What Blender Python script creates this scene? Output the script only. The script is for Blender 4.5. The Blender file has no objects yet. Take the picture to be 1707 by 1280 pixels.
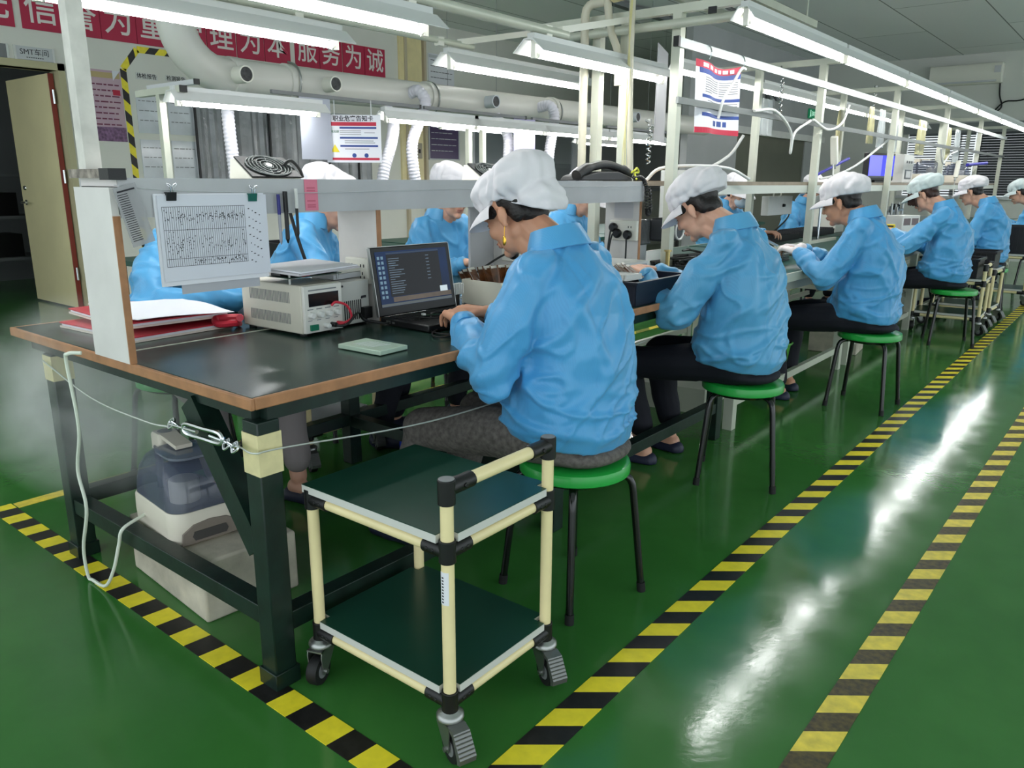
import bpy, bmesh, math, random
import numpy as np
from mathutils import Vector, Matrix, noise
random.seed(7)
S = bpy.context.scene
COL = S.collection
R = math.radians
# ---------------------------------------------------------------- camera, world, exposure
def make_camera():
    yaw, pitch, roll = R(-38.8), R(14.54), R(0.304)
    f = Vector((math.sin(yaw)*math.cos(pitch), math.cos(yaw)*math.cos(pitch), -math.sin(pitch)))
    r = Vector((math.cos(yaw), -math.sin(yaw), 0)); u = r.cross(f)
    r2 = r*math.cos(roll)+u*math.sin(roll); u2 = -r*math.sin(roll)+u*math.cos(roll)
    m = Matrix((r2, u2, -f)).transposed().to_4x4(); m.translation = (0, 0, 1.23)
    cd = bpy.data.cameras.new('camera'); co = bpy.data.objects.new('camera', cd); COL.objects.link(co)
    co.matrix_world = m
    cd.sensor_width = 36.0; cd.lens = 1303.0*36.0/1707.0; cd.clip_start = 0.05; cd.clip_end = 100
    S.camera = co
make_camera()
W = bpy.data.worlds.new('world'); S.world = W; W.use_nodes = True
W.node_tree.nodes['Background'].inputs[0].default_value = (0.86, 0.95, 1.0, 1)
W.node_tree.nodes['Background'].inputs[1].default_value = 1.0
S.view_settings.view_transform = 'Standard'; S.view_settings.look = 'None'
S.view_settings.exposure = 0.98; S.view_settings.gamma = 1.0; S.view_settings.use_curve_mapping = False
TUBE_POWER = 20.0

# ---------------------------------------------------------------- materials
def lin(c):
    c = c/255.0
    return c/12.92 if c <= 0.04045 else ((c+0.055)/1.055)**2.4
def rgb(t): return (lin(t[0]), lin(t[1]), lin(t[2]), 1)
MATS = {}
def mat(name, col, rough=0.5, metal=0.0, spec=0.5, var=None, bump=None, trans=0.0, alpha=1.0, emit=None, coat=0.0, col2=None, stripes=None, ior=1.45, sub=0.0):
    if name in MATS: return MATS[name]
    m = bpy.data.materials.new(name); m.use_nodes = True
    nt = m.node_tree; b = nt.nodes['Principled BSDF']; L = nt.links.new
    b.inputs['Base Color'].default_value = rgb(col)
    b.inputs['Roughness'].default_value = rough; b.inputs['Metallic'].default_value = metal
    b.inputs['Specular IOR Level'].default_value = spec
    b.inputs['IOR'].default_value = ior
    b.inputs['Transmission Weight'].default_value = trans; b.inputs['Alpha'].default_value = alpha
    b.inputs['Coat Weight'].default_value = coat
    if sub:
        b.inputs['Subsurface Weight'].default_value = sub; b.inputs['Subsurface Radius'].default_value = (0.02, 0.008, 0.005)
    if emit is not None:
        b.inputs['Emission Color'].default_value = rgb(col); b.inputs['Emission Strength'].default_value = emit
    tc = None
    if var or bump or stripes:
        tc = nt.nodes.new('ShaderNodeTexCoord')
    base = None
    if var:      # (scale, amount 0..1)
        n = nt.nodes.new('ShaderNodeTexNoise'); n.inputs['Scale'].default_value = var[0]; n.inputs['Detail'].default_value = 6
        L(tc.outputs['Object'], n.inputs['Vector'])
        rp = nt.nodes.new('ShaderNodeMapRange'); rp.inputs[1].default_value = 0.3; rp.inputs[2].default_value = 0.7
        L(n.outputs[0], rp.inputs[0])
        mx = nt.nodes.new('ShaderNodeMix'); mx.data_type = 'RGBA'
        c2 = col2 if col2 else tuple(max(0, v*(1-var[1])) for v in col)
        mx.inputs[6].default_value = rgb(col); mx.inputs[7].default_value = rgb(c2)
        L(rp.outputs[0], mx.inputs[0]); L(mx.outputs[2], b.inputs['Base Color']); base = mx.outputs[2]
    if stripes:  # (axis, scale, amount) fine woven lines
        w = nt.nodes.new('ShaderNodeTexWave'); w.bands_direction = stripes[0]; w.inputs['Scale'].default_value = stripes[1]
        w.inputs['Distortion'].default_value = 0.6; w.inputs['Detail'].default_value = 1
        L(tc.outputs['Object'], w.inputs['Vector'])
        m2 = nt.nodes.new('ShaderNodeMix'); m2.data_type = 'RGBA'; m2.blend_type = 'MULTIPLY'
        sc = nt.nodes.new('ShaderNodeMath'); sc.operation = 'MULTIPLY'; sc.inputs[1].default_value = stripes[2]
        L(w.outputs[0], sc.inputs[0]); L(sc.outputs[0], m2.inputs[0])
        if base is not None: L(base, m2.inputs[6])
        else: m2.inputs[6].default_value = rgb(col)
        m2.inputs[7].default_value = (0.55, 0.65, 0.75, 1)
        L(m2.outputs[2], b.inputs['Base Color'])
    if bump:     # (scale, strength, distance)
        n = nt.nodes.new('ShaderNodeTexNoise'); n.inputs['Scale'].default_value = bump[0]; n.inputs['Detail'].default_value = 5
        L(tc.outputs['Object'], n.inputs['Vector'])
        bp = nt.nodes.new('ShaderNodeBump'); bp.inputs['Strength'].default_value = bump[1]
        bp.inputs['Distance'].default_value = bump[2] if len(bump) > 2 else 0.01
        L(n.outputs[0], bp.inputs['Height']); L(bp.outputs[0], b.inputs['Normal'])
    MATS[name] = m
    return m

# ---------------------------------------------------------------- mesh builder
def cr(pts, k=6, closed=False):
    """Catmull-Rom through points"""
    P = [Vector(p) for p in pts]; out = []
    n = len(P)
    for i in range(n if closed else n-1):
        p0 = P[(i-1) % n] if (closed or i > 0) else P[0]*2-P[1]
        p1 = P[i]; p2 = P[(i+1) % n]
        p3 = P[(i+2) % n] if (closed or i+2 < n) else P[-1]*2-P[-2]
        for j in range(k):
            t = j/k; t2 = t*t; t3 = t2*t
            out.append(0.5*((2*p1)+(p2-p0)*t+(2*p0-5*p1+4*p2-p3)*t2+(3*p1-p0-3*p2+p3)*t3))
    if not closed: out.append(P[-1])
    return out
class MB:
    def __init__(s): s.v = []; s.f = []; s.mi = []; s.m = 0; s.M = None; s.cuts = []
    def add(s, vs, fs):
        o = len(s.v); s.cuts.append((o, len(s.f)))
        if s.M is not None: vs = [s.M @ Vector(p) for p in vs]
        s.v += [tuple(p) for p in vs]
        for f in fs: s.f.append(tuple(i+o for i in f)); s.mi.append(s.m)
        return s
    def box(s, c, d, rz=0, M=None):
        x, y, z = d[0]/2, d[1]/2, d[2]/2
        vs = [Vector(p) for p in ((-x,-y,-z),(x,-y,-z),(x,y,-z),(-x,y,-z),(-x,-y,z),(x,-y,z),(x,y,z),(-x,y,z))]
        if M is not None: vs = [M @ p for p in vs]
        if rz: Rm = Matrix.Rotation(rz, 3, 'Z'); vs = [Rm @ p for p in vs]
        vs = [p+Vector(c) for p in vs]
        return s.add(vs, [(0,3,2,1),(4,5,6,7),(0,1,5,4),(1,2,6,5),(2,3,7,6),(3,0,4,7)])
    def b2(s, a, b):   # box by min/max corners
        return s.box([(a[i]+b[i])/2 for i in range(3)], [abs(b[i]-a[i]) for i in range(3)])
    def bar(s, p, q, w, h, up=(0,0,1)):   # rectangular bar between two points
        p = Vector(p); q = Vector(q); d = (q-p); l = d.length; d.normalize()
        u = Vector(up)
        if abs(d.dot(u)) > 0.98: u = Vector((0,1,0))
        sd = d.cross(u).normalized(); u = sd.cross(d)
        vs = []
        for e in (p, q):
            for a, b in ((-1,-1),(1,-1),(1,1),(-1,1)): vs.append(e+sd*(a*w/2)+u*(b*h/2))
        return s.add(vs, [(3,2,1,0),(4,5,6,7),(0,1,5,4),(1,2,6,5),(2,3,7,6),(3,0,4,7)])
    def tube(s, pts, r, n=8, closed=False, caps=True):
        P = [Vector(p) for p in pts]; m = len(P)
        rs = r if isinstance(r, (list, tuple)) else [r]*m
        vs = []; fs = []; up = None
        for i in range(m):
            a = P[(i-1) % m] if (closed or i) else P[0]; b = P[(i+1) % m] if (closed or i < m-1) else P[-1]
            d = (b-a)
            if d.length < 1e-9: d = Vector((0,0,1))
            d.normalize()
            if up is None:
                up = Vector((0,0,1)) if abs(d.z) < 0.9 else Vector((1,0,0))
            x = d.cross(up)
            if x.length < 1e-6: x = d.orthogonal()
            x.normalize(); up = x.cross(d)
            for k in range(n):
                t = 2*math.pi*k/n; vs.append(P[i]+(x*math.cos(t)+up*math.sin(t))*rs[i])
        for i in range(m if closed else m-1):
            for k in range(n):
                a = i*n+k; b = i*n+(k+1) % n; c = ((i+1) % m)*n+(k+1) % n; d = ((i+1) % m)*n+k
                fs.append((a, b, c, d))
        if caps and not closed:
            fs.append(tuple(range(n-1, -1, -1))); fs.append(tuple((m-1)*n+k for k in range(n)))
        return s.add(vs, fs)
    def cyl(s, p, q, r, r2=None, n=16):
        return s.tube([p, q], [r, r if r2 is None else r2], n)
    def sph(s, c, r, M=None, nu=12, nv=8):
        rx, ry, rz = (r, r, r) if not isinstance(r, (tuple, list)) else r
        vs = [(0,0,rz)]
        for j in range(1, nv):
            t = math.pi*j/nv
            for i in range(nu):
                p = 2*math.pi*i/nu; vs.append((rx*math.sin(t)*math.cos(p), ry*math.sin(t)*math.sin(p), rz*math.cos(t)))
        vs.append((0,0,-rz))
        vs = [(M @ Vector(p) if M is not None else Vector(p))+Vector(c) for p in vs]
        fs = [(0, 1+i, 1+(i+1) % nu) for i in range(nu)]
        for j in range(nv-2):
            for i in range(nu):
                a = 1+j*nu+i; b = 1+j*nu+(i+1) % nu; fs.append((a, a+nu, b+nu, b))
        l = len(vs)-1; o = 1+(nv-2)*nu
        fs += [(l, o+(i+1) % nu, o+i) for i in range(nu)]
        return s.add(vs, fs)
    def cap(s, p, rp, q, rq, n=12):    # tapered capsule
        p = Vector(p); q = Vector(q)
        s.sph(p, rp, nu=n); s.sph(q, rq, nu=n)
        return s.tube([p, q], [rp*0.995, rq*0.995], n)
    def lathe(s, prof, c=(0,0,0), n=24, M=None, seg=None):
        vs = []; fs = []; m = len(prof); c = Vector(c)
        for r_, z in prof:
            for k in range(n):
                t = 2*math.pi*k/n; p = Vector((r_*math.cos(t), r_*math.sin(t), z))
                vs.append((M @ p if M is not None else p)+c)
        for i in range(m-1):
            for k in range(n):
                fs.append((i*n+k, i*n+(k+1) % n, (i+1)*n+(k+1) % n, (i+1)*n+k))
        fs.append(tuple(range(n-1, -1, -1))); fs.append(tuple((m-1)*n+k for k in range(n)))
        return s.add(vs, fs)
    def loft(s, rings, capped=True):
        n = len(rings[0]); vs = [p for r_ in rings for p in r_]; fs = []
        for i in range(len(rings)-1):
            for k in range(n): fs.append((i*n+k, i*n+(k+1) % n, (i+1)*n+(k+1) % n, (i+1)*n+k))
        if capped:
            fs.append(tuple(range(n-1, -1, -1))); fs.append(tuple((len(rings)-1)*n+k for k in range(n)))
        return s.add(vs, fs)
    def prism(s, poly, ext, o=(0,0,0), ax=((1,0,0),(0,1,0),(0,0,1))):
        """2-D polygon in plane (ax0, ax1) at o, extruded by ext along ax2"""
        a, b, c = [Vector(q) for q in ax]; o = Vector(o); n = len(poly)
        vs = [o+a*p[0]+b*p[1] for p in poly]+[o+a*p[0]+b*p[1]+c*ext for p in poly]
        fs = [tuple(range(n-1, -1, -1)), tuple(range(n, 2*n))]+[(i, (i+1) % n, n+(i+1) % n, n+i) for i in range(n)]
        return s.add(vs, fs)
    def mesh(s, name, mats, smooth=40):
        me = bpy.data.meshes.new(name); me.from_pydata(s.v, [], s.f)
        if not isinstance(mats, (list, tuple)): mats = [mats]
        for m in mats: me.materials.append(m)
        if len(mats) > 1: me.polygons.foreach_set('material_index', s.mi)
        bm = bmesh.new(); bm.from_mesh(me); bmesh.ops.recalc_face_normals(bm, faces=bm.faces); bm.to_mesh(me); bm.free()
        if smooth:
            me.shade_smooth(); me.set_sharp_from_angle(angle=R(smooth))
        return me
    def obj(s, name, mats, parent=None, smooth=40, bevel=0, loc=None, rz=0, label=None):
        o = bpy.data.objects.new(name, s.mesh(name, mats, smooth)); COL.objects.link(o)
        if parent: o.parent = parent
        if loc: o.location = loc
        if rz: o.rotation_euler = (0, 0, rz)
        if bevel:
            b = o.modifiers.new('bevel', 'BEVEL'); b.width = bevel; b.segments = 2; b.limit_method = 'ANGLE'; b.angle_limit = R(50)
        if label: o['label'] = label
        return o
def objs(mb, name, mats, parent=None, **kw):
    """one object per added shape"""
    out = []; c = mb.cuts+[(len(mb.v), len(mb.f))]
    for (v0, f0), (v1, f1) in zip(c, c[1:]):
        b = MB(); b.v = mb.v[v0:v1]; b.f = [tuple(i-v0 for i in f) for f in mb.f[f0:f1]]; b.mi = mb.mi[f0:f1]; out.append(b.obj(name, mats, parent, **kw))
    return out
def tag(o, label, cat, group=None, kind=None):
    o['label'] = label; o['category'] = cat
    if group: o['group'] = group
    if kind: o['kind'] = kind
    return o
def thing(name, label, cat, loc=(0,0,0), rz=0, group=None):
    o = bpy.data.objects.new(name, None); COL.objects.link(o); o.empty_display_size = 0.05
    o.location = loc; o.rotation_euler = (0, 0, rz)
    return tag(o, label, cat, group)
def struct(o): o['kind'] = 'structure'; return o
def dup(root, loc=None, rz=None, label=None, group=None):
    def cp(o, par):
        c = o.copy(); COL.objects.link(c); c.parent = par
        for ch in list(o.children): cp(ch, c)
        return c
    r = cp(root, None)
    if loc is not None: r.location = loc
    if rz is not None: r.rotation_euler = (0, 0, rz)
    if label: r['label'] = label
    if group: r['group'] = group
    return r
def text(body, size, name, material, M, parent=None, bold=0.0, depth=0.0006, sx=1.0):
    """flat lettering as mesh; M places the local XY text plane"""
    c = bpy.data.curves.new(name, 'FONT'); c.body = body; c.size = size; c.align_x = 'CENTER'; c.align_y = 'CENTER'
    c.offset = bold; c.extrude = depth; c.resolution_u = 3
    o = bpy.data.objects.new(name, c); COL.objects.link(o)
    dg = bpy.context.evaluated_depsgraph_get(); dg.update()
    me = bpy.data.meshes.new_from_object(o.evaluated_get(dg))
    bpy.data.objects.remove(o); bpy.data.curves.remove(c)
    me.transform(M @ Matrix.Diagonal((sx, 1, 1, 1))); me.materials.clear(); me.materials.append(material)
    q = bpy.data.objects.new(name, me); COL.objects.link(q)
    if parent: q.parent = parent
    return q
def face_x(x, y, z):    # text plane facing +X, reading along +Y
    return Matrix(((0,0,1,x),(1,0,0,y),(0,1,0,z),(0,0,0,1)))
def face_y(x, y, z):    # text plane facing -Y, reading along +X
    return Matrix(((1,0,0,x),(0,0,-1,y),(0,1,0,z),(0,0,0,1)))

# shared materials
M_white = mat('white_paint', (222, 222, 218), 0.45, var=(6, 0.05))
M_offwhite = mat('offwhite_plastic', (228, 226, 214), 0.4)
M_cream = mat('cream_pipe', (240, 224, 172), 0.35, var=(9, 0.05))
M_alu = mat('pale_aluminium', (204, 206, 190), 0.35, metal=0.15, var=(5, 0.06))
M_steel = mat('zinc_steel', (158, 160, 157), 0.34, metal=0.9, bump=(60, 0.15, 0.002))
M_chrome = mat('chrome', (205, 208, 210), 0.15, metal=1.0)
M_black = mat('black_plastic', (18, 18, 19), 0.42)
M_rubber = mat('black_rubber', (20, 20, 21), 0.6)
M_blackmetal = mat('black_enamel', (10, 11, 11), 0.22, coat=0.3)
M_greenblack = mat('green_black_paint', (22, 44, 36), 0.35, var=(18, 0.35), bump=(40, 0.15, 0.003))
M_wood = mat('wood_edging', (180, 128, 88), 0.5, var=(24, 0.14))
M_mat = mat('green_bench_mat', (32, 56, 48), 0.26, var=(3, 0.18), bump=(14, 0.05, 0.003))
M_mat2 = mat('green_mat', (24, 78, 66), 0.4, var=(4, 0.12))
M_grey = mat('grey_plastic', (120, 122, 124), 0.5)
M_lgrey = mat('light_grey', (196, 198, 200), 0.5)
M_paper = mat('white_paper', (226, 226, 232), 0.6)
M_ink = mat('black_ink', (40, 40, 46), 0.7)
M_red = mat('red_ink', (190, 40, 66), 0.55)
M_blue = mat('blue_ink', (44, 70, 140), 0.55)
M_redplastic = mat('red_plastic', (196, 44, 62), 0.4)
M_yellow = mat('yellow_plastic', (226, 204, 40), 0.45)
# ================================================================ SETTING
def make_floor_mat():
    m = bpy.data.materials.new('green_epoxy'); m.use_nodes = True; nt = m.node_tree; b = nt.nodes['Principled BSDF']; L = nt.links.new
    tc = nt.nodes.new('ShaderNodeTexCoord')
    n1 = nt.nodes.new('ShaderNodeTexNoise'); n1.inputs['Scale'].default_value = 0.9; n1.inputs['Detail'].default_value = 5
    n2 = nt.nodes.new('ShaderNodeTexNoise'); n2.inputs['Scale'].default_value = 7; n2.inputs['Detail'].default_value = 6
    n3 = nt.nodes.new('ShaderNodeTexNoise'); n3.inputs['Scale'].default_value = 55; n3.inputs['Detail'].default_value = 4
    for n in (n1, n2, n3): L(tc.outputs['Object'], n.inputs['Vector'])
    r1 = nt.nodes.new('ShaderNodeValToRGB'); r1.color_ramp.elements[0].position = 0.35; r1.color_ramp.elements[1].position = 0.68
    r1.color_ramp.elements[0].color = rgb((56, 116, 52)); r1.color_ramp.elements[1].color = rgb((66, 126, 58))
    L(n1.outputs[0], r1.inputs[0]); 
    mx = nt.nodes.new('ShaderNodeMix'); mx.data_type = 'RGBA'; mx.blend_type = 'MULTIPLY'; mx.inputs[0].default_value = 0.22
    L(r1.outputs[0], mx.inputs[6]); L(n2.outputs[0], mx.inputs[7]); L(mx.outputs[2], b.inputs['Base Color'])
    rr = nt.nodes.new('ShaderNodeMapRange'); rr.inputs[1].default_value = 0.3; rr.inputs[2].default_value = 0.7; rr.inputs[3].default_value = 0.09; rr.inputs[4].default_value = 0.17
    L(n2.outputs[0], rr.inputs[0]); L(rr.outputs[0], b.inputs['Roughness'])
    bp = nt.nodes.new('ShaderNodeBump'); bp.inputs['Strength'].default_value = 0.12; bp.inputs['Distance'].default_value = 0.004
    ad = nt.nodes.new('ShaderNodeMath'); ad.operation = 'MULTIPLY_ADD'; ad.inputs[1].default_value = 0.35
    L(n3.outputs[0], ad.inputs[0]); L(n2.outputs[0], ad.inputs[2]); L(ad.outputs[0], bp.inputs['Height']); L(bp.outputs[0], b.inputs['Normal'])
    b.inputs['Specular IOR Level'].default_value = 0.5
    return m
S.cycles.volume_bounces = 2
M_floor = make_floor_mat()
def make_ceiling_mat():
    m = bpy.data.materials.new('ceiling_panels'); m.use_nodes = True; nt = m.node_tree; b = nt.nodes['Principled BSDF']; L = nt.links.new
    tc = nt.nodes.new('ShaderNodeTexCoord'); mp = nt.nodes.new('ShaderNodeMapping'); mp.inputs['Rotation'].default_value = (0, 0, R(90))
    br = nt.nodes.new('ShaderNodeTexBrick'); br.inputs['Scale'].default_value = 1.0; br.offset = 0.5
    br.inputs['Color1'].default_value = rgb((238, 238, 240)); br.inputs['Color2'].default_value = rgb((230, 231, 233)); br.inputs['Mortar'].default_value = rgb((126, 128, 130))
    br.inputs['Mortar Size'].default_value = 0.008; br.inputs['Brick Width'].default_value = 3.6; br.inputs['Row Height'].default_value = 0.95
    L(tc.outputs['Object'], mp.inputs[0]); L(mp.outputs[0], br.inputs['Vector']); L(br.outputs[0], b.inputs['Base Color'])
    b.inputs['Roughness'].default_value = 0.55
    return m
M_wall = mat('pale_wall', (228, 227, 218), 0.6, var=(1.2, 0.04))
M_wallf = mat('far_wall', (212, 213, 206), 0.6, var=(1.2, 0.04))
YF = 15.2; ZC = 3.25; XL = -7.9
struct(MB().b2((-12.5, -3, -0.1), (5, YF+0.1, 0)).obj('floor', M_floor))
struct(MB().b2((-12.5, -3, ZC), (5, YF+0.1, ZC+0.1)).obj('ceiling', make_ceiling_mat()))
# left wall with a doorway (y 2.2..3.3) and a strip of windows (y 8.1..15)
wl = MB()
wl.b2((XL-0.12, -3, 0), (XL, 2.25, ZC)); wl.b2((XL-0.12, 2.25, 2.17), (XL, 3.33, ZC)); wl.b2((XL-0.12, 3.33, 0), (XL, 8.85, ZC))
wl.b2((XL-0.12, 8.85, 0), (XL, YF, 1.05)); wl.b2((XL-0.12, 8.85, 2.05), (XL, YF, ZC))
struct(wl.obj('wall_left', M_wall))
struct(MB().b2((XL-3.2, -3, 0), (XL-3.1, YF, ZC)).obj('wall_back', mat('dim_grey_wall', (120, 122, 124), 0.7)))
# far wall with blinds band
wf = MB()
wf.b2((-12.5, YF, 0), (XL, YF+0.12, ZC)); wf.b2((XL, YF, 0), (5, YF+0.12, 1.02)); wf.b2((XL, YF, 2.04), (5, YF+0.12, ZC)); wf.b2((XL, YF, 1.02), (-3.6, YF+0.12, 2.04))
struct(wf.obj('wall_far', M_wallf))
struct(MB().b2((-3.6, YF-0.03, 2.04), (5, YF, 2.2)).obj('trim_1', mat('grey_pelmet', (128, 132, 132), 0.5)))
struct(MB().b2((-3.6, YF-0.06, 0.98), (5, YF+0.02, 1.03)).obj('trim_2', M_lgrey))
# partition to the left of the far part of the line
wp = MB(); wp.b2((-5.1, 9.9, 0), (-5.0, 11.5, ZC)); wp.b2((-5.1, 11.5, 1.93), (-5.0, 14.4, ZC)); wp.b2((-5.1, 14.4, 0), (-5.0, YF, ZC))
struct(wp.obj('wall_side', mat('grey_partition', (176, 178, 178), 0.6, var=(2, 0.05))))
struct(MB().b2((-5.08, 11.5, 0), (-5.02, 14.4, 1.93)).obj('door_2', mat('olive_shutter', (104, 106, 92), 0.6, var=(3, 0.06))))
struct(MB().b2((-5.0, 9.9, 1.93), (-4.93, YF, 2.03)).obj('trim_3', M_white))
# ceiling conduit along the partition
o = MB().bar((-5.25, 3, ZC-0.05), (-5.1, YF, ZC-0.05), 0.09, 0.05).obj('trim_4', mat('grey_conduit', (110, 114, 114), 0.5)); struct(o)

# far window with horizontal blinds
wn = bpy.data.objects.new('window_1', None); COL.objects.link(wn); struct(wn)
MB().b2((-3.6, YF+0.09, 1.02), (5, YF+0.11, 2.04)).obj('window_pane', mat('bright_daylight_pane', (232, 240, 244), 0.3, emit=0.5), wn)
fm = MB()
for x in (-3.57, -2.75, -2.45, -1.6, -0.75, 0.2): fm.b2((x-0.04, YF+0.03, 1.02), (x+0.04, YF+0.09, 2.04))
fm.obj('window_frame', M_white, wn)
def blind(x0, x1, dark, label, tilt):
    t = thing('window_blind', label, 'blind', ((x0+x1)/2, YF-0.02, 2.02), 0, 'slatted blinds on the far window')
    w = x1-x0; mb = MB(); z = -0.04
    while z > -0.97:
        mb.box((0, 0, z), (w, 0.05, 0.0016), M=Matrix.Rotation(R(tilt), 3, 'X')); z -= 0.04
    mb.obj('slats', dark, t)
    MB().box((0, 0, 0), (w, 0.05, 0.035)).obj('head_rail', dark, t)
    c = MB()
    for x in (-w*0.35, w*0.35): c.tube([(x, 0.028, 0), (x, 0.028, -0.97)], 0.0015, 4)
    objs(c, 'cord', M_black, t)
M_slat = mat('charcoal_slat', (62, 66, 68), 0.5)
blind(-3.5, -2.5, mat('grey_slat', (92, 96, 98), 0.5), 'grey slatted blind behind the humidifiers with daylight showing through', 26)
blind(-2.42, -1.55, M_slat, 'charcoal slatted blind on the far window right of the posts', 48)
blind(-1.5, -0.6, M_slat, 'charcoal slatted blind behind the farthest worker at right edge', 50)

# left wall windows looking into a dim machine room
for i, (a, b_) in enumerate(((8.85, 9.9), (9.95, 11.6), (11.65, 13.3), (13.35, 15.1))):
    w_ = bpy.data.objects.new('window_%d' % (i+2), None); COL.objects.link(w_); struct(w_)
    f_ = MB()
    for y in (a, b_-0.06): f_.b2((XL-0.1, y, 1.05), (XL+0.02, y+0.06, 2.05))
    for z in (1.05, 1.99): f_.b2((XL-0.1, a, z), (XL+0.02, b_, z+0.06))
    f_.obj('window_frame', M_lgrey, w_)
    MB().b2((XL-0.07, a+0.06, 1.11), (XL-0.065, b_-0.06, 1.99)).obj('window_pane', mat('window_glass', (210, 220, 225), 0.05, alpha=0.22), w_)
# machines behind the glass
for i, (y, w_, h_, lb) in enumerate(((9.3, 0.8, 1.45, 'dark grey machine cabinet behind the first window of the left wall'), (10.7, 1.2, 1.3, 'low dark machine behind the second window of the left wall'), (12.4, 1.2, 1.55, 'tall dark machine behind the third window of the left wall'))):
    t = thing('machine_cabinet', lb, 'machine', (XL-1.3, y, 0))
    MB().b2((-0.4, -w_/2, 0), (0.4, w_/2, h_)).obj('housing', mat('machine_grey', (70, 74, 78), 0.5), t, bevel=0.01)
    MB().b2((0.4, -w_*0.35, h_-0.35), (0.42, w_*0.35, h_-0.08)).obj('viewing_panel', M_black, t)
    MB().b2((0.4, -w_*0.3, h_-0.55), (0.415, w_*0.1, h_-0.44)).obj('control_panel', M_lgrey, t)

# open door beside the sign
d = bpy.data.objects.new('door_1', None); COL.objects.link(d); struct(d); d.location = (XL-0.02, 3.27, 0)
M_door = mat('cream_door', (232, 220, 172), 0.45, var=(2, 0.05))
leaf = MB().b2((-1.03, -0.05, 0.02), (-0.06, -0.01, 2.15)).obj('door_leaf', M_door, d)
h = MB(); h.cyl((-0.93, -0.05, 1.0), (-0.93, -0.11, 1.0), 0.011); h.bar((-0.94, -0.105, 1.0), (-0.81, -0.105, 1.0), 0.018, 0.016); h.lathe([(0.027, 0), (0.027, 0.01)], (-0.93, -0.05, 1.0), 20, Matrix.Rotation(R(90), 3, 'X'))
h.obj('door_handle', M_chrome, leaf)
MB().lathe([(0.024, 0), (0.02, 0.012)], (-0.93, -0.05, 1.14), 20, Matrix.Rotation(R(90), 3, 'X')).obj('lock', M_chrome, leaf)
MB().b2((-0.06, -0.05, 0.02), (-0.045, -0.01, 2.15)).obj('door_edge', mat('red_door_edge', (140, 56, 44), 0.5), leaf)
hg = MB()
for z in (0.35, 1.25, 1.95): hg.cyl((-0.03, -0.03, z-0.06), (-0.03, -0.03, z+0.06), 0.011)
hg.obj('hinge', M_chrome, leaf)
fr = MB(); fr.b2((-0.13, 0.0, 0), (0.05, 0.06, 2.23)); fr.b2((-0.13, -1.1, 2.17), (0.05, 0.06, 2.23)); fr.b2((-0.13, -1.1, 0), (0.05, -1.04, 2.23))
fr.obj('door_frame', mat('cream_door_frame', (188, 180, 144), 0.5), d)
# dim storage rack seen past the open door
t = thing('storage_rack', 'dark storage rack in the dim room past the open cream door', 'rack', (XL-2.2, 3.6, 0))
k = MB()
for x in (-0.3, 0.3):
    for y in (-0.8, 0.8): k.b2((x-0.02, y-0.02, 0), (x+0.02, y+0.02, 1.6))
k.obj('upright', M_blackmetal, t)
for z in (0.35, 0.8, 1.25): MB().b2((-0.32, -0.82, z), (0.32, 0.82, z+0.03)).obj('shelf', M_grey, t)
for z in (0.38, 0.83):
    tag(MB().b2((XL-2.4, 3.0, z), (XL-2.0, 3.5, z+0.25)).obj('carton', M_black), 'black carton on the %s of the dim storage rack' % ('lower shelf' if z < 0.5 else 'middle shelf'), 'box')

# -------- wall lettering and boards on the left wall
M_banner = mat('crimson_board', (186, 34, 72), 0.5, var=(4, 0.06))
M_char = mat('pale_letter', (228, 220, 216), 0.5)
cells = [('先', 2.645), ('信', 3.035), ('誉', 3.37), ('为', 3.705), ('重', 4.04), ('管', 4.435), ('理', 4.775), ('为', 5.12), ('本', 5.46), ('服', 5.86), ('务', 6.20), ('为', 6.545), ('诚', 6.885)]
ordn = {3.705: 'before 重', 5.12: 'before 本', 6.545: 'before 诚'}
for ch, y in cells:
    lb = 'crimson wall tile with the white character %s' % ch + (' %s' % ordn[y] if y in ordn else ' in the slogan row on left wall')
    t = thing('slogan_tile', lb, 'sign', (XL, y+0.167, 2.655), 0, 'slogan tiles on the left wall')
    MB().b2((0, -0.165, -0.165), (0.012, 0.165, 0.165)).obj('tile_board', M_banner, t)
    text(ch, 0.28, 'lettering', M_char, face_x(0.0135, 0, 0), t, bold=0.0025)
for y0, y1, tx, lb in ((2.955, 3.25, 'SMT车间', 'grey door sign reading SMT above the cream door'), (2.62, 2.88, '', 'plain grey door sign plate cut by the left picture edge')):
    t = thing('door_sign', lb, 'sign', (XL, (y0+y1)/2, 2.29))
    w_ = (y1-y0)/2
    MB().b2((0, -w_, -0.055), (0.012, w_, 0.055)).obj('plate', M_lgrey if tx else M_grey, t)
    b_ = MB()
    for s_ in (-1, 1): b_.b2((0, s_*(w_+0.008)-0.008, -0.058), (0.016, s_*(w_+0.008)+0.008, 0.058))
    objs(b_, 'end_strip', M_white, t)
    if tx:
        text(tx, 0.062, 'lettering', M_ink, face_x(0.0125, 0, 0.008), t)
        q = MB()
        for k in range(8): q.b2((0.0121, -0.07+k*0.018, -0.038), (0.0128, -0.058+k*0.018, -0.031))
        q.obj('small_print', M_ink, t)
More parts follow.
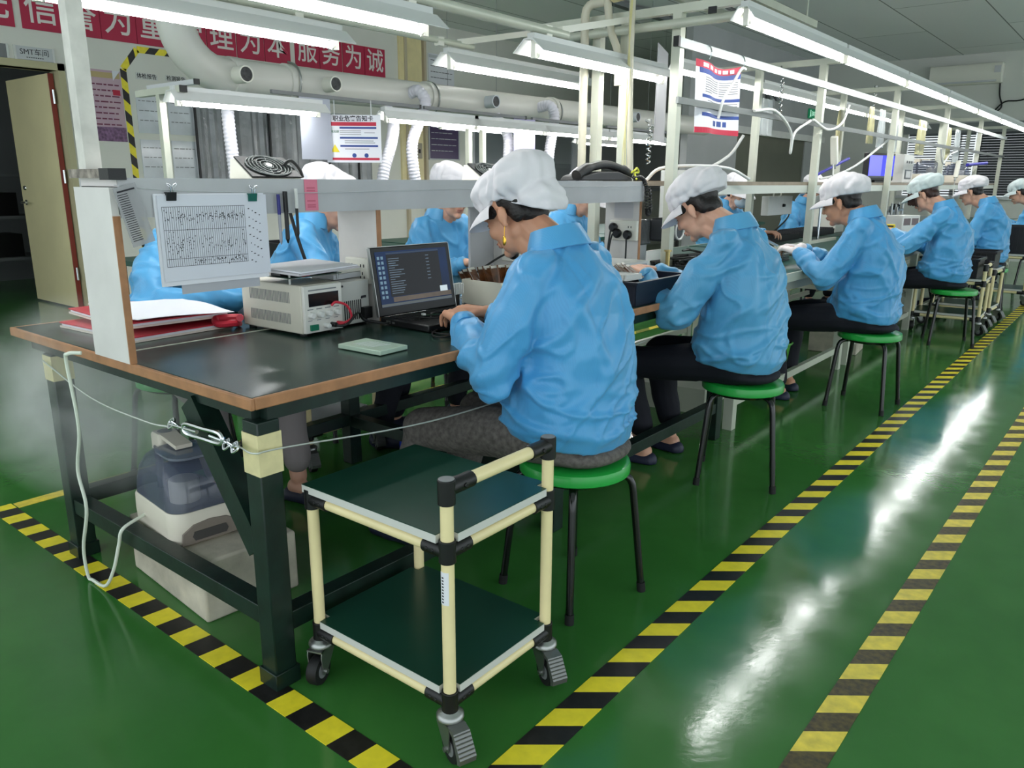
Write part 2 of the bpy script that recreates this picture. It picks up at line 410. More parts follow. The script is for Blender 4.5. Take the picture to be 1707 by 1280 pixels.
# hazard tape arch on the wall
def tape_path(pts, w, per, nrm, name, label, cols, group=None, shift=0.0, slant=0.4, lift=0.002):
    """flat striped tape along a polyline, built of alternating slanted pieces"""
    mb = MB(); nrm = Vector(nrm)
    for a, b_ in zip(pts, pts[1:]):
        a = Vector(a); b_ = Vector(b_); d = b_-a; l = d.length; d.normalize(); sd = nrm.cross(d)
        n = int(math.ceil(l/(per/2)))+1; s0 = -shift
        cuts = [min(max(s0+i*per/2, 0), l) for i in range(n+2)]
        for i in range(len(cuts)-1):
            if cuts[i+1]-cuts[i] < 1e-4: continue
            mb.m = i % 2; sk = slant*w/2
            q = []
            for t_, s_ in ((cuts[i], -1), (cuts[i+1], -1), (cuts[i+1], 1), (cuts[i], 1)):
                tt = min(max(t_+s_*sk, 0), l) if 0 < t_ < l else t_
                q.append(a+d*tt+sd*(s_*w/2))
            vs = [p+nrm*lift for p in q]+[p+nrm*(lift*0.1) for p in q]
            mb.add(vs, [(0,1,2,3),(7,6,5,4),(0,4,5,1),(1,5,6,2),(2,6,7,3),(3,7,4,0)])
    return tag(mb.obj(name, cols, smooth=0), label, 'tape', group)
M_ty = mat('tape_yellow', (252, 232, 52), 0.4, var=(25, 0.08))
M_tk = mat('tape_black', (34, 32, 32), 0.4, var=(40, 0.5))
M_ty2 = mat('worn_tape_yellow', (246, 222, 80), 0.45, var=(30, 0.15))
M_tk2 = mat('worn_tape_black', (96, 84, 40), 0.5, var=(60, 0.6), col2=(40, 36, 26))
tape_path([(XL, 3.9, 0.05), (XL, 3.875, 2.25), (XL, 4.03, 2.44), (XL, 5.2, 2.44), (XL, 5.3, 2.3)], 0.06, 0.2, (1, 0, 0), 'hazard_tape', 'black and yellow hazard tape arch stuck on the left wall', [M_ty, M_tk], slant=0.9)
# floor tapes
F = 'hazard tape lines on the floor'
tape_path([(-0.885, 0.7, 0), (-0.9, 2.3, 0), (-0.918, YF-0.3, 0)], 0.088, 0.16, (0,0,1), 'floor_tape', 'long black and yellow floor tape beside the stools', [M_ty, M_tk], F, 0.05, -0.8)
tape_path([(-0.41, 0.9, 0), (-0.37, 4.8, 0), (-0.33, YF-0.3, 0)], 0.08, 0.17, (0,0,1), 'floor_tape', 'worn floor tape on the open aisle at right, farther from stools', [M_ty2, M_tk2], F, 0.0, -0.8)
tape_path([(-3.3, 0.947, 0), (-0.7, 0.943, 0)], 0.075, 0.153, (0,0,1), 'floor_tape', 'black and yellow floor tape crossing in front of the workbench end', [M_ty, M_tk], F, 0.02, 0.1)
tape_path([(-3.262, 0.99, 0), (-3.25, 12, 0)], 0.06, 0.45, (0,0,1), 'floor_tape', 'mostly yellow worn floor tape along the far side of workbench', [M_ty2, mat('patchy_tape', (150, 150, 50), 0.5, var=(30, 0.4))], F, 0.0, 1.5)

# pinned notices on the left wall
def notice(y, z, w_, h_, base, label, name='wall_notice', head=None, headtext=None, lines=10, body=M_ink, x=XL, frame=None, cat='notice'):
    t = thing(name, label, cat, (x, y, z))
    MB().b2((0.001, -w_/2, -h_/2), (0.006, w_/2, h_/2)).obj('sheet', base, t)
    if head: MB().b2((0.006, -w_/2+0.01, h_/2-h_*0.13), (0.0075, w_/2-0.01, h_/2-0.015)).obj('heading_band', head, t)
    if headtext: text(headtext, h_*0.085, 'lettering', M_white if head else M_ink, face_x(0.0085, 0, h_/2-h_*0.075), t, bold=0.001)
    if lines:
        q = MB(); z_ = h_/2-h_*0.2
        for i in range(lines):
            xx = -w_*0.42
            while xx < w_*0.4:
                l = random.uniform(0.02, 0.06)*w_/0.3
                if xx+l < w_*0.43: q.b2((0.006, xx, z_-h_*0.012), (0.0068, xx+l, z_+h_*0.008))
                xx += l+0.012
            z_ -= h_*0.72/lines
        q.obj('printed_lines', body, t)
    if frame:
        q = MB(); e = 0.018
        for s_ in (-1, 1):
            q.b2((0, s_*w_/2-e/2, -h_/2), (0.016, s_*w_/2+e/2, h_/2)); q.b2((0, -w_/2-e/2, s_*h_/2-e/2), (0.016, w_/2+e/2, s_*h_/2+e/2))
        q.obj('frame', frame, t)
    return t
M_pink = mat('faded_pink_poster', (206, 176, 186), 0.5, var=(3, 0.14), col2=(190, 160, 178))
t = notice(3.66, 1.9, 0.36, 0.64, M_pink, 'faded pink wall poster with a curled corner beside the door', 'wall_poster', lines=9, body=mat('maroon_ink', (120, 60, 84), 0.6), cat='poster')
MB().b2((0.0062, -0.17, 0.25), (0.007, 0.17, 0.3)).obj('heading_band', mat('gold_ink', (190, 168, 120), 0.5), t)
MB().b2((0.0062, -0.18, -0.32), (0.007, 0.18, -0.19)).obj('picture_strip', mat('mauve_print', (150, 110, 150), 0.5, var=(40, 0.4)), t)
MB().b2((0.0062, 0.09, 0.1), (0.007, 0.16, 0.15)).obj('red_mark', M_red, t)
MB().prism([(0, 0), (0.07, 0), (0, -0.09)], 0.004, (0.012, 0.1, 0.32), ((0,1,0), (0,0,1), (1,0,0))).obj('curled_corner', M_paper, t)
for y, z, s_ in ((4.1, 2.2, '体检报告'), (4.4, 2.205, '检测报告')):
    t = thing('heading_strip', 'pale heading strip reading %s, %s of the pair on left wall' % (s_, 'left' if y < 4.2 else 'right'), 'notice', (XL, y, z))
    MB().b2((0.001, -0.11, -0.03), (0.004, 0.11, 0.03)).obj('strip', M_white, t)
    text(s_, 0.05, 'lettering', M_ink, face_x(0.0045, 0, 0), t, bold=0.0006)
M_plast = mat('clear_pocket', (214, 218, 224), 0.12, var=(5, 0.08), spec=0.8)
for i, (y, z) in enumerate(((4.1, 1.86), (4.42, 1.86), (4.1, 1.42), (4.42, 1.42))):
    notice(y, z, 0.27, 0.38, M_plast, ['upper left', 'upper right', 'lower left', 'lower right'][i]+' clear report pocket under the report headings', 'report_pocket', lines=3, body=M_grey)
# big glazed bay with grey film
t = thing('film_curtain', 'wide sheet of grey plastic film covering the wall behind the duct', 'curtain', (XL, 5.75, 1.5))
mb = MB(); nn = 60
ring = []
for i in range(nn+1):
    y = -1.18+2.36*i/nn; x = 0.02+0.012*math.sin(i*1.3)+0.008*math.sin(i*2.9)
    ring.append((x, y))
for i in range(nn):
    (x0, y0), (x1, y1) = ring[i], ring[i+1]
    mb.add([(x0,y0,-0.55),(x1,y1,-0.55),(x1,y1,0.5),(x0,y0,0.5),(x0-0.004,y0,-0.55),(x1-0.004,y1,-0.55),(x1-0.004,y1,0.5),(x0-0.004,y0,0.5)], [(0,1,2,3),(7,6,5,4),(0,4,5,1),(3,2,6,7)])
mb.obj('film', mat('grey_film', (150, 152, 156), 0.18, var=(5, 0.16), spec=0.9, bump=(12, 0.5, 0.02)), t)
MB().cyl((0.02, -1.2, 0.5), (0.02, 1.2, 0.5), 0.012).obj('curtain_rod', M_lgrey, t)
q = MB()
for y in (-1.2, -0.32, 0.5, 0.95): q.b2((0.03, y-0.01, -0.6), (0.05, y+0.01, 0.5))
objs(q, 'bar', M_black, t)
# white plate with text frames, pilasters
struct(MB().b2((XL, 7.45, 1.1), (XL+0.03, 7.85, ZC)).obj('trim_5', M_cream))
q = MB()
for y in (7.55, 7.9): q.b2((XL, y-0.02, 0), (XL+0.05, y+0.02, ZC))
struct(q.obj('trim_6', mat('beige_batten', (198, 184, 158), 0.5)))
notice(8.25, 2.68, 0.5, 0.4, M_paper, 'high notice sheet with a machine sketch beside the beige battens', lines=4, head=M_lgrey)
notice(8.28, 2.28, 0.62, 0.42, M_paper, 'black-framed white certificate above the duct', 'certificate', lines=4, frame=M_black)
notice(8.28, 1.74, 0.6, 0.44, mat('purple_board', (74, 58, 96), 0.4), 'purple framed notice board below the duct on the left wall', 'notice_board', lines=4, body=M_lgrey, frame=M_lgrey)
t = thing('switch_box', 'small beige switch box on the left wall next to purple board', 'switch', (XL, 7.75, 1.62))
MB().b2((0, -0.06, -0.1), (0.05, 0.06, 0.1)).obj('box', mat('beige_box', (170, 160, 140), 0.5), t, bevel=0.005)
MB().b2((0.05, -0.015, -0.03), (0.06, 0.015, 0.02)).obj('switch_lever', M_black, t)
# exit sign
t = thing('exit_sign', 'green emergency exit sign on the grey partition', 'sign', (-4.99, 14.55, 2.4))
MB().b2((0, -0.17, -0.08), (0.02, 0.17, 0.08)).obj('sign_board', mat('exit_green', (20, 120, 80), 0.4, emit=0.25), t)
text('EXIT', 0.1, 'lettering', mat('exit_letter', (190, 240, 215), 0.4, emit=0.5), face_x(0.021, 0.05, 0), t)
q = MB(); q.cyl((0.0205, -0.105, 0.045), (0.022, -0.105, 0.045), 0.014); q.bar((0.021, -0.11, 0.03), (0.021, -0.1, -0.02), 0.02, 0.002, (1,0,0)); q.bar((0.021, -0.1, -0.02), (0.021, -0.13, -0.06), 0.012, 0.002, (1,0,0)); q.bar((0.021, -0.1, -0.02), (0.021, -0.07, -0.05), 0.012, 0.002, (1,0,0))
q.obj('running_figure', MATS['exit_letter'], t)
# emergency twin lamp
t = thing('emergency_lamp', 'twin round emergency lamp on grey partition left of the exit sign', 'lamp', (-5.0, 12.6, 2.45))
MB().b2((0, -0.12, -0.05), (0.05, 0.12, 0.05)).obj('housing', M_lgrey, t)
for s_ in (-1, 1): MB().lathe([(0.05, 0), (0.07, 0.06), (0.06, 0.065)], (0.03, s_*0.14, 0.08), 16, Matrix.Rotation(R(90), 3, 'Y')).obj('lamp_head', M_grey, t)
# air conditioner
t = thing('air_conditioner', 'white split air conditioner high on the far wall', 'air conditioner', (-2.76, YF, 2.93))
MB().prism([(0, -0.15), (-0.13, -0.15), (-0.19, -0.06), (-0.2, 0.1), (-0.17, 0.15), (0, 0.15)], 1.04, (-0.52, 0, 0), ((0,1,0), (0,0,1), (1,0,0))).obj('housing', M_offwhite, t, bevel=0.01)
MB().b2((-0.49, -0.185, -0.13), (0.45, -0.12, -0.105)).obj('louvre', M_lgrey, t)
MB().b2((0.41, -0.205, 0.0), (0.5, -0.2, 0.1)).obj('display_window', M_lgrey, t)
tag(MB().tube(cr([(-2.27, YF-0.03, 2.8), (-2.25, YF-0.03, 2.6), (-2.2, YF-0.03, 2.42), (-2.3, YF-0.03, 2.33), (-2.26, YF-0.04, 2.4), (-2.15, YF-0.03, 2.5), (-1.9, YF-0.03, 2.52), (-1.5, YF-0.03, 2.75)]), 0.012, 6).obj('power_cable', M_black), 'knotted dark cable hanging from the air conditioner on the far wall', 'cable')
# ================================================================ WORKBENCH (near, dark green)
wb = thing('workbench', 'dark green topped workbench with wooden edging and black-green steel legs', 'workbench')
YA, YB = 0.93, 3.6; XR, XM, XLt = -1.488, -2.19, -2.855
MB().b2((XM+0.004, YA+0.012, 0.732), (XR-0.012, YB, 0.76)).obj('tabletop', M_mat, wb, bevel=0.003)
MB().b2((XLt+0.012, YA+0.012, 0.732), (XM-0.004, YB, 0.76)).obj('tabletop', M_mat, wb, bevel=0.003)
MB().b2((XM-0.004, YA+0.01, 0.735), (XM+0.004, YB, 0.7612)).obj('joint_strip', M_alu, wb)
e = MB()
e.b2((XLt, YA, 0.733), (XR, YA+0.012, 0.7605)); e.b2((XR-0.012, YA+0.012, 0.733), (XR, YB, 0.7605)); e.b2((XLt, YA+0.012, 0.733), (XLt+0.012, YB, 0.7605))
e.obj('edge_trim', M_wood, wb, bevel=0.003)
a = MB()
a.bar((XLt+0.06, 0.99, 0.712), (XR-0.06, 0.99, 0.712), 0.045, 0.038)
for y in (2.15, 3.5): a.bar((XLt+0.06, y, 0.712), (XR-0.06, y, 0.712), 0.045, 0.038)
for x in (-1.54, -2.19, -2.65): a.bar((x, 0.99, 0.712), (x, 3.52, 0.712), 0.045, 0.038)
a.obj('top_frame', M_greenblack, wb)
for x in (-1.54, -2.65):
    for y in (0.985, 2.15, 3.5):
        MB().b2((x-0.03, y-0.03, 0.0), (x+0.03, y+0.03, 0.695)).obj('leg', M_greenblack, wb, bevel=0.003)
f = MB()
for x in (-1.54, -2.65): f.b2((x-0.036, 0.949, 0), (x+0.036, 1.021, 0.045))
objs(f, 'foot_cap', M_greenblack, wb, bevel=0.002)
for p, q in (((-2.62, 0.985, 0.185), (-1.57, 0.985, 0.185)), ((-2.62, 2.15, 0.2), (-1.57, 2.15, 0.2)), ((-1.54, 1.015, 0.165), (-1.54, 2.15, 0.165)), ((-1.54, 2.18, 0.165), (-1.54, 3.47, 0.165)), ((-2.65, 1.015, 0.205), (-2.65, 2.15, 0.205)), ((-2.65, 2.18, 0.205), (-2.65, 3.47, 0.205))):
    MB().bar(p, q, 0.05, 0.05).obj('rail', M_greenblack, wb, bevel=0.002)
MB().bar((-1.82, 0.985, 0.69), (-1.565, 0.985, 0.36), 0.055, 0.065).obj('brace', M_greenblack, wb)
M_tapewrap = mat('cream_tape', (232, 220, 168), 0.5, var=(20, 0.1))
MB().b2((-1.572, 0.953, 0.565), (-1.508, 1.017, 0.665)).obj('tape_wrap', M_tapewrap, wb, label='cream tape wrapped round the corner leg')
MB().b2((-2.682, 0.953, 0.61), (-2.618, 1.017, 0.69)).obj('tape_wrap', M_tapewrap, wb, label='cream tape wrapped round the far corner leg')
# tension wire with turnbuckle
t = thing('tension_wire', 'twisted steel wire with a turnbuckle strung across the workbench end', 'wire')
w = MB(); w.tube(cr([(-2.66, 0.945, 0.675), (-2.3, 0.93, 0.62), (-1.98, 0.925, 0.615), (-1.86, 0.93, 0.622)]), 0.0028, 6)
w.tube(cr([(-1.56, 0.94, 0.632), (-1.5, 0.94, 0.63), (-1.497, 1.02, 0.625), (-1.495, 1.5, 0.575), (-1.495, 2.0, 0.575), (-1.495, 2.7, 0.62)]), 0.0022, 6)
w.obj('wire', mat('pale_wire', (200, 204, 196), 0.4, metal=0.4), t)
tb = MB()
tb.tube(cr([(-1.775, 0.93, 0.648), (-1.70, 0.93, 0.651), (-1.63, 0.93, 0.654), (-1.615, 0.93, 0.641), (-1.63, 0.93, 0.628), (-1.70, 0.93, 0.625), (-1.775, 0.93, 0.622), (-1.79, 0.93, 0.635)], 4, True), 0.0062, 8, closed=True)
tb.cyl((-1.86, 0.93, 0.63), (-1.73, 0.93, 0.636), 0.005); tb.cyl((-1.67, 0.93, 0.639), (-1.56, 0.935, 0.635), 0.005)
for i, x in enumerate((-1.85, -1.83, -1.60, -1.58, -1.565)):
    tb.tube(cr([(x-0.012, 0.93, 0.634), (x, 0.93+0.008*(-1)**i, 0.645), (x+0.012, 0.93, 0.634), (x, 0.93-0.008*(-1)**i, 0.622)], 4, True), 0.0028, 6, closed=True)
tb.obj('turnbuckle', M_chrome, t)

# ================================================================ SHELF ON THE BENCH
sh = thing('bench_shelf', 'long white shelf unit standing along the middle of the dark workbench', 'shelf')
SX0, SX1 = -2.225, -2.025; ZS = 1.232
M_shelfw = mat('shelf_white', (226, 222, 218), 0.5, var=(8, 0.05))
M_fascia = mat('fascia_grey_white', (188, 188, 190), 0.55, var=(6, 0.06))
def panel(y, nm='divider', z0=0.761):
    p = MB().b2((SX0, y, z0), (SX1-0.001, y+0.018, 1.21)).obj(nm, M_shelfw, sh)
    MB().b2((SX1-0.001, y, z0), (SX1+0.003, y+0.018, 1.14)).obj('edge_band', M_wood, p)
    return p
panel(0.925, 'end_panel'); panel(1.79); panel(2.62); panel(3.535, 'end_panel')
MB().b2((SX0, 0.945, 1.212), (SX1, 3.55, ZS)).obj('top_board', M_shelfw, sh)
MB().b2((SX1-0.001, 0.946, 1.135), (SX1+0.012, 3.553, ZS+0.001)).obj('fascia', M_fascia, sh)
MB().b2((SX0-0.012, 0.946, 1.135), (SX0, 3.553, ZS+0.001)).obj('fascia', M_fascia, sh)
MB().b2((SX0, 2.47, 0.761), (SX0+0.012, 2.62, 1.21)).obj('back_panel', M_fascia, sh)
MB().b2((SX0-0.002, 0.918, ZS), (SX1-0.03, 0.965, ZS+0.022)).obj('base_plate', mat('scuffed_plate', (176, 164, 152), 0.6, var=(40, 0.5)), sh)
MB().b2((SX1-0.03, 0.918, ZS-0.004), (SX1+0.02, 0.962, ZS+0.024)).obj('end_cap', M_black, sh)
# sockets
def plate(x, y, z, w_, h_, label, name='wall_socket', n=2, par=None):
    t = thing(name, label, 'socket', (x, y, z))
    MB().b2((-w_/2, -0.022, -h_/2), (w_/2, 0, h_/2)).obj('housing', M_offwhite, t, bevel=0.004)
    q = MB()
    for k in range(n):
        cx = -w_/2+w_*(k+0.5)/n
        for dx, dz in ((-0.008, 0.018), (0.008, 0.018), (0, -0.008), (-0.009, -0.022), (0.009, -0.022)): q.b2((cx+dx-0.0018, -0.0235, dz-0.005), (cx+dx+0.0018, -0.0215, dz+0.005))
    q.obj('slot', M_black, t)
    return t
def plug(x, y, z, label, tail):
    t = thing('power_plug', label, 'plug', (x, y, z))
    MB().lathe([(0.016, 0), (0.022, 0.004), (0.024, 0.018), (0.016, 0.03)], n=16, M=Matrix.Rotation(R(90), 3, 'X')).obj('plug_body', M_black, t)
    MB().tube(cr([(0, -0.02, 0)]+tail), [0.008]+[0.0045]*(6*len(tail)), 8).obj('cable', M_black, t)
plate(-2.11, 1.79, 0.93, 0.12, 0.086, 'white socket box on the first shelf divider behind the power supply')
plate(-2.1, 2.62, 0.95, 0.1, 0.1, 'white socket on the second divider beside the face of the nearest worker', n=1)
plug(-2.075, 2.598, 0.935, 'black plug in the divider socket beside nearest worker', [(-0.02, -0.06, -0.005), (-0.05, -0.2, -0.07), (-0.08, -0.35, -0.15), (-0.06, -0.45, -0.172)])
plate(-2.105, 3.535, 0.99, 0.16, 0.1, 'white double socket on the end divider near the coiled cord')
tag(MB().b2((-2.17, 3.532, 1.05), (-2.06, 3.5345, 1.13)).obj('paper_label', mat('grey_label', (200, 198, 200), 0.6)), 'grey printed label above the double socket on the end divider', 'label')
plug(-2.155, 3.513, 1.005, 'black plug hanging left of the double socket', [(-0.005, -0.03, -0.02), (-0.01, -0.04, -0.12), (0.0, -0.03, -0.2)])
plug(-2.13, 3.513, 0.975, 'black round plug in the left socket hole', [(-0.02, -0.03, -0.01), (-0.03, -0.04, -0.1), (-0.02, -0.03, -0.18)])
plug(-2.07, 3.513, 0.97, 'black teardrop plug in the right socket hole', [(0, -0.02, -0.03), (0, -0.02, -0.1), (0.005, -0.03, -0.16)])

# ================================================================ LAMPS
M_tube = mat('lit_tube', (255, 255, 255), 0.3, emit=TUBE_POWER)
M_refl = mat('reflector_white', (206, 208, 206), 0.4)
def lamp(x, y0, y1, z, label, group, wide=0.075, name='tube_lamp', hang=False):
    """batten with angled reflector; z is the tube height, the lamp runs along y"""
    t = thing(name, label, 'lamp', (x, (y0+y1)/2, z), 0, group); l = (y1-y0)/2
    tb = MB(); tb.cyl((0, -l, 0), (0, l, 0), 0.0135, n=12); tb.obj('tube', M_tube, t)
    th = 0.003
    prof = [(-0.022, 0.062), (0.022, 0.062), (wide, 0.008), (wide-0.002, 0.005), (0.02, 0.056), (-0.02, 0.056), (-wide+0.002, 0.005), (-wide, 0.008)]
    MB().prism(prof, 2*l+0.14, (0, -l-0.07, 0), ((1,0,0), (0,0,1), (0,1,0))).obj('reflector', M_refl, t, smooth=0)
    MB().b2((-0.02, -l-0.05, 0.0625), (0.02, l+0.05, 0.085)).obj('ballast_channel', M_refl, t)
    for s_ in (-1, 1):
        h = MB(); h.b2((-0.012, s_*(l+0.022)-0.012, -0.017), (0.012, s_*(l+0.022)+0.012, 0.06)); h.cyl((0, s_*l, 0), (0, s_*(l+0.014), 0), 0.016, n=12)
        h.obj('tube_holder', M_offwhite, t)
    if hang:
        for s_ in (-1, 1): MB().cyl((0, s_*l*0.8, 0.085), (0, s_*l*0.8, ZC-z), 0.0022, n=6).obj('hanger_rod', M_grey, t)
    return t
LG = 'tube lamps over the right row of workers'
names = ['first tube lamp of the right overhead row, beside the cross beam', 'second tube lamp of the right overhead row', 'third tube lamp of the right overhead row', 'fourth tube lamp of the right overhead row', 'fifth tube lamp of the right overhead row', 'sixth tube lamp along the right overhead row', 'seventh and farthest tube lamp of right overhead row']
for i in range(7):
    y = 3.73+1.495*i; lamp(-1.61, y, y+1.36, 1.945, names[i], LG, 0.06)
names = ['first tube lamp above the left workers, half behind the hanging poster', 'second tube lamp above the left workers of the white bench', 'third tube lamp over the left side of the white bench', 'fourth tube lamp over the left side of white bench, near hanging bags', 'farthest tube lamp over the left side of the white bench']
for i in range(5):
    y = 5.06+1.47*i; lamp(-2.64, y, y+1.33, 1.945, names[i], 'tube lamps over the left side of the white bench', 0.06)
LG = 'tube lamps over the dark workbench'
lamp(-2.26, 0.98, 2.25, 1.775, 'near tube lamp over the middle of the dark workbench, running off the top edge', LG, 0.085)
lamp(-2.26, 2.98, 4.1, 1.775, 'tube lamp hanging from a pipe and ending behind the white post', LG, 0.085)
lamp(-2.92, 1.2, 2.36, 1.80, 'lower near tube lamp in front of the crimson slogan at top left', LG, 0.085)
lamp(-2.94, 3.16, 4.34, 1.80, 'tube lamp with clear end holder left of the two pvc pipes', LG, 0.085)
LG = 'low tube lamps over the bench below the duct'
for i, (a, b_, n_) in enumerate(((2.36, 3.24, 'low tube lamp next to the T post at left'), (3.86, 4.72, 'low tube lamp in front of the flexible hoses'), (4.78, 5.6, 'low tube lamp to the right of the hose lamp'), (5.7, 6.6, 'low tube lamp in front of the dark windows'), (6.72, 7.7, 'far low tube lamp left of the pvc pipes'))):
    lamp(-4.2, a, b_, 1.63, n_, LG, 0.07)
for i, (x, a, b_, z, n_) in enumerate(((-5.75, 6.0, 6.95, 1.75, 'small lit tube lamp seen beneath the hose lamp'), (-6.2, 9.1, 10.2, 1.73, 'distant tube lamp between the pvc pipes and the white post'), (-5.6, 9.3, 10.4, 1.75, 'distant tube lamp behind the masked worker'), (-4.9, 7.7, 8.75, 1.7, 'distant tube lamp right of the yellow wires'))):
    lamp(x, a, b_, z, n_, 'distant tube lamps on the left', 0.07, hang=True)
# ceiling-mounted lights on the aisle side, out of the picture
for i, (x, y) in enumerate(((1.9, 1.0), (1.9, 5.0), (1.9, 9.0))): pass

# near light frame standing on the shelf
t = thing('lamp_gantry', 'white painted post and pipe frame carrying the lamps over the dark workbench', 'frame')
M_post = mat('chalky_white_paint', (226, 222, 214), 0.55, var=(16, 0.12))
MB().b2((-2.17, 0.922, ZS+0.022), (-2.13, 0.962, 2.1)).obj('post', M_post, t)
MB().bar((-3.0, 0.942, 2.15), (-1.5, 0.942, 2.15), 0.04, 0.04).obj('cross_beam', M_post, t)
MB().cyl((-2.26, 0.9, 1.885), (-2.26, 3.2, 1.885), 0.021).obj('pipe', M_alu, t)
MB().cyl((-2.93, 0.9, 1.91), (-2.93, 3.3, 1.91), 0.016).obj('pipe', M_alu, t)
h = MB()
for y in (1.0, 2.2, 3.05):
    h.b2((-2.275, y-0.02, 1.86), (-2.245, y+0.02, 1.905)); h.b2((-2.945, y-0.02, 1.885), (-2.915, y+0.02, 1.925))
h.bar((-2.26, 0.96, 1.9), (-2.26, 0.96, 2.1), 0.02, 0.02, (0,1,0)); h.bar((-2.93, 0.96, 1.93), (-2.93, 0.96, 2.1), 0.02, 0.02, (0,1,0)); h.bar((-2.93, 3.2, 1.92), (-2.93, 3.78, 2.04), 0.03, 0.03); h.bar((-2.26, 3.15, 1.9), (-2.26, 3.78, 2.04), 0.03, 0.03)
objs(h, 'clamp', M_offwhite, t)

# T post of the bench beneath the duct
t = thing('lamp_post', 'thin white T-shaped post carrying the low lamp at left', 'post', (-4.38, 2.34, 0))
MB().b2((-0.018, -0.018, 0.75), (0.018, 0.018, 1.68)).obj('post', M_alu, t)
MB().b2((-0.24, -0.02, 1.68), (0.24, 0.02, 1.715)).obj('cross_arm', M_alu, t)
MB().b2((-0.2, 0.03, 1.72), (0.3, 0.06, 1.745)).obj('rail', M_lgrey, t)
c = MB(); c.b2((0.24, -0.02, 1.68), (0.25, 0.02, 1.715)); c.b2((0.3, 0.03, 1.718), (0.312, 0.06, 1.747)); objs(c, 'end_cap', M_black, t)
# frame rail behind low lamps
t = thing('lamp_rail', 'thin grey rail with black end caps above the low lamps', 'rail', (-4.3, 5.2, 1.75))
for i, (a, b_) in enumerate(((-2.2, -0.95), (-0.9, 0.3), (0.4, 1.5), (1.6, 2.8))):
    MB().bar((0, a, 0.0), (0, b_, 0.0), 0.022, 0.022).obj('rail_bar', M_grey, t)
    MB().b2((-0.014, b_-0.002, -0.014), (0.014, b_+0.014, 0.014)).obj('end_cap', M_black, t)
t = thing('tall_post', 'pair of tall white posts behind the left capped worker in front of the windows', 'post', (-4.4, 4.9, 0))
for dy in (0, 0.17): MB().b2((-0.02, dy-0.02, 0.75), (0.02, dy+0.02, 1.73)).obj('post', M_alu, t)
# benches under the duct
def far_bench(y0, y1, label):
    t = thing('workbench', label, 'workbench', (-4.45, (y0+y1)/2, 0)); l = (y1-y0)/2
    MB().b2((-0.62, -l, 0.72), (0.62, l, 0.75)).obj('tabletop', M_mat2, t)
    for x in (-0.56, 0.56):
        for y in (-l+0.06, l-0.06): MB().b2((x-0.02, y-0.02, 0), (x+0.02, y+0.02, 0.72)).obj('leg', M_blackmetal, t)
    for x in (-0.56, 0.56): MB().bar((x, -l+0.08, 0.2), (x, l-0.08, 0.2), 0.03, 0.03).obj('rail', M_blackmetal, t)
far_bench(2.25, 4.3, 'green-topped bench with slim black legs beyond the near workbench, below the duct')
far_bench(4.35, 6.4, 'second green-topped bench in the row below the duct')
far_bench(6.45, 8.5, 'third and farthest green-topped bench below the duct')

# ================================================================ DUCT
M_duct = mat('grey_white_pvc', (214, 212, 204), 0.32, var=(2, 0.04))
t = thing('exhaust_duct', 'large grey-white exhaust duct with an elbow and round ports', 'duct')
XD = -4.62; rD = 0.107
p = [(XD, 2.6, 3.25), (XD, 2.6, 2.3), (XD, 2.6, 2.15)]
for k in range(1, 9):
    a = R(90*k/8); p.append((XD, 2.6+0.3*(1-math.cos(a)), 2.15-0.3*math.sin(a)))
p += [(XD, 3.2, 1.852), (XD, 9.6, 1.91)]
MB().tube(p, rD, 28).obj('pipe', M_duct, t)
q = MB()
for y in (2.95, 3.35, 4.65, 6.3): q.lathe([(rD+0.001, -0.03), (rD+0.012, -0.028), (rD+0.012, 0.028), (rD+0.001, 0.03)], (XD, y, 1.852+0.058*(y-3.2)/6.4), 28, Matrix.Rotation(R(-90), 3, 'X'))
q.lathe([(rD+0.001, -0.02), (rD+0.01, -0.018), (rD+0.01, 0.018), (rD+0.001, 0.02)], (XD, 2.6, 2.24), 28)
objs(q, 'collar', M_duct, t)
for y, kind in ((2.92, 0), (3.6, 0), (5.27, 1), (7.6, 1)):
    z = 1.852+0.058*(y-3.2)/6.4
    pr = MB(); pr.lathe([(0.045, 0.08), (0.05, 0.08), (0.05, 0.2), (0.042, 0.2), (0.042, 0.09)], (XD, y, z), 20, Matrix.Rotation(R(90), 3, 'Y'))
    o = pr.obj('port', M_offwhite if kind == 0 else M_plast, t)
    MB().lathe([(0.0415, 0), (0.0415, 0.006)], (XD+0.19, y, z), 20, Matrix.Rotation(R(90), 3, 'Y')).obj('damper', mat('dark_mesh', (66, 66, 68), 0.5, var=(60, 0.5)), o)
st = MB()
for y in (3.37, 4.67, 6.32): st.tube(cr([(XD, y, 1.985), (XD+0.09, y, 1.95), (XD+0.13, y, 1.86), (XD+0.09, y, 1.76), (XD, y, 1.735)], 4), 0.007, 6)
objs(st, 'hanger_strap', M_steel, t)
M_hose = mat('ribbed_hose', (218, 216, 224), 0.4)
def hose(pts, r, label, rib=0.024):
    P = cr(pts, 24); L_ = [0]
    for a, b_ in zip(P, P[1:]): L_.append(L_[-1]+(b_-a).length)
    n = int(L_[-1]/(rib/4)); Q = []; rs = []; j = 0
    for i in range(n+1):
        d = L_[-1]*i/n
        while j < len(L_)-2 and L_[j+1] < d: j += 1
        u = (d-L_[j])/max(1e-6, L_[j+1]-L_[j]); Q.append(P[j].lerp(P[j+1], u)); rs.append(r*(1.0+0.07*math.sin(2*math.pi*i/4+0.7)))
    return tag(MB().tube(Q, rs, 18).obj('flexible_hose', M_hose, smooth=60), label, 'hose', 'ribbed extraction hoses from the duct')
z0 = 1.80
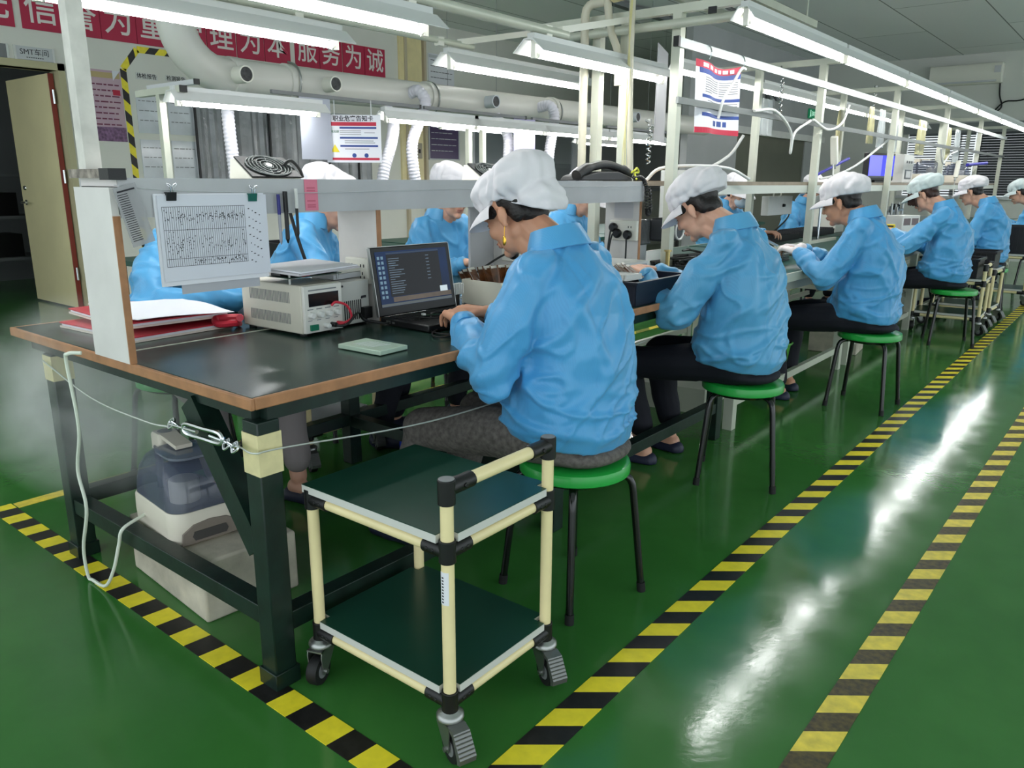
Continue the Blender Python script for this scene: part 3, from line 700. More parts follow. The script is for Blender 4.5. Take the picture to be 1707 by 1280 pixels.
hose([(XD+0.09, 4.39, 1.87), (XD+0.17, 4.4, 1.88), (XD+0.22, 4.42, 1.8), (XD+0.2, 4.38, 1.68), (XD+0.19, 4.3, 1.5), (XD+0.2, 4.3, 1.3), (XD+0.2, 4.36, 1.05)], 0.042, 'ribbed hose curling out of the duct, right one of the pair behind the low lamp')
hose([(XD+0.02, 4.2, 1.76), (XD+0.12, 4.18, 1.66), (XD+0.18, 4.1, 1.5), (XD+0.2, 4.0, 1.3), (XD+0.2, 3.95, 1.05)], 0.042, 'ribbed hose leaning left, left one of the pair below the duct')
hose([(XD+0.02, 2.88, 1.76), (XD+0.03, 2.88, 1.5), (XD+0.02, 2.9, 1.25), (XD+0.02, 2.9, 1.0)], 0.038, 'ribbed hose hanging straight down at left in front of the grey film')
hose([(XD+0.09, 6.0, 1.88), (XD+0.2, 6.02, 1.89), (XD+0.24, 6.04, 1.78), (XD+0.22, 6.0, 1.5), (XD+0.22, 5.95, 1.1)], 0.046, 'far ribbed hose with yellowed elbow next to the pvc pipes')
hose([(XD+0.04, 5.45, 1.78), (XD+0.17, 5.45, 1.62), (XD+0.2, 5.42, 1.4), (XD+0.2, 5.38, 1.05)], 0.042, 'ribbed hose partly behind the hanging lilac paper')

# ================================================================ WHITE FRAMED BENCH
FY = [3.8, 6.0, 8.05, 10.25, 12.4, 14.4]
t = thing('overhead_gantry', 'white aluminium overhead frame running the length of the second bench', 'frame')
for i, y in enumerate(FY):
    for x in (-2.0, -2.47): MB().b2((x-0.024, y-0.024, 0.762), (x+0.024, y+0.024, 2.04)).obj('post', M_alu, t)
    MB().bar((-2.85, y, 2.06), (-1.66 if i == 0 else -1.72, y, 2.06), 0.04, 0.04).obj('cross_beam', M_alu, t)
MB().bar((-2.0+0.03, 3.74, 1.9), (-2.0+0.03, 14.5, 1.9), 0.012, 0.045).obj('upper_rail', mat('bright_aluminium', (178, 184, 182), 0.5, metal=0.2), t)
MB().bar((-2.0+0.032, 3.76, 1.63), (-2.0+0.032, 14.5, 1.63), 0.014, 0.032).obj('lower_rail', mat('grey_aluminium', (120, 124, 122), 0.35, metal=0.5), t)
c = MB(); c.b2((-1.985, 3.72, 1.876), (-1.955, 3.74, 1.924)); c.b2((-1.66, 3.778, 2.038), (-1.648, 3.822, 2.082)); c.b2((-2.862, 3.778, 2.038), (-2.85, 3.822, 2.082)); c.b2((-1.8, 3.7, 2.0), (-1.76, 3.71, 2.03))
objs(c, 'end_cap', M_black, t)
MB().cyl((-2.72, 3.75, 1.985), (-1.63, 3.75, 1.985), 0.022).obj('pipe', M_alu, t)
MB().b2((-2.45, 3.85, 1.21), (-2.03, 14.4, 1.235)).obj('shelf_board', mat('shelf_brown', (150, 136, 118), 0.5, var=(12, 0.12)), t)
MB().b2((-2.035, 3.83, 1.16), (-2.028, 14.4, 1.212)).obj('shelf_fascia', mat('fascia_pale', (196, 200, 192), 0.5), t)
MB().b2((-2.46, 3.9, 1.21), (-2.03, 4.2, 1.2355)).obj('board_patch', mat('orange_wood', (196, 142, 74), 0.45, var=(20, 0.2)), t)
# benches with pale green tops
def bench2(y0, y1):
    t = thing('workbench', '', 'workbench', (-2.1, (y0+y1)/2, 0), 0, 'white-legged benches with green tops'); l = (y1-y0)/2
    MB().b2((-0.64, -l, 0.735), (0.62, l, 0.76)).obj('tabletop', M_mat2, t)
    e = MB(); e.b2((0.62, -l, 0.715), (0.632, l, 0.761)); e.b2((-0.652, -l, 0.715), (-0.64, l, 0.761)); objs(e, 'edge_trim', M_alu, t)
    MB().b2((-0.6, -l+0.03, 0.66), (0.6, l-0.03, 0.72)).obj('apron', mat('aluminium_shadow_grey', (150, 154, 146), 0.5), t)  # apron in one even grey, darker than the legs
    for x in (-0.56, 0.56):
        for y in (-l+0.06, l-0.06): MB().b2((x-0.025, y-0.025, 0), (x+0.025, y+0.025, 0.66)).obj('leg', M_alu, t)
    for x in (-0.56, 0.56): MB().bar((x, -l+0.085, 0.14), (x, l-0.085, 0.14), 0.03, 0.04).obj('rail', M_alu, t)
    for y in (-l+0.06, l-0.06): MB().bar((-0.535, y, 0.3), (0.535, y, 0.3), 0.03, 0.04).obj('rail', M_alu, t)
    return t
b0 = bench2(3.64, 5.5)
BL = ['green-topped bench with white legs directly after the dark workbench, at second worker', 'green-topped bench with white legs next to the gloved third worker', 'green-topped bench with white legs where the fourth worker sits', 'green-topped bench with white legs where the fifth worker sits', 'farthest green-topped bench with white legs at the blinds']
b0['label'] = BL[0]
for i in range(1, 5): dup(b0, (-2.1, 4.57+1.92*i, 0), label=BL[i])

# ceiling-high pipes around the first frame
M_pvc = mat('ivory_pvc', (204, 198, 178), 0.35)
tag(MB().tube([(-2.515, 3.73, 1.236), (-2.515, 3.73, 2.08)]+[(-2.515+0.05*(1-math.cos(R(a))), 3.73, 2.08+0.05*math.sin(R(a))) for a in (30, 60, 90)]+[(-2.38, 3.73, 2.13)], 0.023, 16).obj('pvc_pipe', M_pvc), 'ivory pvc pipe with a right-angle bend beside the hanging lamp', 'pipe')
tag(MB().tube(cr([(-2.37, 3.72, 2.16), (-2.37, 3.72, 2.1), (-2.35, 3.73, 1.98), (-2.32, 3.75, 1.88), (-2.315, 3.755, 1.72)]), 0.02, 14).obj('pvc_pipe', M_pvc), 'crooked ivory pvc pipe dropping behind the hanging lamp', 'pipe')
tag(MB().tube(cr([(-2.19, 3.68, 2.5), (-2.2, 3.68, 2.1), (-2.185, 3.66, 1.7), (-2.15, 3.64, 1.25), (-2.13, 3.62, 0.762)]), 0.016, 14).obj('pvc_pipe', M_pvc), 'thin pale pvc pipe running down to the bench with yellow wires taped on', 'pipe')
w = MB()
for k in range(3): w.tube(cr([(-2.175+0.008*k, 3.664, 2.48), (-2.19-0.005*k, 3.66, 2.05), (-2.195+0.008*k, 3.645, 1.7), (-2.17-0.01*k, 3.62, 1.3), (-2.14, 3.6, 0.9)]), 0.0022, 6)
tag(w.obj('wire_bundle', mat('yellow_wire', (214, 206, 150), 0.5)), 'pale yellow wires running beside the thin pvc pipe', 'wire')
t = thing('pipe_fitting', 'brass and cream pipe fitting on the top pipe end', 'fitting', (-2.34, 3.72, 2.15))
MB().cyl((0, 0, 0), (0.06, 0, 0.005), 0.034).obj('socket', M_cream, t); MB().cyl((0.06, 0, 0.005), (0.16, 0, 0.0), 0.018).obj('nipple', M_steel, t)
tag(MB().b2((-2.33, 3.79, 1.236), (-2.28, 3.84, 2.04)).obj('post', M_alu), 'white square post standing behind the black headset', 'post')
# wire tray hanging from the ceiling
t = thing('cable_tray', 'white hanging cable tray full of wires beneath the ceiling', 'cable tray', (-2.5, 5.6, 2.42))
m_ = MB(); m_.bar((-0.2, -1.6, 0), (-0.2, 1.0, 0), 0.03, 0.05); m_.bar((0.2, -1.6, 0), (0.2, 1.0, 0), 0.03, 0.05)
for k in range(7): m_.bar((-0.2, -1.4+0.38*k, -0.02), (0.2, -1.4+0.38*k, -0.02), 0.02, 0.015)
m_.obj('tray', M_alu, t)
c = MB()
for k in range(12): c.tube(cr([(random.uniform(-0.17, 0.17), -1.6+0.55*j, random.uniform(0.0, 0.06)) for j in range(6)]), 0.007, 5)
c.obj('wires', mat('grey_wire', (110, 110, 116), 0.5), t)
h = MB()
for y in (-1.3, 0.8): h.cyl((-0.2, y, 0.02), (-0.2, y, 0.83), 0.006); h.cyl((0.2, y, 0.02), (0.2, y, 0.83), 0.006)
objs(h, 'hanger_rod', M_alu, t)
MB().tube(cr([(0.05, 0.6, 0.06), (0.15, 0.75, 0.0), (0.1, 0.9, -0.12), (0.2, 1.0, -0.05), (0.1, 0.8, -0.03)]), 0.008, 6).obj('loose_wires', M_lgrey, t)
q = MB()
for k in range(5): q.tube(cr([(0.05, 0.55, 0.05), (0.02+0.03*k, 0.6+0.02*k, 0.0-0.01*k), (0.06, 0.7, 0.02)]), 0.006, 5)
q.obj('yellow_wires', mat('ochre_wire', (200, 160, 60), 0.5), t)
# conduit from ceiling with L
tag(MB().tube([(-1.55, 5.1, 3.25), (-1.55, 5.1, 2.42), (-1.6, 5.1, 2.36), (-2.5, 5.15, 2.36)], 0.02, 12).obj('conduit', M_pvc), 'ivory conduit dropping from the ceiling and turning towards the cable tray', 'conduit')
# flat white ceiling panels, strong glow added to brighten the left side
for i, (x, y) in enumerate(((-5.2, 6.4), (-4.3, 6.0))):
    t = thing('ceiling_light', ['flat white ceiling panel light above the duct, left of two', 'flat white ceiling panel light nearer the cross beam, right of two'][i], 'lamp', (x, y, ZC))
    MB().b2((-0.3, -0.16, -0.05), (0.3, 0.16, 0)).obj('housing', M_refl, t)
    MB().b2((-0.28, -0.14, -0.055), (0.28, 0.14, -0.05)).obj('diffuser', mat('panel_diffuser', (255, 255, 250), 0.4, emit=5.0), t)
# ================================================================ THINGS ON AND AROUND THE WORKBENCH
ZT = 0.761
# ---- trolley
M_board = mat('dark_green_board', (28, 68, 54), 0.28, var=(4, 0.12))
M_boardedge = mat('board_edge', (206, 206, 200), 0.5)
def trolley(label, w=0.46, d=0.345, loc=(0,0,0), rz=0, handle=True, name='trolley', hz=(0.155, 0.5), group=None):
    """pipe trolley, origin in the middle on the floor; handle at +x"""
    t = thing(name, label, 'trolley', loc, rz, group)
    rp = 0.0142; X, Y = w/2, d/2
    zl, zu = hz
    for sx in (-1, 1):
        for sy in (-1, 1):
            top = (zu+0.1 if (sx > 0 and handle) else zu-0.03)
            MB().cyl((sx*X, sy*Y, 0.12), (sx*X, sy*Y, top), rp, n=18).obj('upright_pipe', M_cream, t)
    for z in (zl-0.028, zu-0.03):
        for sy in (-1, 1): MB().cyl((-X+0.05, sy*Y, z), (X-0.05, sy*Y, z), rp*0.95).obj('cross_pipe', M_cream, t)
        for sx in (-1, 1): MB().cyl((sx*X, -Y+0.05, z), (sx*X, Y-0.05, z), rp*0.95).obj('cross_pipe', M_cream, t)
        for sx in (-1, 1):
            for sy in (-1, 1):
                j = MB(); j.cyl((sx*X, sy*Y, z-0.024), (sx*X, sy*Y, z+0.026), 0.0185, n=18)
                j.cyl((sx*X, sy*Y, z), (sx*(X-0.062), sy*Y, z), 0.0175); j.cyl((sx*X, sy*Y, z), (sx*X, sy*(Y-0.062), z), 0.0175)
                for k in (0.028, 0.045):
                    j.cyl((sx*(X-k), sy*(Y+0.019), z), (sx*(X-k), sy*(Y+0.014), z), 0.0045, n=8); j.cyl((sx*(X+0.019), sy*(Y-k), z), (sx*(X+0.014), sy*(Y-k), z), 0.0045, n=8)
                j.obj('joint', M_black, t, bevel=0.0015)
    for z in hz:
        p = [(-X+0.0, -Y-0.012), (X-0.03, -Y-0.012), (X-0.03, -Y+0.02), (X+0.012, -Y+0.02), (X+0.012, Y-0.02), (X-0.03, Y-0.02), (X-0.03, Y+0.012), (-X, Y+0.012), (-X-0.012, Y-0.02), (-X-0.012, -Y-0.0)] if z == zu else [(-X+0.016, -Y-0.012), (X-0.02, -Y-0.012), (X-0.02, -Y+0.02), (X+0.012, -Y+0.02), (X+0.012, Y-0.02), (X-0.02, Y-0.02), (X-0.02, Y+0.012), (-X+0.016, Y+0.012), (-X+0.016, Y-0.02), (-X-0.012, Y-0.02), (-X-0.012, -Y+0.02), (-X+0.016, -Y+0.02)]
        if z == zu: p = [(-X-0.016, -Y-0.016), (X-0.018, -Y-0.016), (X-0.018, -Y+0.02), (X+0.012, -Y+0.02), (X+0.012, Y-0.02), (X-0.018, Y-0.02), (X-0.018, Y+0.012), (-X-0.016, Y+0.012)]
        b = MB(); b.prism(p, 0.018, (0, 0, z-0.012)); o = b.obj('shelf_edge', M_boardedge, t, smooth=0)
        b = MB(); b.prism([(x*0.997, y*0.997) for x, y in p], 0.0016, (0, 0, z+0.006)); b.obj('shelf_board', M_board, t, smooth=0)
    if handle:
        MB().cyl((X, -Y+0.05, zu+0.108), (X, Y-0.05, zu+0.108), 0.0145, n=18).obj('handle_bar', M_cream, t)
        for sy in (-1, 1):
            j = MB(); j.cyl((X, sy*Y, zu+0.075), (X, sy*Y, zu+0.128), 0.0188, n=18); j.cyl((X, sy*Y, zu+0.108), (X, sy*(Y-0.075), zu+0.108), 0.0178, n=16)
            j.cyl((X+0.021, sy*(Y-0.04), zu+0.108), (X+0.014, sy*(Y-0.04), zu+0.108), 0.0055, n=8)
            jo = j.obj('handle_joint', M_black, t, bevel=0.0015)
            MB().lathe([(0.0135, 0), (0.0165, 0.001), (0.0165, 0.002)], (X, sy*Y, zu+0.1275), 18).obj('cap', M_grey, jo)
    k = 0
    for sx in (-1, 1):
        for sy in (-1, 1):
            ang = R([-70, 8, -20, -25][k]) ; k += 1
            c = MB(); Mr = Matrix.Translation((sx*X, sy*Y, 0)) @ Matrix.Rotation(ang, 4, 'Z'); c.M = Mr
            # fork, offset along local +x
            c.lathe([(0.026, 0.095), (0.031, 0.1), (0.031, 0.106), (0.026, 0.112), (0.016, 0.118), (0.012, 0.124)], n=20)
            c.prism([(-0.022, 0.096), (0.03, 0.096), (0.034, 0.082), (0.028, 0.03), (0.012, 0.03), (-0.026, 0.08)], 0.0025, (0, -0.021, 0), ((1,0,0), (0,0,1), (0,1,0)))
            c.prism([(-0.022, 0.096), (0.03, 0.096), (0.034, 0.082), (0.028, 0.03), (0.012, 0.03), (-0.026, 0.08)], 0.0025, (0, 0.0185, 0), ((1,0,0), (0,0,1), (0,1,0)))
            c.b2((-0.022, -0.021, 0.092), (0.034, 0.021, 0.096))
            c.cyl((0.02, -0.028, 0.038), (0.02, 0.028, 0.038), 0.006, n=10)
            caster = c.obj('caster', M_steel, t)
            w_ = MB(); w_.M = Mr
            w_.lathe([(0.017, -0.014), (0.0355, -0.014), (0.038, -0.008), (0.038, 0.008), (0.0355, 0.014), (0.017, 0.014)], (0.02, 0, 0.038), 28, Matrix.Rotation(R(90), 3, 'X'))
            w_.obj('wheel', M_rubber, caster)
            w_ = MB(); w_.M = Mr; w_.lathe([(0.02, -0.0148), (0.02, 0.0148)], (0.02, 0, 0.038), 20, Matrix.Rotation(R(90), 3, 'X')); w_.obj('hub', M_grey, caster)
            if sx > 0:
                b_ = MB(); b_.M = Mr
                b_.prism([(0.028, 0.098), (0.052, 0.093), (0.082, 0.048), (0.079, 0.034), (0.068, 0.03), (0.066, 0.044), (0.047, 0.084), (0.03, 0.09)], 0.04, (0, -0.02, 0), ((1,0,0), (0,0,1), (0,1,0)))
                for q_ in range(6): b_.bar((0.0555+0.0048*q_, -0.019, 0.0895-0.0072*q_), (0.0555+0.0048*q_, 0.019, 0.0895-0.0072*q_), 0.0022, 0.0022)
                b_.obj('brake_pedal', mat('dull_steel', (128, 130, 128), 0.5, metal=0.8), caster)
    return t
tr = trolley('cream pipe trolley with two dark green shelves in the foreground', 0.442, 0.35, (-1.246, 1.237, 0), R(0.5), hz=(0.165, 0.522))
lb = MB(); lb.prism([(0.0148*math.cos(R(a)), 0.0148*math.sin(R(a))) for a in range(-130, -39, 10)]+[(0.0144*math.cos(R(a)), 0.0144*math.sin(R(a))) for a in range(-40, -131, -10)], 0.075, (0.221, -0.175, 0.375))
o = lb.obj('paper_label', M_paper, tr, label='small printed paper label on the upright')
q = MB()
for i in range(9): q.prism([(0.0152*math.cos(R(a)), 0.0152*math.sin(R(a))) for a in (-105, -95, -85)]+[(0.0149*math.cos(R(a)), 0.0149*math.sin(R(a))) for a in (-85, -95, -105)], 0.003, (0.221, -0.175, 0.38+0.007*i))
q.obj('label_print', M_ink, o)

# ---- stools
M_seat = mat('green_seat', (30, 160, 62), 0.3, var=(3, 0.05), coat=0.2)
def stool(loc, rz, label):
    t = thing('stool', label, 'stool', loc, rz, 'round green stools')
    MB().lathe([(0.02, 0.392), (0.16, 0.392), (0.166, 0.397), (0.167, 0.418), (0.163, 0.428), (0.152, 0.432), (0.08, 0.4295), (0.01, 0.429)], n=48).obj('seat', M_seat, t)
    MB().tube([(0.125*math.cos(R(a)), 0.125*math.sin(R(a)), 0.384) for a in range(0, 360, 15)], 0.009, 8, closed=True).obj('ring', M_blackmetal, t)
    for k in range(4):
        a = R(45+90*k); c, s_ = math.cos(a), math.sin(a)
        pts = [(0.06*c, 0.06*s_, 0.384), (0.135*c, 0.135*s_, 0.383)]+[(c*(0.135+0.04*math.sin(R(b))), s_*(0.135+0.04*math.sin(R(b))), 0.343+0.04*math.cos(R(b))) for b in (25, 50, 75)]+[(0.178*c, 0.178*s_, 0.33), (0.215*c, 0.215*s_, 0.012)]
        lg = MB().tube(pts, 0.0115, 10).obj('leg', M_blackmetal, t)
        MB().cyl((0.2135*c, 0.2135*s_, 0.03), (0.2165*c, 0.2165*s_, 0.0), 0.0135).obj('foot_cap', M_rubber, lg)
    return t
st1 = stool((-1.24, 1.845, 0), R(78), 'nearest green stool under the worker in grey knit trousers')
MB().b2((0.12, -0.14, 0.24), (0.14, -0.11, 0.33)).obj
SL = [((-1.235, 3.08), 21, 'second green stool under the worker in navy trousers beside the black tray'), ((-1.14, 4.61), -2, 'third green stool under the worker with white gloves'), ((-1.14, 6.95), 20, 'fourth green stool in front of the small crate trolleys'), ((-1.2, 9.0), 5, 'green stool under the fifth worker, hidden behind the crates'), ((-1.03, 11.0), 5, 'farthest green stool at the right edge'),
      ((-3.12, 1.62), 10, 'green stool under the bent worker behind the hanging papers'), ((-3.12, 2.32), 30, 'green stool under the worker behind the pens'), ((-3.12, 3.2), 10, 'green stool under the worker with the lowered face on the far side'), ((-3.12, 4.35), 10, 'green stool under the far-side worker mostly hidden by the nearest cap'), ((-3.0, 6.6), 10, 'green stool under the masked worker'), ((-2.97, 8.5), 10, 'green stool under the far-side worker with glasses')]
for (x, y), a, lb_ in SL: dup(st1, (x, y, 0), R(a), lb_)
# clear film tag tied to nearest stool leg
tag(MB().tube(cr([(-1.085, 1.683, 0.38), (-1.083, 1.675, 0.34), (-1.08, 1.672, 0.3), (-1.082, 1.668, 0.26)]), [0.018]*3+[0.014]*8+[0.008]*20, 8).obj('plastic_bag', mat('clear_bag', (214, 222, 218), 0.15, alpha=0.45)), 'crumpled clear plastic knotted round the nearest stool leg', 'bag') if False else None

# ---- styrofoam block, humidifier, cord, mist
M_foam = mat('dirty_foam', (206, 198, 180), 0.8, var=(9, 0.22), bump=(90, 0.25, 0.004))
tag(MB().box((-2.16, 1.175, 0.094), (0.5, 0.3, 0.188), R(-4)).obj('foam_block', M_foam, bevel=0.008), 'dirty white foam block on the floor under the workbench end', 'block')
hm = thing('humidifier', 'beige humidifier with a smoky clear tank on the foam block', 'humidifier', (-2.2, 1.125, 0.189), R(-6))
def rrect(a, b, r_, n=6):
    out = []
    for cx, cy, s0 in ((a-r_, b-r_, 0), (-a+r_, b-r_, 90), (-a+r_, -b+r_, 180), (a-r_, -b+r_, 270)):
        for k in range(n+1): t_ = R(s0+90*k/n); out.append((cx+r_*math.cos(t_), cy+r_*math.sin(t_)))
    return out
def rr_loft(levels):   # (z, a, b, r, dx)
    return [[Vector((x+dx, y, z)) for x, y in rrect(a, b, r_)] for z, a, b, r_, dx in levels]
M_beige = mat('beige_plastic', (216, 208, 192), 0.38)
MB().loft(rr_loft([(0, 0.155, 0.1, 0.05, 0), (0.006, 0.162, 0.106, 0.052, 0), (0.05, 0.165, 0.108, 0.054, 0), (0.095, 0.163, 0.107, 0.054, 0), (0.102, 0.158, 0.103, 0.05, 0)])).obj('base', M_beige, hm)
fp = MB(); fp.prism([(-0.09, 0.008), (0.09, 0.008), (0.085, 0.045), (0.05, 0.066), (0, 0.072), (-0.05, 0.066), (-0.085, 0.045)], 0.006, (0.163, 0, 0), ((0,1,0), (0,0,1), (1,0,0)))
fpo = fp.obj('control_panel', mat('taupe_plastic', (128, 118, 108), 0.4), hm, bevel=0.002)
dp = MB(); dp.prism([(-0.05, 0.018), (0.045, 0.018), (0.052, 0.03), (0.045, 0.045), (-0.05, 0.045), (-0.056, 0.03)], 0.003, (0.169, 0, 0), ((0,1,0), (0,0,1), (1,0,0))); dp.obj('display', mat('dark_panel', (70, 68, 66), 0.3), fpo)
M_tank = mat('smoky_tank', (92, 100, 122), 0.06, alpha=0.5, spec=0.9)
MB().loft(rr_loft([(0.103, 0.157, 0.102, 0.05, 0), (0.14, 0.156, 0.101, 0.055, 0), (0.19, 0.144, 0.095, 0.06, 0), (0.225, 0.118, 0.083, 0.06, 0), (0.245, 0.085, 0.066, 0.055, -0.002), (0.252, 0.05, 0.045, 0.04, -0.004)])).obj('tank', M_tank, hm)
MB().loft(rr_loft([(0.246, 0.086, 0.07, 0.05, 0.03), (0.253, 0.086, 0.07, 0.05, 0.03)])).obj('tank_lid', mat('smoky_lid', (132, 138, 152), 0.1, alpha=0.6), hm)
MB().lathe([(0.044, 0.104), (0.044, 0.165), (0.04, 0.172), (0.01, 0.174)], (0.05, -0.02, 0), 24).obj('water_cap', mat('grey_cap', (196, 194, 190), 0.4), hm)
MB().lathe([(0.012, 0.104), (0.012, 0.24)], (-0.1, -0.03, 0), 16).obj('mist_pipe', mat('dark_smoky', (80, 84, 96), 0.2), hm)
MB().loft(rr_loft([(0.225, 0.036, 0.034, 0.014, -0.11), (0.27, 0.036, 0.034, 0.014, -0.11), (0.278, 0.03, 0.03, 0.012, -0.11)])).obj('nozzle', M_beige, hm)
MB().bar((-0.08, 0, 0.272), (0.03, 0, 0.262), 0.05, 0.012).obj('handle', M_beige, hm)
MB().lathe([(0.022, 0.2785), (0.022, 0.2795)], (-0.11, 0, 0), 20).obj('outlet', M_grey, hm)
tag(MB().tube(cr([(-2.215, 0.885, 0.772), (-2.24, 0.86, 0.77), (-2.262, 0.862, 0.74), (-2.275, 0.875, 0.55), (-2.35, 0.885, 0.4), (-2.34, 0.89, 0.28), (-2.43, 0.9, 0.12), (-2.44, 0.905, 0.02), (-2.42, 0.91, 0.008), (-2.33, 0.91, 0.02), (-2.28, 0.92, 0.09), (-2.26, 0.935, 0.17), (-2.24, 0.945, 0.225), (-2.27, 1.03, 0.235), (-2.3, 1.06, 0.235)]), 0.0052, 8).obj('power_cable', mat('white_cord', (222, 228, 214), 0.4)), 'white power cord hanging from the bench edge down to the humidifier', 'cord')
def mist():
    m = bpy.data.materials.new('mist'); m.use_nodes = True; nt = m.node_tree; L = nt.links.new
    nt.nodes.remove(nt.nodes['Principled BSDF']); out = nt.nodes['Material Output']
    v = nt.nodes.new('ShaderNodeVolumeScatter'); v.inputs['Color'].default_value = (1, 1, 1, 1); v.inputs['Anisotropy'].default_value = 0.2
    tc = nt.nodes.new('ShaderNodeTexCoord'); n = nt.nodes.new('ShaderNodeTexNoise'); n.inputs['Scale'].default_value = 3.2; n.inputs['Detail'].default_value = 4; n.inputs['Distortion'].default_value = 1.2
    L(tc.outputs['Object'], n.inputs['Vector'])
    mr = nt.nodes.new('ShaderNodeMapRange'); mr.inputs[1].default_value = 0.38; mr.inputs[2].default_value = 0.7; mr.inputs[3].default_value = 0.0; mr.inputs[4].default_value = 1.0
    L(n.outputs[0], mr.inputs[0])
    # soft fall-off towards the rim of the plume (generated coords)
    sp = nt.nodes.new('ShaderNodeVectorMath'); sp.operation = 'SUBTRACT'; sp.inputs[1].default_value = (0.5, 0.5, 0.5); L(tc.outputs['Generated'], sp.inputs[0])
    ln = nt.nodes.new('ShaderNodeVectorMath'); ln.operation = 'LENGTH'; L(sp.outputs[0], ln.inputs[0])
    fo = nt.nodes.new('ShaderNodeMapRange'); fo.inputs[1].default_value = 0.12; fo.inputs[2].default_value = 0.5; fo.inputs[3].default_value = 1.0; fo.inputs[4].default_value = 0.0; L(ln.outputs['Value'], fo.inputs[0])
    mu = nt.nodes.new('ShaderNodeMath'); mu.operation = 'MULTIPLY'; L(mr.outputs[0], mu.inputs[0]); L(fo.outputs[0], mu.inputs[1])
    m2 = nt.nodes.new('ShaderNodeMath'); m2.operation = 'MULTIPLY'; m2.inputs[1].default_value = 8.0; L(mu.outputs[0], m2.inputs[0]); L(m2.outputs[0], v.inputs['Density'])
    L(v.outputs[0], out.inputs['Volume'])
    mb = MB(); mb.sph((0, 0, 0), (0.62, 0.3, 0.36), nu=24, nv=16)
    o = mb.obj('mist', m); o.location = (-2.72, 1.05, 0.52); o.rotation_euler = (0, R(-8), 0)
    tag(o, 'pale mist drifting left from the humidifier nozzle', 'mist', kind='stuff')
mist()

# ---- items on the bench
M_psu = mat('putty_enamel', (206, 202, 186), 0.4, var=(5, 0.04))
def power_supply(loc, rz):
    """front faces +x; origin at the front left lower corner seen from the camera"""
    t = thing('power_supply', 'putty coloured bench power supply with knobs and a dark meter window', 'power supply', loc, rz)
    MB().b2((-0.3, 0, 0.008), (0, 0.155, 0.158)).obj('case', M_psu, t, bevel=0.004)
    f = MB().b2((0, 0.003, 0.01), (0.012, 0.152, 0.156)).obj('front_panel', mat('pale_front', (214, 212, 204), 0.4), t, bevel=0.002)
    MB().b2((0.012, 0.02, 0.092), (0.0135, 0.137, 0.132)).obj('meter_window', mat('meter_black', (22, 20, 22), 0.15), f)
    q = MB()
    for k in range(30):
        x = -0.255+0.0068*k
        q.b2((x, -0.0008, 0.1), (x+0.0028, 0.0005, 0.134))
    q.obj('upper_vent', M_grey, t); q = MB()
    for k in range(30):
        x = -0.255+0.0068*k; q.b2((x, -0.0008, 0.035), (x+0.0028, 0.0005, 0.068))
    q.obj('lower_vent', M_grey, t)
    for k in range(4):
        MB().lathe([(0.0105, 0), (0.0095, 0.014), (0.008, 0.016)], (0.012, 0.025+0.034*k, 0.066+0.0*k), 16, Matrix.Rotation(R(90), 3, 'Y')).obj('knob', M_white, f)
    q = MB()
    for k in range(4): q.b2((0.012, 0.014+0.034*k, 0.082), (0.0125, 0.036+0.034*k, 0.085)); q.b2((0.012, 0.014+0.034*k, 0.048), (0.0125, 0.03+0.034*k, 0.05))
    q.b2((0.012, 0.02, 0.14), (0.0125, 0.13, 0.144)); q.obj('panel_print', M_grey, f)
    MB().b2((0.012, 0.02, 0.018), (0.018, 0.05, 0.036)).obj('power_switch', mat('green_switch', (24, 112, 84), 0.4), f)
    for k, mm in enumerate((M_white, M_black, M_redplastic)): MB().lathe([(0.008, 0), (0.008, 0.02), (0.006, 0.022)], (0.012, 0.08+0.026*k, 0.028), 14, Matrix.Rotation(R(90), 3, 'Y')).obj('terminal', mm, f)
    q = MB()
    for x in (-0.28, -0.02):
        for y in (0.02, 0.13): q.cyl((x, y, 0), (x, y, 0.01), 0.012)
    objs(q, 'rubber_foot', M_rubber, t)
    return t
power_supply((-1.985, 1.44, ZT), R(2))
t = thing('power_supply', 'grey metal box with a slotted face standing right behind the putty power supply', 'power supply', (-2.02, 1.615, ZT), R(4))
MB().b2((-0.2, 0, 0.006), (0, 0.135, 0.148)).obj('case', mat('grey_enamel', (184, 184, 178), 0.4), t, bevel=0.003)
q = MB()
for k in range(9): q.b2((-0.0005, 0.02+0.009*k, 0.02), (0.001, 0.0245+0.009*k, 0.085))
q.obj('vent_slots', M_black, t)
MB().b2((0, 0.095, 0.02), (0.018, 0.13, 0.058)).obj('mains_inlet', M_black, t)
q = MB()
for y, z in ((0.015, 0.135), (0.1, 0.09), (0.118, 0.014), (0.015, 0.012)): q.lathe([(0.004, 0), (0.003, 0.002)], (0, y, z), 10, Matrix.Rotation(R(90), 3, 'Y'))
q.b2((0, 0.098, 0.088), (0.001, 0.12, 0.096)); q.obj('screws', M_ink, t)
q = MB()
for y in (0.015, 0.12): q.b2((-0.19, y-0.008, 0), (-0.01, y+0.008, 0.008))
objs(q, 'foot_rail', M_rubber, t)
tag(MB().tube(cr([(-1.96, 1.535, ZT+0.09), (-1.955, 1.55, ZT+0.1), (-1.945, 1.585, ZT+0.085), (-1.945, 1.6, ZT+0.045), (-1.955, 1.572, ZT+0.03), (-1.97, 1.56, ZT+0.028)]), 0.004, 8).obj('test_lead', M_redplastic), 'red test lead looping between the two power supplies', 'lead')
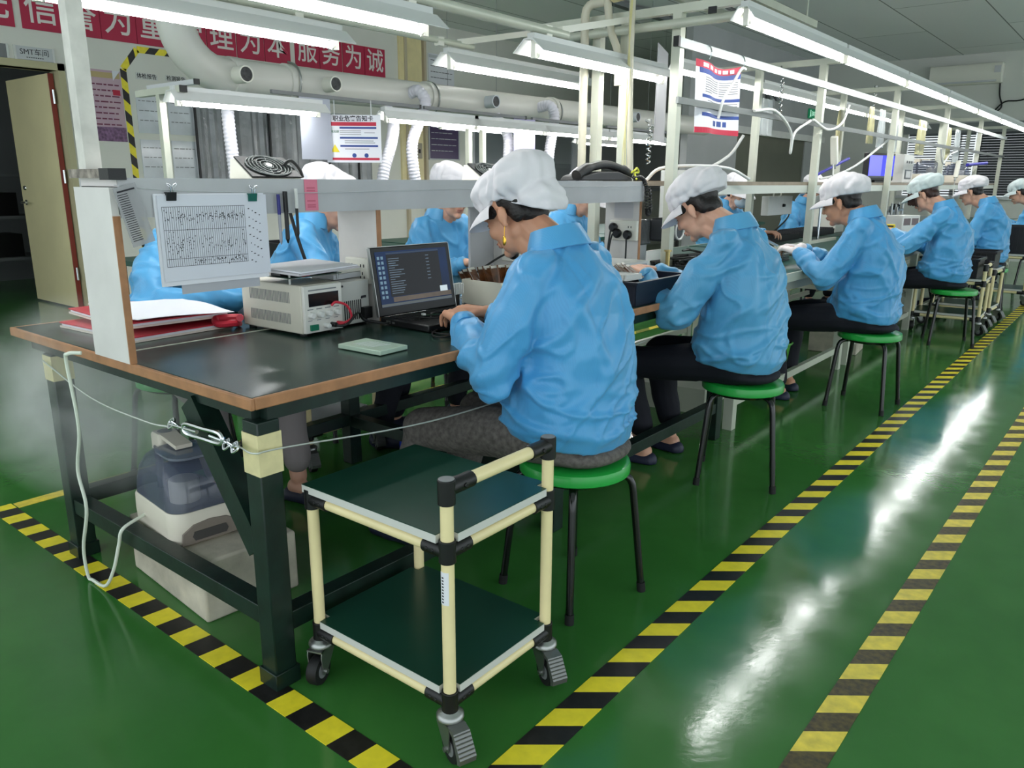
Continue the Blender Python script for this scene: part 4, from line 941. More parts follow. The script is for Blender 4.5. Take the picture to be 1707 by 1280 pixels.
tag(MB().tube(cr([(-1.96, 1.553, ZT+0.028), (-1.945, 1.545, ZT+0.027), (-1.93, 1.57, ZT+0.03), (-1.935, 1.62, ZT+0.06), (-1.955, 1.66, ZT+0.03), (-1.93, 1.72, ZT+0.012), (-1.93, 1.75, ZT+0.012)]), 0.0042, 8).obj('test_lead', M_black), 'black lead running from the power supply towards the laptop', 'lead')
# board on standoffs and tilted clipboard on top
t = thing('circuit_board', 'green circuit board on metal standoffs on top of the power supply', 'circuit board', (-2.1, 1.52, 0.921), R(3))
MB().b2((-0.1, -0.1, 0.018), (0.08, 0.11, 0.0205)).obj('board', mat('pcb_green', (24, 70, 48), 0.4, var=(60, 0.4)), t)
q = MB()
for x in (-0.09, 0.07):
    for y in (-0.09, 0.1): q.cyl((x, y, 0), (x, y, 0.03), 0.004, n=8)
objs(q, 'standoff', M_steel, t)
q = MB(); random.seed(3)
for k in range(22): q.box((random.uniform(-0.09, 0.065), random.uniform(-0.09, 0.09), 0.028), (random.uniform(0.01, 0.035), random.uniform(0.01, 0.035), random.uniform(0.008, 0.016)))
q.obj('components', M_black, t)
MB().b2((0.05, -0.045, 0.0205), (0.075, -0.005, 0.034)).obj('connector', M_redplastic, t)
t = thing('clipboard', 'tilted pale clipboard with sheets resting on the circuit board', 'clipboard', (-2.07, 1.53, 0.962), R(12))
Mt = Matrix.Rotation(R(3), 3, 'Y')
MB().box((0, 0, 0), (0.2, 0.29, 0.006), M=Mt).obj('board', mat('pale_plate', (196, 192, 196), 0.4), t)
MB().box((0.002, 0.002, 0.0055), (0.19, 0.27, 0.004), M=Mt).obj('paper', M_paper, t)
t = thing('white_case', 'flat white plastic case lying behind the laptop screen edge', 'case', (-2.13, 1.7, 0.911), R(8))
MB().b2((-0.05, -0.07, 0), (0.05, 0.08, 0.018)).obj('lower_shell', M_lgrey, t, bevel=0.003); MB().b2((-0.05, -0.07, 0.0185), (0.05, 0.08, 0.03)).obj('upper_shell', M_offwhite, t, bevel=0.003)

# laptop
lp = thing('laptop', 'open black laptop with a dark screen on the workbench', 'laptop', (-1.967, 1.925, ZT), R(-2))
bd = MB().b2((0, -0.178, 0.002), (0.235, 0.178, 0.024)).obj('base', M_black, lp, bevel=0.004)
k = MB()
for r_ in range(6):
    for c_ in range(15): k.box((0.03+0.0185*r_, -0.15+0.0212*c_, 0.0255), (0.0155, 0.018, 0.003))
k.obj('keyboard', mat('key_black', (26, 26, 27), 0.5), bd)
MB().b2((0.16, -0.05, 0.0242), (0.215, 0.05, 0.0252)).obj('touchpad', mat('pad_black', (30, 30, 32), 0.3), bd)
q = MB(); q.b2((0.03, -0.1795, 0.008), (0.05, -0.177, 0.018)); q.b2((0.06, -0.1795, 0.01), (0.072, -0.177, 0.016)); objs(q, 'side_port', M_steel, bd)
Ms = Matrix.Translation((0.0, 0, 0.024)) @ Matrix.Rotation(R(-10), 4, 'Y')
s_ = MB(); s_.M = Ms; s_.b2((-0.012, -0.182, 0.0), (0.0, 0.182, 0.232)); lid = s_.obj('screen_lid', M_black, lp, bevel=0.004)
s_ = MB(); s_.M = Ms
for sgn in (-1, 1): s_.b2((-0.0125, sgn*0.1825-0.0012, 0), (0.0, sgn*0.1825+0.0012, 0.23))
s_.b2((-0.0125, -0.182, 0.2315), (0, 0.182, 0.2335)); s_.obj('silver_edge', M_steel, lid)
def scr(y0, z0, y1, z1, x, m, nm, par):
    b = MB(); b.M = Ms; b.b2((x-0.0006, y0, z0), (x, y1, z1)); return b.obj(nm, m, par)
ds = scr(-0.165, 0.03, 0.165, 0.216, 0.0012, mat('desktop_blue', (12, 40, 80), 0.12, spec=0.2, emit=0.2, var=(6, 0.5)), 'display', lid)
scr(-0.118, 0.062, 0.125, 0.205, 0.0016, mat('dark_window', (12, 14, 21), 0.12, spec=0.25, emit=0.1), 'program_window', ds)
scr(-0.118, 0.206, 0.125, 0.211, 0.0016, mat('title_bar', (52, 66, 88), 0.2, spec=0.2, emit=0.2), 'title_bar', ds)
scr(-0.165, 0.031, 0.165, 0.04, 0.0016, mat('task_bar', (70, 76, 78), 0.2, emit=0.25), 'task_bar', ds)
scr(-0.11, 0.044, 0.165, 0.06, 0.0014, mat('sand_picture', (96, 80, 66), 0.3, emit=0.2, var=(20, 0.3)), 'wallpaper_strip', ds)
scr(0.112, 0.06, 0.148, 0.08, 0.002, mat('pop_up', (196, 206, 210), 0.3, emit=0.3), 'pop_up', ds)
b = MB(); b.M = Ms; random.seed(5)
for i in range(9): b.b2((0.0014, -0.158, 0.058+0.0165*i), (0.0018, -0.148, 0.068+0.0165*i)); b.b2((0.0014, -0.142, 0.058+0.0165*i), (0.0018, -0.132, 0.068+0.0165*i))
b.obj('desktop_icons', mat('icon_tint', (110, 140, 160), 0.3, emit=0.15), ds)
b = MB(); b.M = Ms
for i in range(16):
    b.b2((0.0018, -0.112, 0.072+0.0078*i), (0.0021, -0.112+random.uniform(0.02, 0.07), 0.0745+0.0078*i))
b.obj('text_lines', mat('screen_text', (90, 106, 122), 0.3, emit=0.2), ds)
b = MB(); b.M = Ms
for i in range(0, 16, 2): b.b2((0.0018, 0.06, 0.11+0.0058*i), (0.0021, 0.075, 0.1125+0.0058*i))
b.obj('number_column', MATS['screen_text'], ds)
cab = MB()
cab.tube(cr([(-1.86, 1.80, ZT+0.03), (-1.80, 1.84, ZT+0.03), (-1.78, 1.93, ZT+0.03), (-1.84, 1.97, ZT+0.03), (-1.88, 1.9, ZT+0.03), (-1.83, 1.84, ZT+0.03), (-1.76, 1.76, ZT+0.006), (-1.66, 1.74, ZT+0.006), (-1.64, 1.82, ZT+0.006), (-1.7, 1.92, ZT+0.006), (-1.76, 1.86, ZT+0.006), (-1.72, 1.74, ZT+0.006), (-1.66, 1.69, ZT+0.006), (-1.63, 1.73, ZT+0.006), (-1.65, 1.88, ZT+0.006), (-1.70, 1.95, ZT+0.006)]), 0.0028, 6)
tag(cab.obj('usb_cable', M_black), 'thin black cable coiled on the laptop and the bench in front of it', 'cable')
t = thing('usb_board', 'small bare circuit board with a white connector lying on the laptop', 'circuit board', (-1.85, 1.86, ZT+0.031), R(70))
MB().b2((-0.03, -0.008, 0), (0.03, 0.008, 0.002)).obj('board', MATS['pcb_green'], t); MB().b2((-0.03, -0.007, 0.002), (-0.02, 0.007, 0.008)).obj('connector', M_white, t)
tag(MB().tube(cr([(-1.82, 1.9, ZT+0.034), (-1.76, 1.93, ZT+0.034), (-1.69, 1.96, ZT+0.03)]), 0.0035, 6).obj('white_lead', M_white), 'short white lead on the laptop running towards the nearest worker', 'lead')
# glass-like plate in front
t = thing('test_plate', 'pale green translucent plate lying on the bench in front of the laptop', 'plate', (-1.69, 1.463, ZT), R(3))
MB().b2((-0.085, -0.055, 0.001), (0.085, 0.055, 0.014)).obj('plate', mat('pale_green_acrylic', (178, 198, 178), 0.15, alpha=0.92), t, bevel=0.002)
q = MB()
for i in range(7): q.bar((-0.05+0.012*i, -0.03, 0.0145), (-0.05+0.012*i+0.02, 0.03, 0.0145), 0.0012, 0.0006)
q.obj('etched_lines', M_lgrey, t)
# cream box with flat connectors, black bin
M_creambox = mat('cream_box', (234, 228, 210), 0.45)
def open_box(loc, sx, sy, sz, m, label, name, rz=0, wall=0.004, cat='box'):
    t = thing(name, label, cat, loc, rz); b = MB()
    b.b2((-sx/2, -sy/2, 0), (sx/2, sy/2, wall))
    for s_ in (-1, 1):
        b.b2((s_*sx/2-(wall if s_ > 0 else 0), -sy/2, wall), (s_*sx/2+(0 if s_ > 0 else wall), sy/2, sz)); b.b2((-sx/2+wall, s_*sy/2-(wall if s_ > 0 else 0), wall), (sx/2-wall, s_*sy/2+(0 if s_ > 0 else wall), sz))
    b.obj('box_shell', m, t); return t
open_box((-1.99, 2.4, ZT), 0.2, 0.24, 0.095, M_creambox, 'open cream box holding brown flat cables, beside the nearest worker', 'cream_box')
M_flex = mat('brown_flex_film', (128, 78, 44), 0.25, var=(30, 0.4))
M_conn = mat('pale_connector', (220, 216, 206), 0.4)
def flex(loc, rz, tilt, label, group, l=0.12):
    t = thing('flat_cable', label, 'flat cable', loc, rz, group); Mx = Matrix.Rotation(R(tilt), 3, 'Y')
    MB().box(Mx @ Vector((0, 0, l/2)), (0.0015, 0.05, l), M=Mx).obj('film', M_flex, t); MB().box(Mx @ Vector((0.001, 0, l-0.006)), (0.004, 0.04, 0.01), M=Mx).obj('connector', M_conn, t)
for i in range(12): flex((-2.07+0.012*i, 2.33+0.01*i, ZT+0.03), R(-18+9*(i % 4)), -46+3*i+5*(i % 3), 'brown flat cable with a pale tip standing in the open cream box', 'flat cables in the cream box', 0.12)
def tray(loc, sx, sy, sz, m, label, rz=0, group=None):
    t = thing('parts_tray', label, 'tray', loc, rz, group); b = MB(); w_ = 0.006
    for s_ in (-1, 1):
        b.b2((s_*sx/2-w_/2, -sy/2, 0), (s_*sx/2+w_/2, sy/2, sz)); b.b2((-sx/2, s_*sy/2-w_/2, 0), (sx/2, s_*sy/2+w_/2, sz))
    b.b2((-sx/2, -sy/2, 0), (sx/2, sy/2, w_)); b.obj('tray_shell', m, t)
    r_ = MB()
    for s_ in (-1, 1):
        r_.b2((s_*(sx/2+0.006)-0.01, -sy/2-0.014, sz), (s_*(sx/2+0.006)+0.01, sy/2+0.014, sz+0.008)); r_.b2((-sx/2, s_*(sy/2+0.006)-0.01, sz), (sx/2, s_*(sy/2+0.006)+0.01, sz+0.008))
    r_.obj('rim', m, t); return t
M_bin = mat('blue_black_bin', (24, 28, 42), 0.4)
tray((-1.66, 2.86, ZT), 0.28, 0.42, 0.085, M_bin, 'blue-black parts bin at the bench edge between the first two workers')
t = thing('connector_strip', 'white ridged connector strip lying on the parts bin', 'connector', (-1.68, 2.72, ZT+0.094), R(-4))
b = MB(); b.b2((-0.12, -0.05, 0), (0.12, 0.05, 0.006))
for i in range(16): b.b2((-0.118+0.0152*i, -0.056, 0.0), (-0.110+0.0152*i, 0.05, 0.022))
b.obj('ridges', M_white, t)
for i in range(14): flex((-1.78+0.016*i, 2.79+0.006*(i % 3), ZT+0.094), R(20), -58+3*(i % 4), 'brown flat cable with a pale tip heaped on the parts bin', 'flat cables on the parts bin', 0.085)
t = thing('instrument_case', 'white metal instrument case with a dark open side behind the brown flat cables', 'case', (-2.03, 3.2, ZT), R(2))
b = MB(); b.b2((-0.15, -0.2, 0.095), (0.15, 0.2, 0.1)); b.b2((-0.15, -0.2, 0), (0.15, 0.2, 0.004)); b.b2((-0.15, 0.196, 0.004), (0.15, 0.2, 0.095)); b.b2((-0.15, -0.2, 0.004), (-0.146, 0.196, 0.095)); b.b2((0.146, -0.02, 0.004), (0.15, 0.196, 0.095)); b.b2((0.14, -0.2, 0.0), (0.15, -0.19, 0.095)); b.obj('case', M_white, t)
MB().b2((0.1505, 0.01, 0.012), (0.152, 0.18, 0.088)).obj('side_panel', mat('blue_grey_panel', (160, 166, 172), 0.4), t)
t2 = thing('black_box_unit', 'black plastic unit with a pale label lying next to the cream box', 'device', (-2.1, 2.18, ZT), R(5))
MB().b2((-0.05, -0.04, 0), (0.05, 0.045, 0.05)).obj('body', M_black, t2, bevel=0.004)
q = MB()
for i in range(7): q.b2((0.0505, -0.035+0.011*i, 0.05), (0.075, -0.029+0.011*i, 0.09))
q.b2((0.03, -0.04, 0.045), (0.05, 0.045, 0.06)); q.obj('white_clips', M_white, t2)
flex((-2.12, 2.17, ZT+0.05), R(30), -30, 'brown flat cable tilted on the black unit left of the cream box', 'flat cables by the black unit', 0.09)
flex((-2.1, 2.2, ZT+0.05), R(30), -25, 'brown flat cable tilted on the black unit left of the cream box', 'flat cables by the black unit', 0.09)
tag(MB().tube(cr([(-2.05, 2.25, ZT+0.006), (-1.93, 2.2, ZT+0.006), (-1.85, 2.16, ZT+0.006), (-1.78, 2.2, ZT+0.006), (-1.8, 2.3, ZT+0.006)]), 0.003, 6).obj('thin_cable', M_black), 'thin black cable curling on the bench by the cream box', 'cable')

# red folders with papers
def folder(loc, rz, label, paper):
    t = thing('folder', label, 'folder', loc, rz, 'red folders on the workbench')
    MB().b2((-0.22, -0.17, 0), (0.22, 0.17, 0.006)).obj('back_cover', mat('pale_cover', (226, 214, 200), 0.5), t)
    MB().b2((-0.215, -0.165, 0.006), (0.215, 0.165, 0.014)).obj('sheets', M_paper, t)
    MB().b2((-0.22, -0.17, 0.014), (0.22, 0.17, 0.018)).obj('front_cover', M_redplastic, t)
    return t
folder((-2.52, 1.22, ZT), R(4), 'lower red folder of the pair on the bench behind the white end panel', 1)
folder((-2.56, 1.25, ZT+0.032), R(-3), 'upper red folder with a loose sheet on it, behind the white end panel', 1)
tag(MB().box((-2.58, 1.3, ZT+0.025), (0.3, 0.2, 0.013), R(8)).obj('test_jig', mat('dark_jig', (40, 42, 42), 0.5, var=(80, 0.6))), 'dark circuit jig squeezed between the two red folders', 'jig')
mb = MB(); n = 14
def sheet_grid(cx, cy, cz, sx, sy, rz, fn, th=0.0012):
    mb = MB(); n = 16; Rm = Matrix.Rotation(rz, 3, 'Z'); vs = []
    for k in (0, 1):
        for i in range(n+1):
            for j in range(n+1):
                u, v = i/n-0.5, j/n-0.5; p = Rm @ Vector((u*sx, v*sy, 0)); vs.append((cx+p.x, cy+p.y, cz+fn(u, v)+(th if k else 0)))
    N = (n+1)*(n+1); fs = []
    for i in range(n):
        for j in range(n):
            a = i*(n+1)+j; q = (a, a+n+1, a+n+2, a+1); fs.append(tuple(N+w_ for w_ in q)); fs.append(q[::-1])
    for i in range(n):
        for a, b_ in (((i)*(n+1), (i+1)*(n+1)), ((i+1)*(n+1)+n, i*(n+1)+n)): fs.append((a, b_, N+b_, N+a))
        for a, b_ in ((i+1, i), (n*(n+1)+i, n*(n+1)+i+1)): fs.append((a, b_, N+b_, N+a))
    return mb.add(vs, fs)
tag(sheet_grid(-2.5, 1.26, ZT+0.052, 0.44, 0.3, R(-6), lambda u, v: 0.004+0.02*max(0, abs(u)-0.3)+0.006*math.sin(5*u+3*v)).obj('loose_sheet', M_paper), 'loose white sheet curling on the upper red folder', 'paper')
tag(MB().tube(cr([(-2.3, 1.42, ZT+0.01), (-2.27, 1.38, ZT+0.02), (-2.29, 1.34, ZT+0.02), (-2.33, 1.36, ZT+0.03), (-2.3, 1.42, ZT+0.03), (-2.26, 1.4, ZT+0.035)]), 0.012, 8).obj('red_lead', M_redplastic), 'bundle of red leads beside the putty power supply', 'lead')

# ---- papers and pens hung on the shelf
M_sheet = mat('hung_sheet', (216, 217, 226), 0.45)
t = thing('record_sheet', 'large landscape record form in a clear sleeve hanging from two clips', 'paper', (-2.004, 1.19, 1.19))
MB().b2((-0.006, -0.165, -0.235), (-0.002, 0.16, 0.004)).obj('backing_stack', M_paper, t)
MB().b2((0.0, -0.158, -0.222), (0.0015, 0.165, 0.0)).obj('sleeve', M_sheet, t)
g = MB(); x = 0.0016
for i in range(41):
    y = -0.148+0.006*i; g.b2((x, y, -0.185), (x+0.0004, y+0.0007, -0.03))
for z in (-0.185, -0.165, -0.09, -0.03): g.b2((x, -0.148, z), (x+0.0004, 0.0935, z+0.001))
g.obj('ruled_table', M_ink, t)
g = MB(); random.seed(11)
for i in range(260):
    k = random.random(); y = random.uniform(-0.146, 0.09)
    z = random.gauss(-0.058, 0.006) if k < 0.45 else (random.gauss(-0.128, 0.014) if y < -0.07 or k < 0.7 else random.gauss(-0.175, 0.004))
    g.b2((x, y, z), (x+0.0004, y+0.0022, z+random.uniform(0.0015, 0.004)))
for i in range(26): g.b2((x, 0.102+0.011*(i % 4)+random.uniform(0, 0.004), -0.04-0.006*i), (x+0.0004, 0.102+0.011*(i % 4)+0.006, -0.0375-0.006*i))
g.obj('handwriting', M_ink, t)
MB().b2((-0.007, -0.11, -0.26), (-0.006, 0.13, -0.2)).obj('lower_sheet', mat('grey_sheet', (176, 176, 182), 0.5), t)
def clip(y, z, m, label):
    t = thing('binder_clip', label, 'clip', (-2.002, y, z), 0, 'binder clips on the shelf string')
    MB().prism([(-0.008, 0.008), (0.008, 0.008), (0.003, -0.014), (-0.003, -0.014)], 0.026, (0, -0.013, 0), ((1,0,0), (0,0,1), (0,1,0))).obj('jaw', m, t)
    h = MB()
    for s_ in (-1, 1): h.tube(cr([(0.007, s_*0.004, 0.008), (0.01, s_*0.006, 0.02), (0.01, s_*0.012, 0.026), (0.01, s_*0.004+0.008*s_, 0.03), (0.009, s_*0.002, 0.024), (0.007, s_*0.004, 0.008)], 4), 0.0011, 6)
    objs(h, 'wire_handle', M_chrome, t)
clip(1.07, 1.19, M_black, 'black binder clip at the upper left of the record form')
clip(1.31, 1.185, mat('teal_clip', (24, 96, 84), 0.4), 'teal binder clip at the upper right of the record form')
tag(MB().tube(cr([(-2.008, 0.93, 1.216), (-2.006, 1.07, 1.203), (-2.006, 1.3, 1.196), (-2.006, 1.55, 1.193), (-2.006, 2.1, 1.2), (-2.006, 2.6, 1.205), (-2.006, 3.5, 1.21)]), 0.0012, 5).obj('string', M_lgrey), 'thin white string stretched along the shelf front', 'string')
t = thing('ruler_sleeve', 'clear sleeve strip with a printed scale hanging tilted at the end panel corner', 'sleeve', (-2.0, 0.95, 1.215))
Mt = Matrix.Rotation(R(14), 3, 'X')
MB().box(Mt @ Vector((0, 0, -0.075)), (0.002, 0.06, 0.15), M=Mt).obj('film', mat('sleeve_film', (170, 170, 172), 0.15, alpha=0.6), t)
q = MB()
for i in range(22): q.box(Mt @ Vector((0.002, -0.012, -0.02-0.0055*i)), (0.001, 0.026, 0.0015), M=Mt)
q.box(Mt @ Vector((0.002, 0.0, -0.012)), (0.001, 0.045, 0.004), M=Mt); q.obj('printed_scale', M_ink, t)
def pen(y, z0, z1, label, capm, bodym, r_=0.005, gripm=None):
    t = thing('pen', label, 'pen', (-1.998, y, 0), 0, 'pens hung on the shelf string')
    zc = z1-(z1-z0)*0.4
    MB().cyl((0, 0, z0+0.012), (0, 0, zc), r_*0.9, n=12).obj('barrel', bodym, t)
    MB().cyl((0, 0, zc), (0, 0, z1), r_, n=12).obj('cap', capm, t)
    MB().cyl((0, 0, z0), (0, 0, z0+0.012), r_*0.2, r_*0.85, n=12).obj('tip', gripm or bodym, t)
    MB().b2((r_*0.9, -0.0018, zc+0.004), (r_*0.9+0.002, 0.0018, z1-0.004)).obj('pocket_clip', capm, t)
pen(1.394, 1.045, 1.19, 'blue capped pen, leftmost of three hung on the shelf string', mat('navy_cap', (36, 36, 120), 0.35), mat('clear_barrel', (150, 150, 160), 0.3))
pen(1.418, 1.048, 1.198, 'black marker pen in the middle of three on the shelf string', M_black, M_black, 0.007)
pen(1.456, 1.062, 1.206, 'white and black ballpoint, rightmost of three on the shelf string', M_white, M_black)
t = thing('pink_label', 'pink printed sticker on the shelf front', 'label', (-2.012, 1.522, 1.185))
MB().b2((0, -0.024, -0.045), (0.001, 0.024, 0.047)).obj('sticker', mat('pink_sticker', (220, 124, 146), 0.5), t)
q = MB()
for z in (0.02, 0.012, -0.018, -0.03, -0.036): q.b2((0.001, -0.016, z), (0.0014, 0.014, z+0.004))
q.obj('faint_print', mat('pink_print', (196, 92, 116), 0.5), t)
# fans and black things on top of the shelf
def fan(y, label, rz=0):
    t = thing('desk_fan', label, 'fan', (-2.12, y, ZS+0.001), rz, 'ionising fans on top of the shelf')
    MB().prism([(-0.06, 0), (0.058, 0), (-0.03, 0.058), (-0.05, 0.058)], 0.17, (0, 0.085, 0), ((1,0,0), (0,0,1), (0,-1,0))).obj('housing', M_offwhite, t, smooth=0, bevel=0.002)
    a = Vector((0.06, 0, 0.003)); b_ = Vector((-0.03, 0, 0.061)); d = (b_-a); l = d.length; d.normalize(); X = Vector((0, 1, 0)); nrm = X.cross(d); nrm = nrm if nrm.z > 0 else -nrm
    MB().prism([(-0.086, -l/2), (0.086, -l/2), (0.086, l/2), (-0.086, l/2)], 0.005, a.lerp(b_, 0.5), (X, d, nrm)).obj('fan_plate', M_black, t)
    c0 = (a+b_)/2+nrm*0.005; g = MB()
    for r_ in (0.014, 0.026, 0.038, 0.05, 0.062, 0.074):
        g.tube([c0+X*(r_*math.cos(R(k)))+d*(min(r_, 0.052)*math.sin(R(k)))+nrm*0.003 for k in range(0, 360, 15)], 0.0024, 6, closed=True)
    for k in (20, 80, 140): g.tube([c0+X*(0.078*math.cos(R(k)))+d*(0.052*math.sin(R(k)))+nrm*0.003, c0-X*(0.078*math.cos(R(k)))-d*(0.052*math.sin(R(k)))+nrm*0.003], 0.0018, 6)
    g.obj('grille', mat('grille_grey', (84, 90, 88), 0.4, metal=0.3), t)
    MB().lathe([(0.012, 0), (0.01, 0.006)], c0, 16, Matrix((X, d, nrm)).transposed()).obj('hub', M_steel, t)
    return t
fan(1.44, 'white wedge-shaped fan with black grille left of the small cap, on the shelf'); fan(2.47, 'white wedge-shaped fan with black grille just left of the nearest worker cap')
tag(MB().tube(cr([(-2.12, 1.48, ZS+0.006), (-2.1, 1.49, ZS+0.04), (-2.1, 1.52, ZS+0.055), (-2.1, 1.55, ZS+0.03), (-2.1, 1.56, ZS+0.006)]), 0.005, 8).obj('fan_cable', M_black), 'short black cable arching beside the left fan', 'cable')
t = thing('desk_phone', 'black curved handset unit lying on the shelf end', 'phone', (-2.12, 3.3, ZS+0.002))
hs = MB(); hs.tube(cr([(0.03, -0.24, 0.022), (0.03, -0.15, 0.055), (0.03, 0.0, 0.075), (0.03, 0.15, 0.055), (0.03, 0.22, 0.03)]), [0.026]*7+[0.02]*12+[0.026]*6, 14); hs.obj('handset', M_black, t)
MB().prism([(-0.25, 0), (0.22, 0), (0.2, 0.02), (0.08, 0.045), (-0.1, 0.042), (-0.22, 0.022)], 0.12, (-0.06, 0, 0), ((0,1,0), (0,0,1), (1,0,0))).obj('cradle', mat('charcoal_plastic', (36, 36, 38), 0.4), t, bevel=0.006)
c = [(-2.05, 3.5, ZS+0.02), (-2.02, 3.53, ZS+0.02), (-1.995, 3.54, 1.2), (-1.99, 3.545, 1.1), (-1.985, 3.555, 1.07), (-1.985, 3.57, 1.1), (-1.99, 3.56, 1.2)]
P = cr(c, 40); Q = []
for i, p in enumerate(P): Q.append(p+Vector((0.008*math.cos(i*1.1), 0.008*math.sin(i*1.1), 0.004*math.sin(i*1.1))))
tag(MB().tube(Q, 0.0036, 6).obj('coiled_cable', M_black), 'black coiled cord dangling over the shelf front', 'cord')
q = MB().tube(cr([(-2.1, 3.42, ZS+0.01), (-2.09, 3.46, ZS+0.02), (-2.06, 3.52, ZS+0.05), (-2.06, 3.55, ZS+0.065), (-2.06, 3.57, ZS+0.045), (-2.06, 3.53, ZS+0.04), (-2.03, 3.5, ZS+0.01)]), 0.005, 6)
tag(q.obj('yellow_cable', mat('lime_cable', (214, 214, 70), 0.4)), 'lime yellow cable loop beside the black handset unit', 'cable')
tag(MB().tube(cr([(-2.19, 0.95, 1.1), (-2.16, 0.965, 1.0), (-2.19, 0.965, 0.93), (-2.2, 0.965, 0.86)]), 0.004, 6).obj('lead', M_grey), 'dark lead looped behind the white end panel', 'lead') if False else None
tag(MB().tube(cr([(-2.3, 1.64, 1.15), (-2.28, 1.67, 1.0), (-2.26, 1.7, 0.9), (-2.2, 1.74, 0.82)]), 0.006, 8).obj('black_cable', M_black), 'thick black cable hanging behind the pens', 'cable')

# ---- hanging safety cards
def hazard_card(loc, w_, h_, rz, label, bend=0.0, tilt=0.0):
    t = thing('safety_card', label, 'poster', loc, rz, None); t.rotation_euler = (tilt, 0, rz)
    MB().b2((-w_/2, -0.002, -h_), (w_/2, 0.002, 0)).obj('card', M_paper, t)
    def b(x0, z0, x1, z1, m, nm): MB().b2((x0*w_, -0.0034, -h_+z0*h_), (x1*w_, -0.002, -h_+z1*h_)).obj(nm, m, t)
    return t, b
# left card (white heading, crimson band)
t, b = hazard_card((-4.2, 3.545, 1.645), 0.36, 0.3, R(40), 'white safety notice card with crimson and navy bands below the low lamp')
b(-0.46, 0.77, 0.42, 0.85, M_red, 'crimson_band'); b(-0.25, 0.71, 0.42, 0.75, M_blue, 'navy_band'); b(-0.25, 0.5, 0.44, 0.54, M_blue, 'navy_band'); b(-0.25, 0.33, 0.44, 0.37, M_blue, 'navy_band'); b(-0.42, 0.05, 0.46, 0.1, M_red, 'crimson_band')
text('职业危害告知卡', 0.038, 'lettering', M_ink, face_y(0, -0.0035, -0.025), t, bold=0.0006)
text('二氧化碳', 0.018, 'lettering', mat('green_ink', (40, 120, 80), 0.5), face_y(-0.13, -0.0035, -0.105), t)
q = MB()
for (x0, x1, zz) in ((-0.09, 0.05, 0.66), (-0.09, 0.05, 0.62), (-0.09, 0.05, 0.58), (0.07, 0.14, 0.62), (-0.06, 0.13, 0.45), (-0.06, 0.14, 0.41), (-0.06, 0.1, 0.28)): q.b2((x0, -0.003, -0.3+zz*0.3), (x1, -0.002, -0.3+zz*0.3+0.004))
q.obj('small_print', M_grey, t)
MB().prism([(-0.03, 0), (0.03, 0), (0, 0.05)], 0.0015, (-0.125, -0.002, -0.235), ((1,0,0), (0,0,1), (0,-1,0))).obj('warning_triangle', M_yellow, t)
q = MB()
for x in (0.0, 0.08): q.lathe([(0.014, 0), (0.014, 0.0015)], (x, -0.002, -0.255), 18, Matrix.Rotation(R(90), 3, 'X'))
objs(q, 'round_symbol', M_blue, t)
MB().bar((-0.12, -0.002, 0), (-0.12, -0.002, 0.09), 0.006, 0.003, (0,1,0)).obj('hanger_strip', M_lgrey, t); MB().bar((0.12, 0.0, 0), (0.12, 0.0, 0.09), 0.006, 0.003, (0,1,0)).obj('hanger_strip', M_lgrey, t)
tag(MB().b2((-4.3, 3.2, 1.36), (-4.296, 3.44, 1.738)).obj('hanging_sheet', mat('pale_blue_sheet', (168, 172, 184), 0.4)), 'plain pale sheet hanging left of the safety notice card', 'paper')
tag(MB().box((-4.3, 5.5, 1.56), (0.004, 0.26, 0.36), R(-6)).obj('hanging_sheet', mat('lilac_sheet', (164, 160, 196), 0.4)), 'lilac tinted sheet hanging in front of a hose behind nearest cap', 'paper')
tag(MB().box((-2.52, 4.6, 1.75), (0.004, 0.42, 0.55), R(20)).obj('hanging_sheet', mat('pale_grey_sheet', (188, 188, 192), 0.4, alpha=0.9)), 'large pale grey sheet hanging behind the white square post', 'paper')
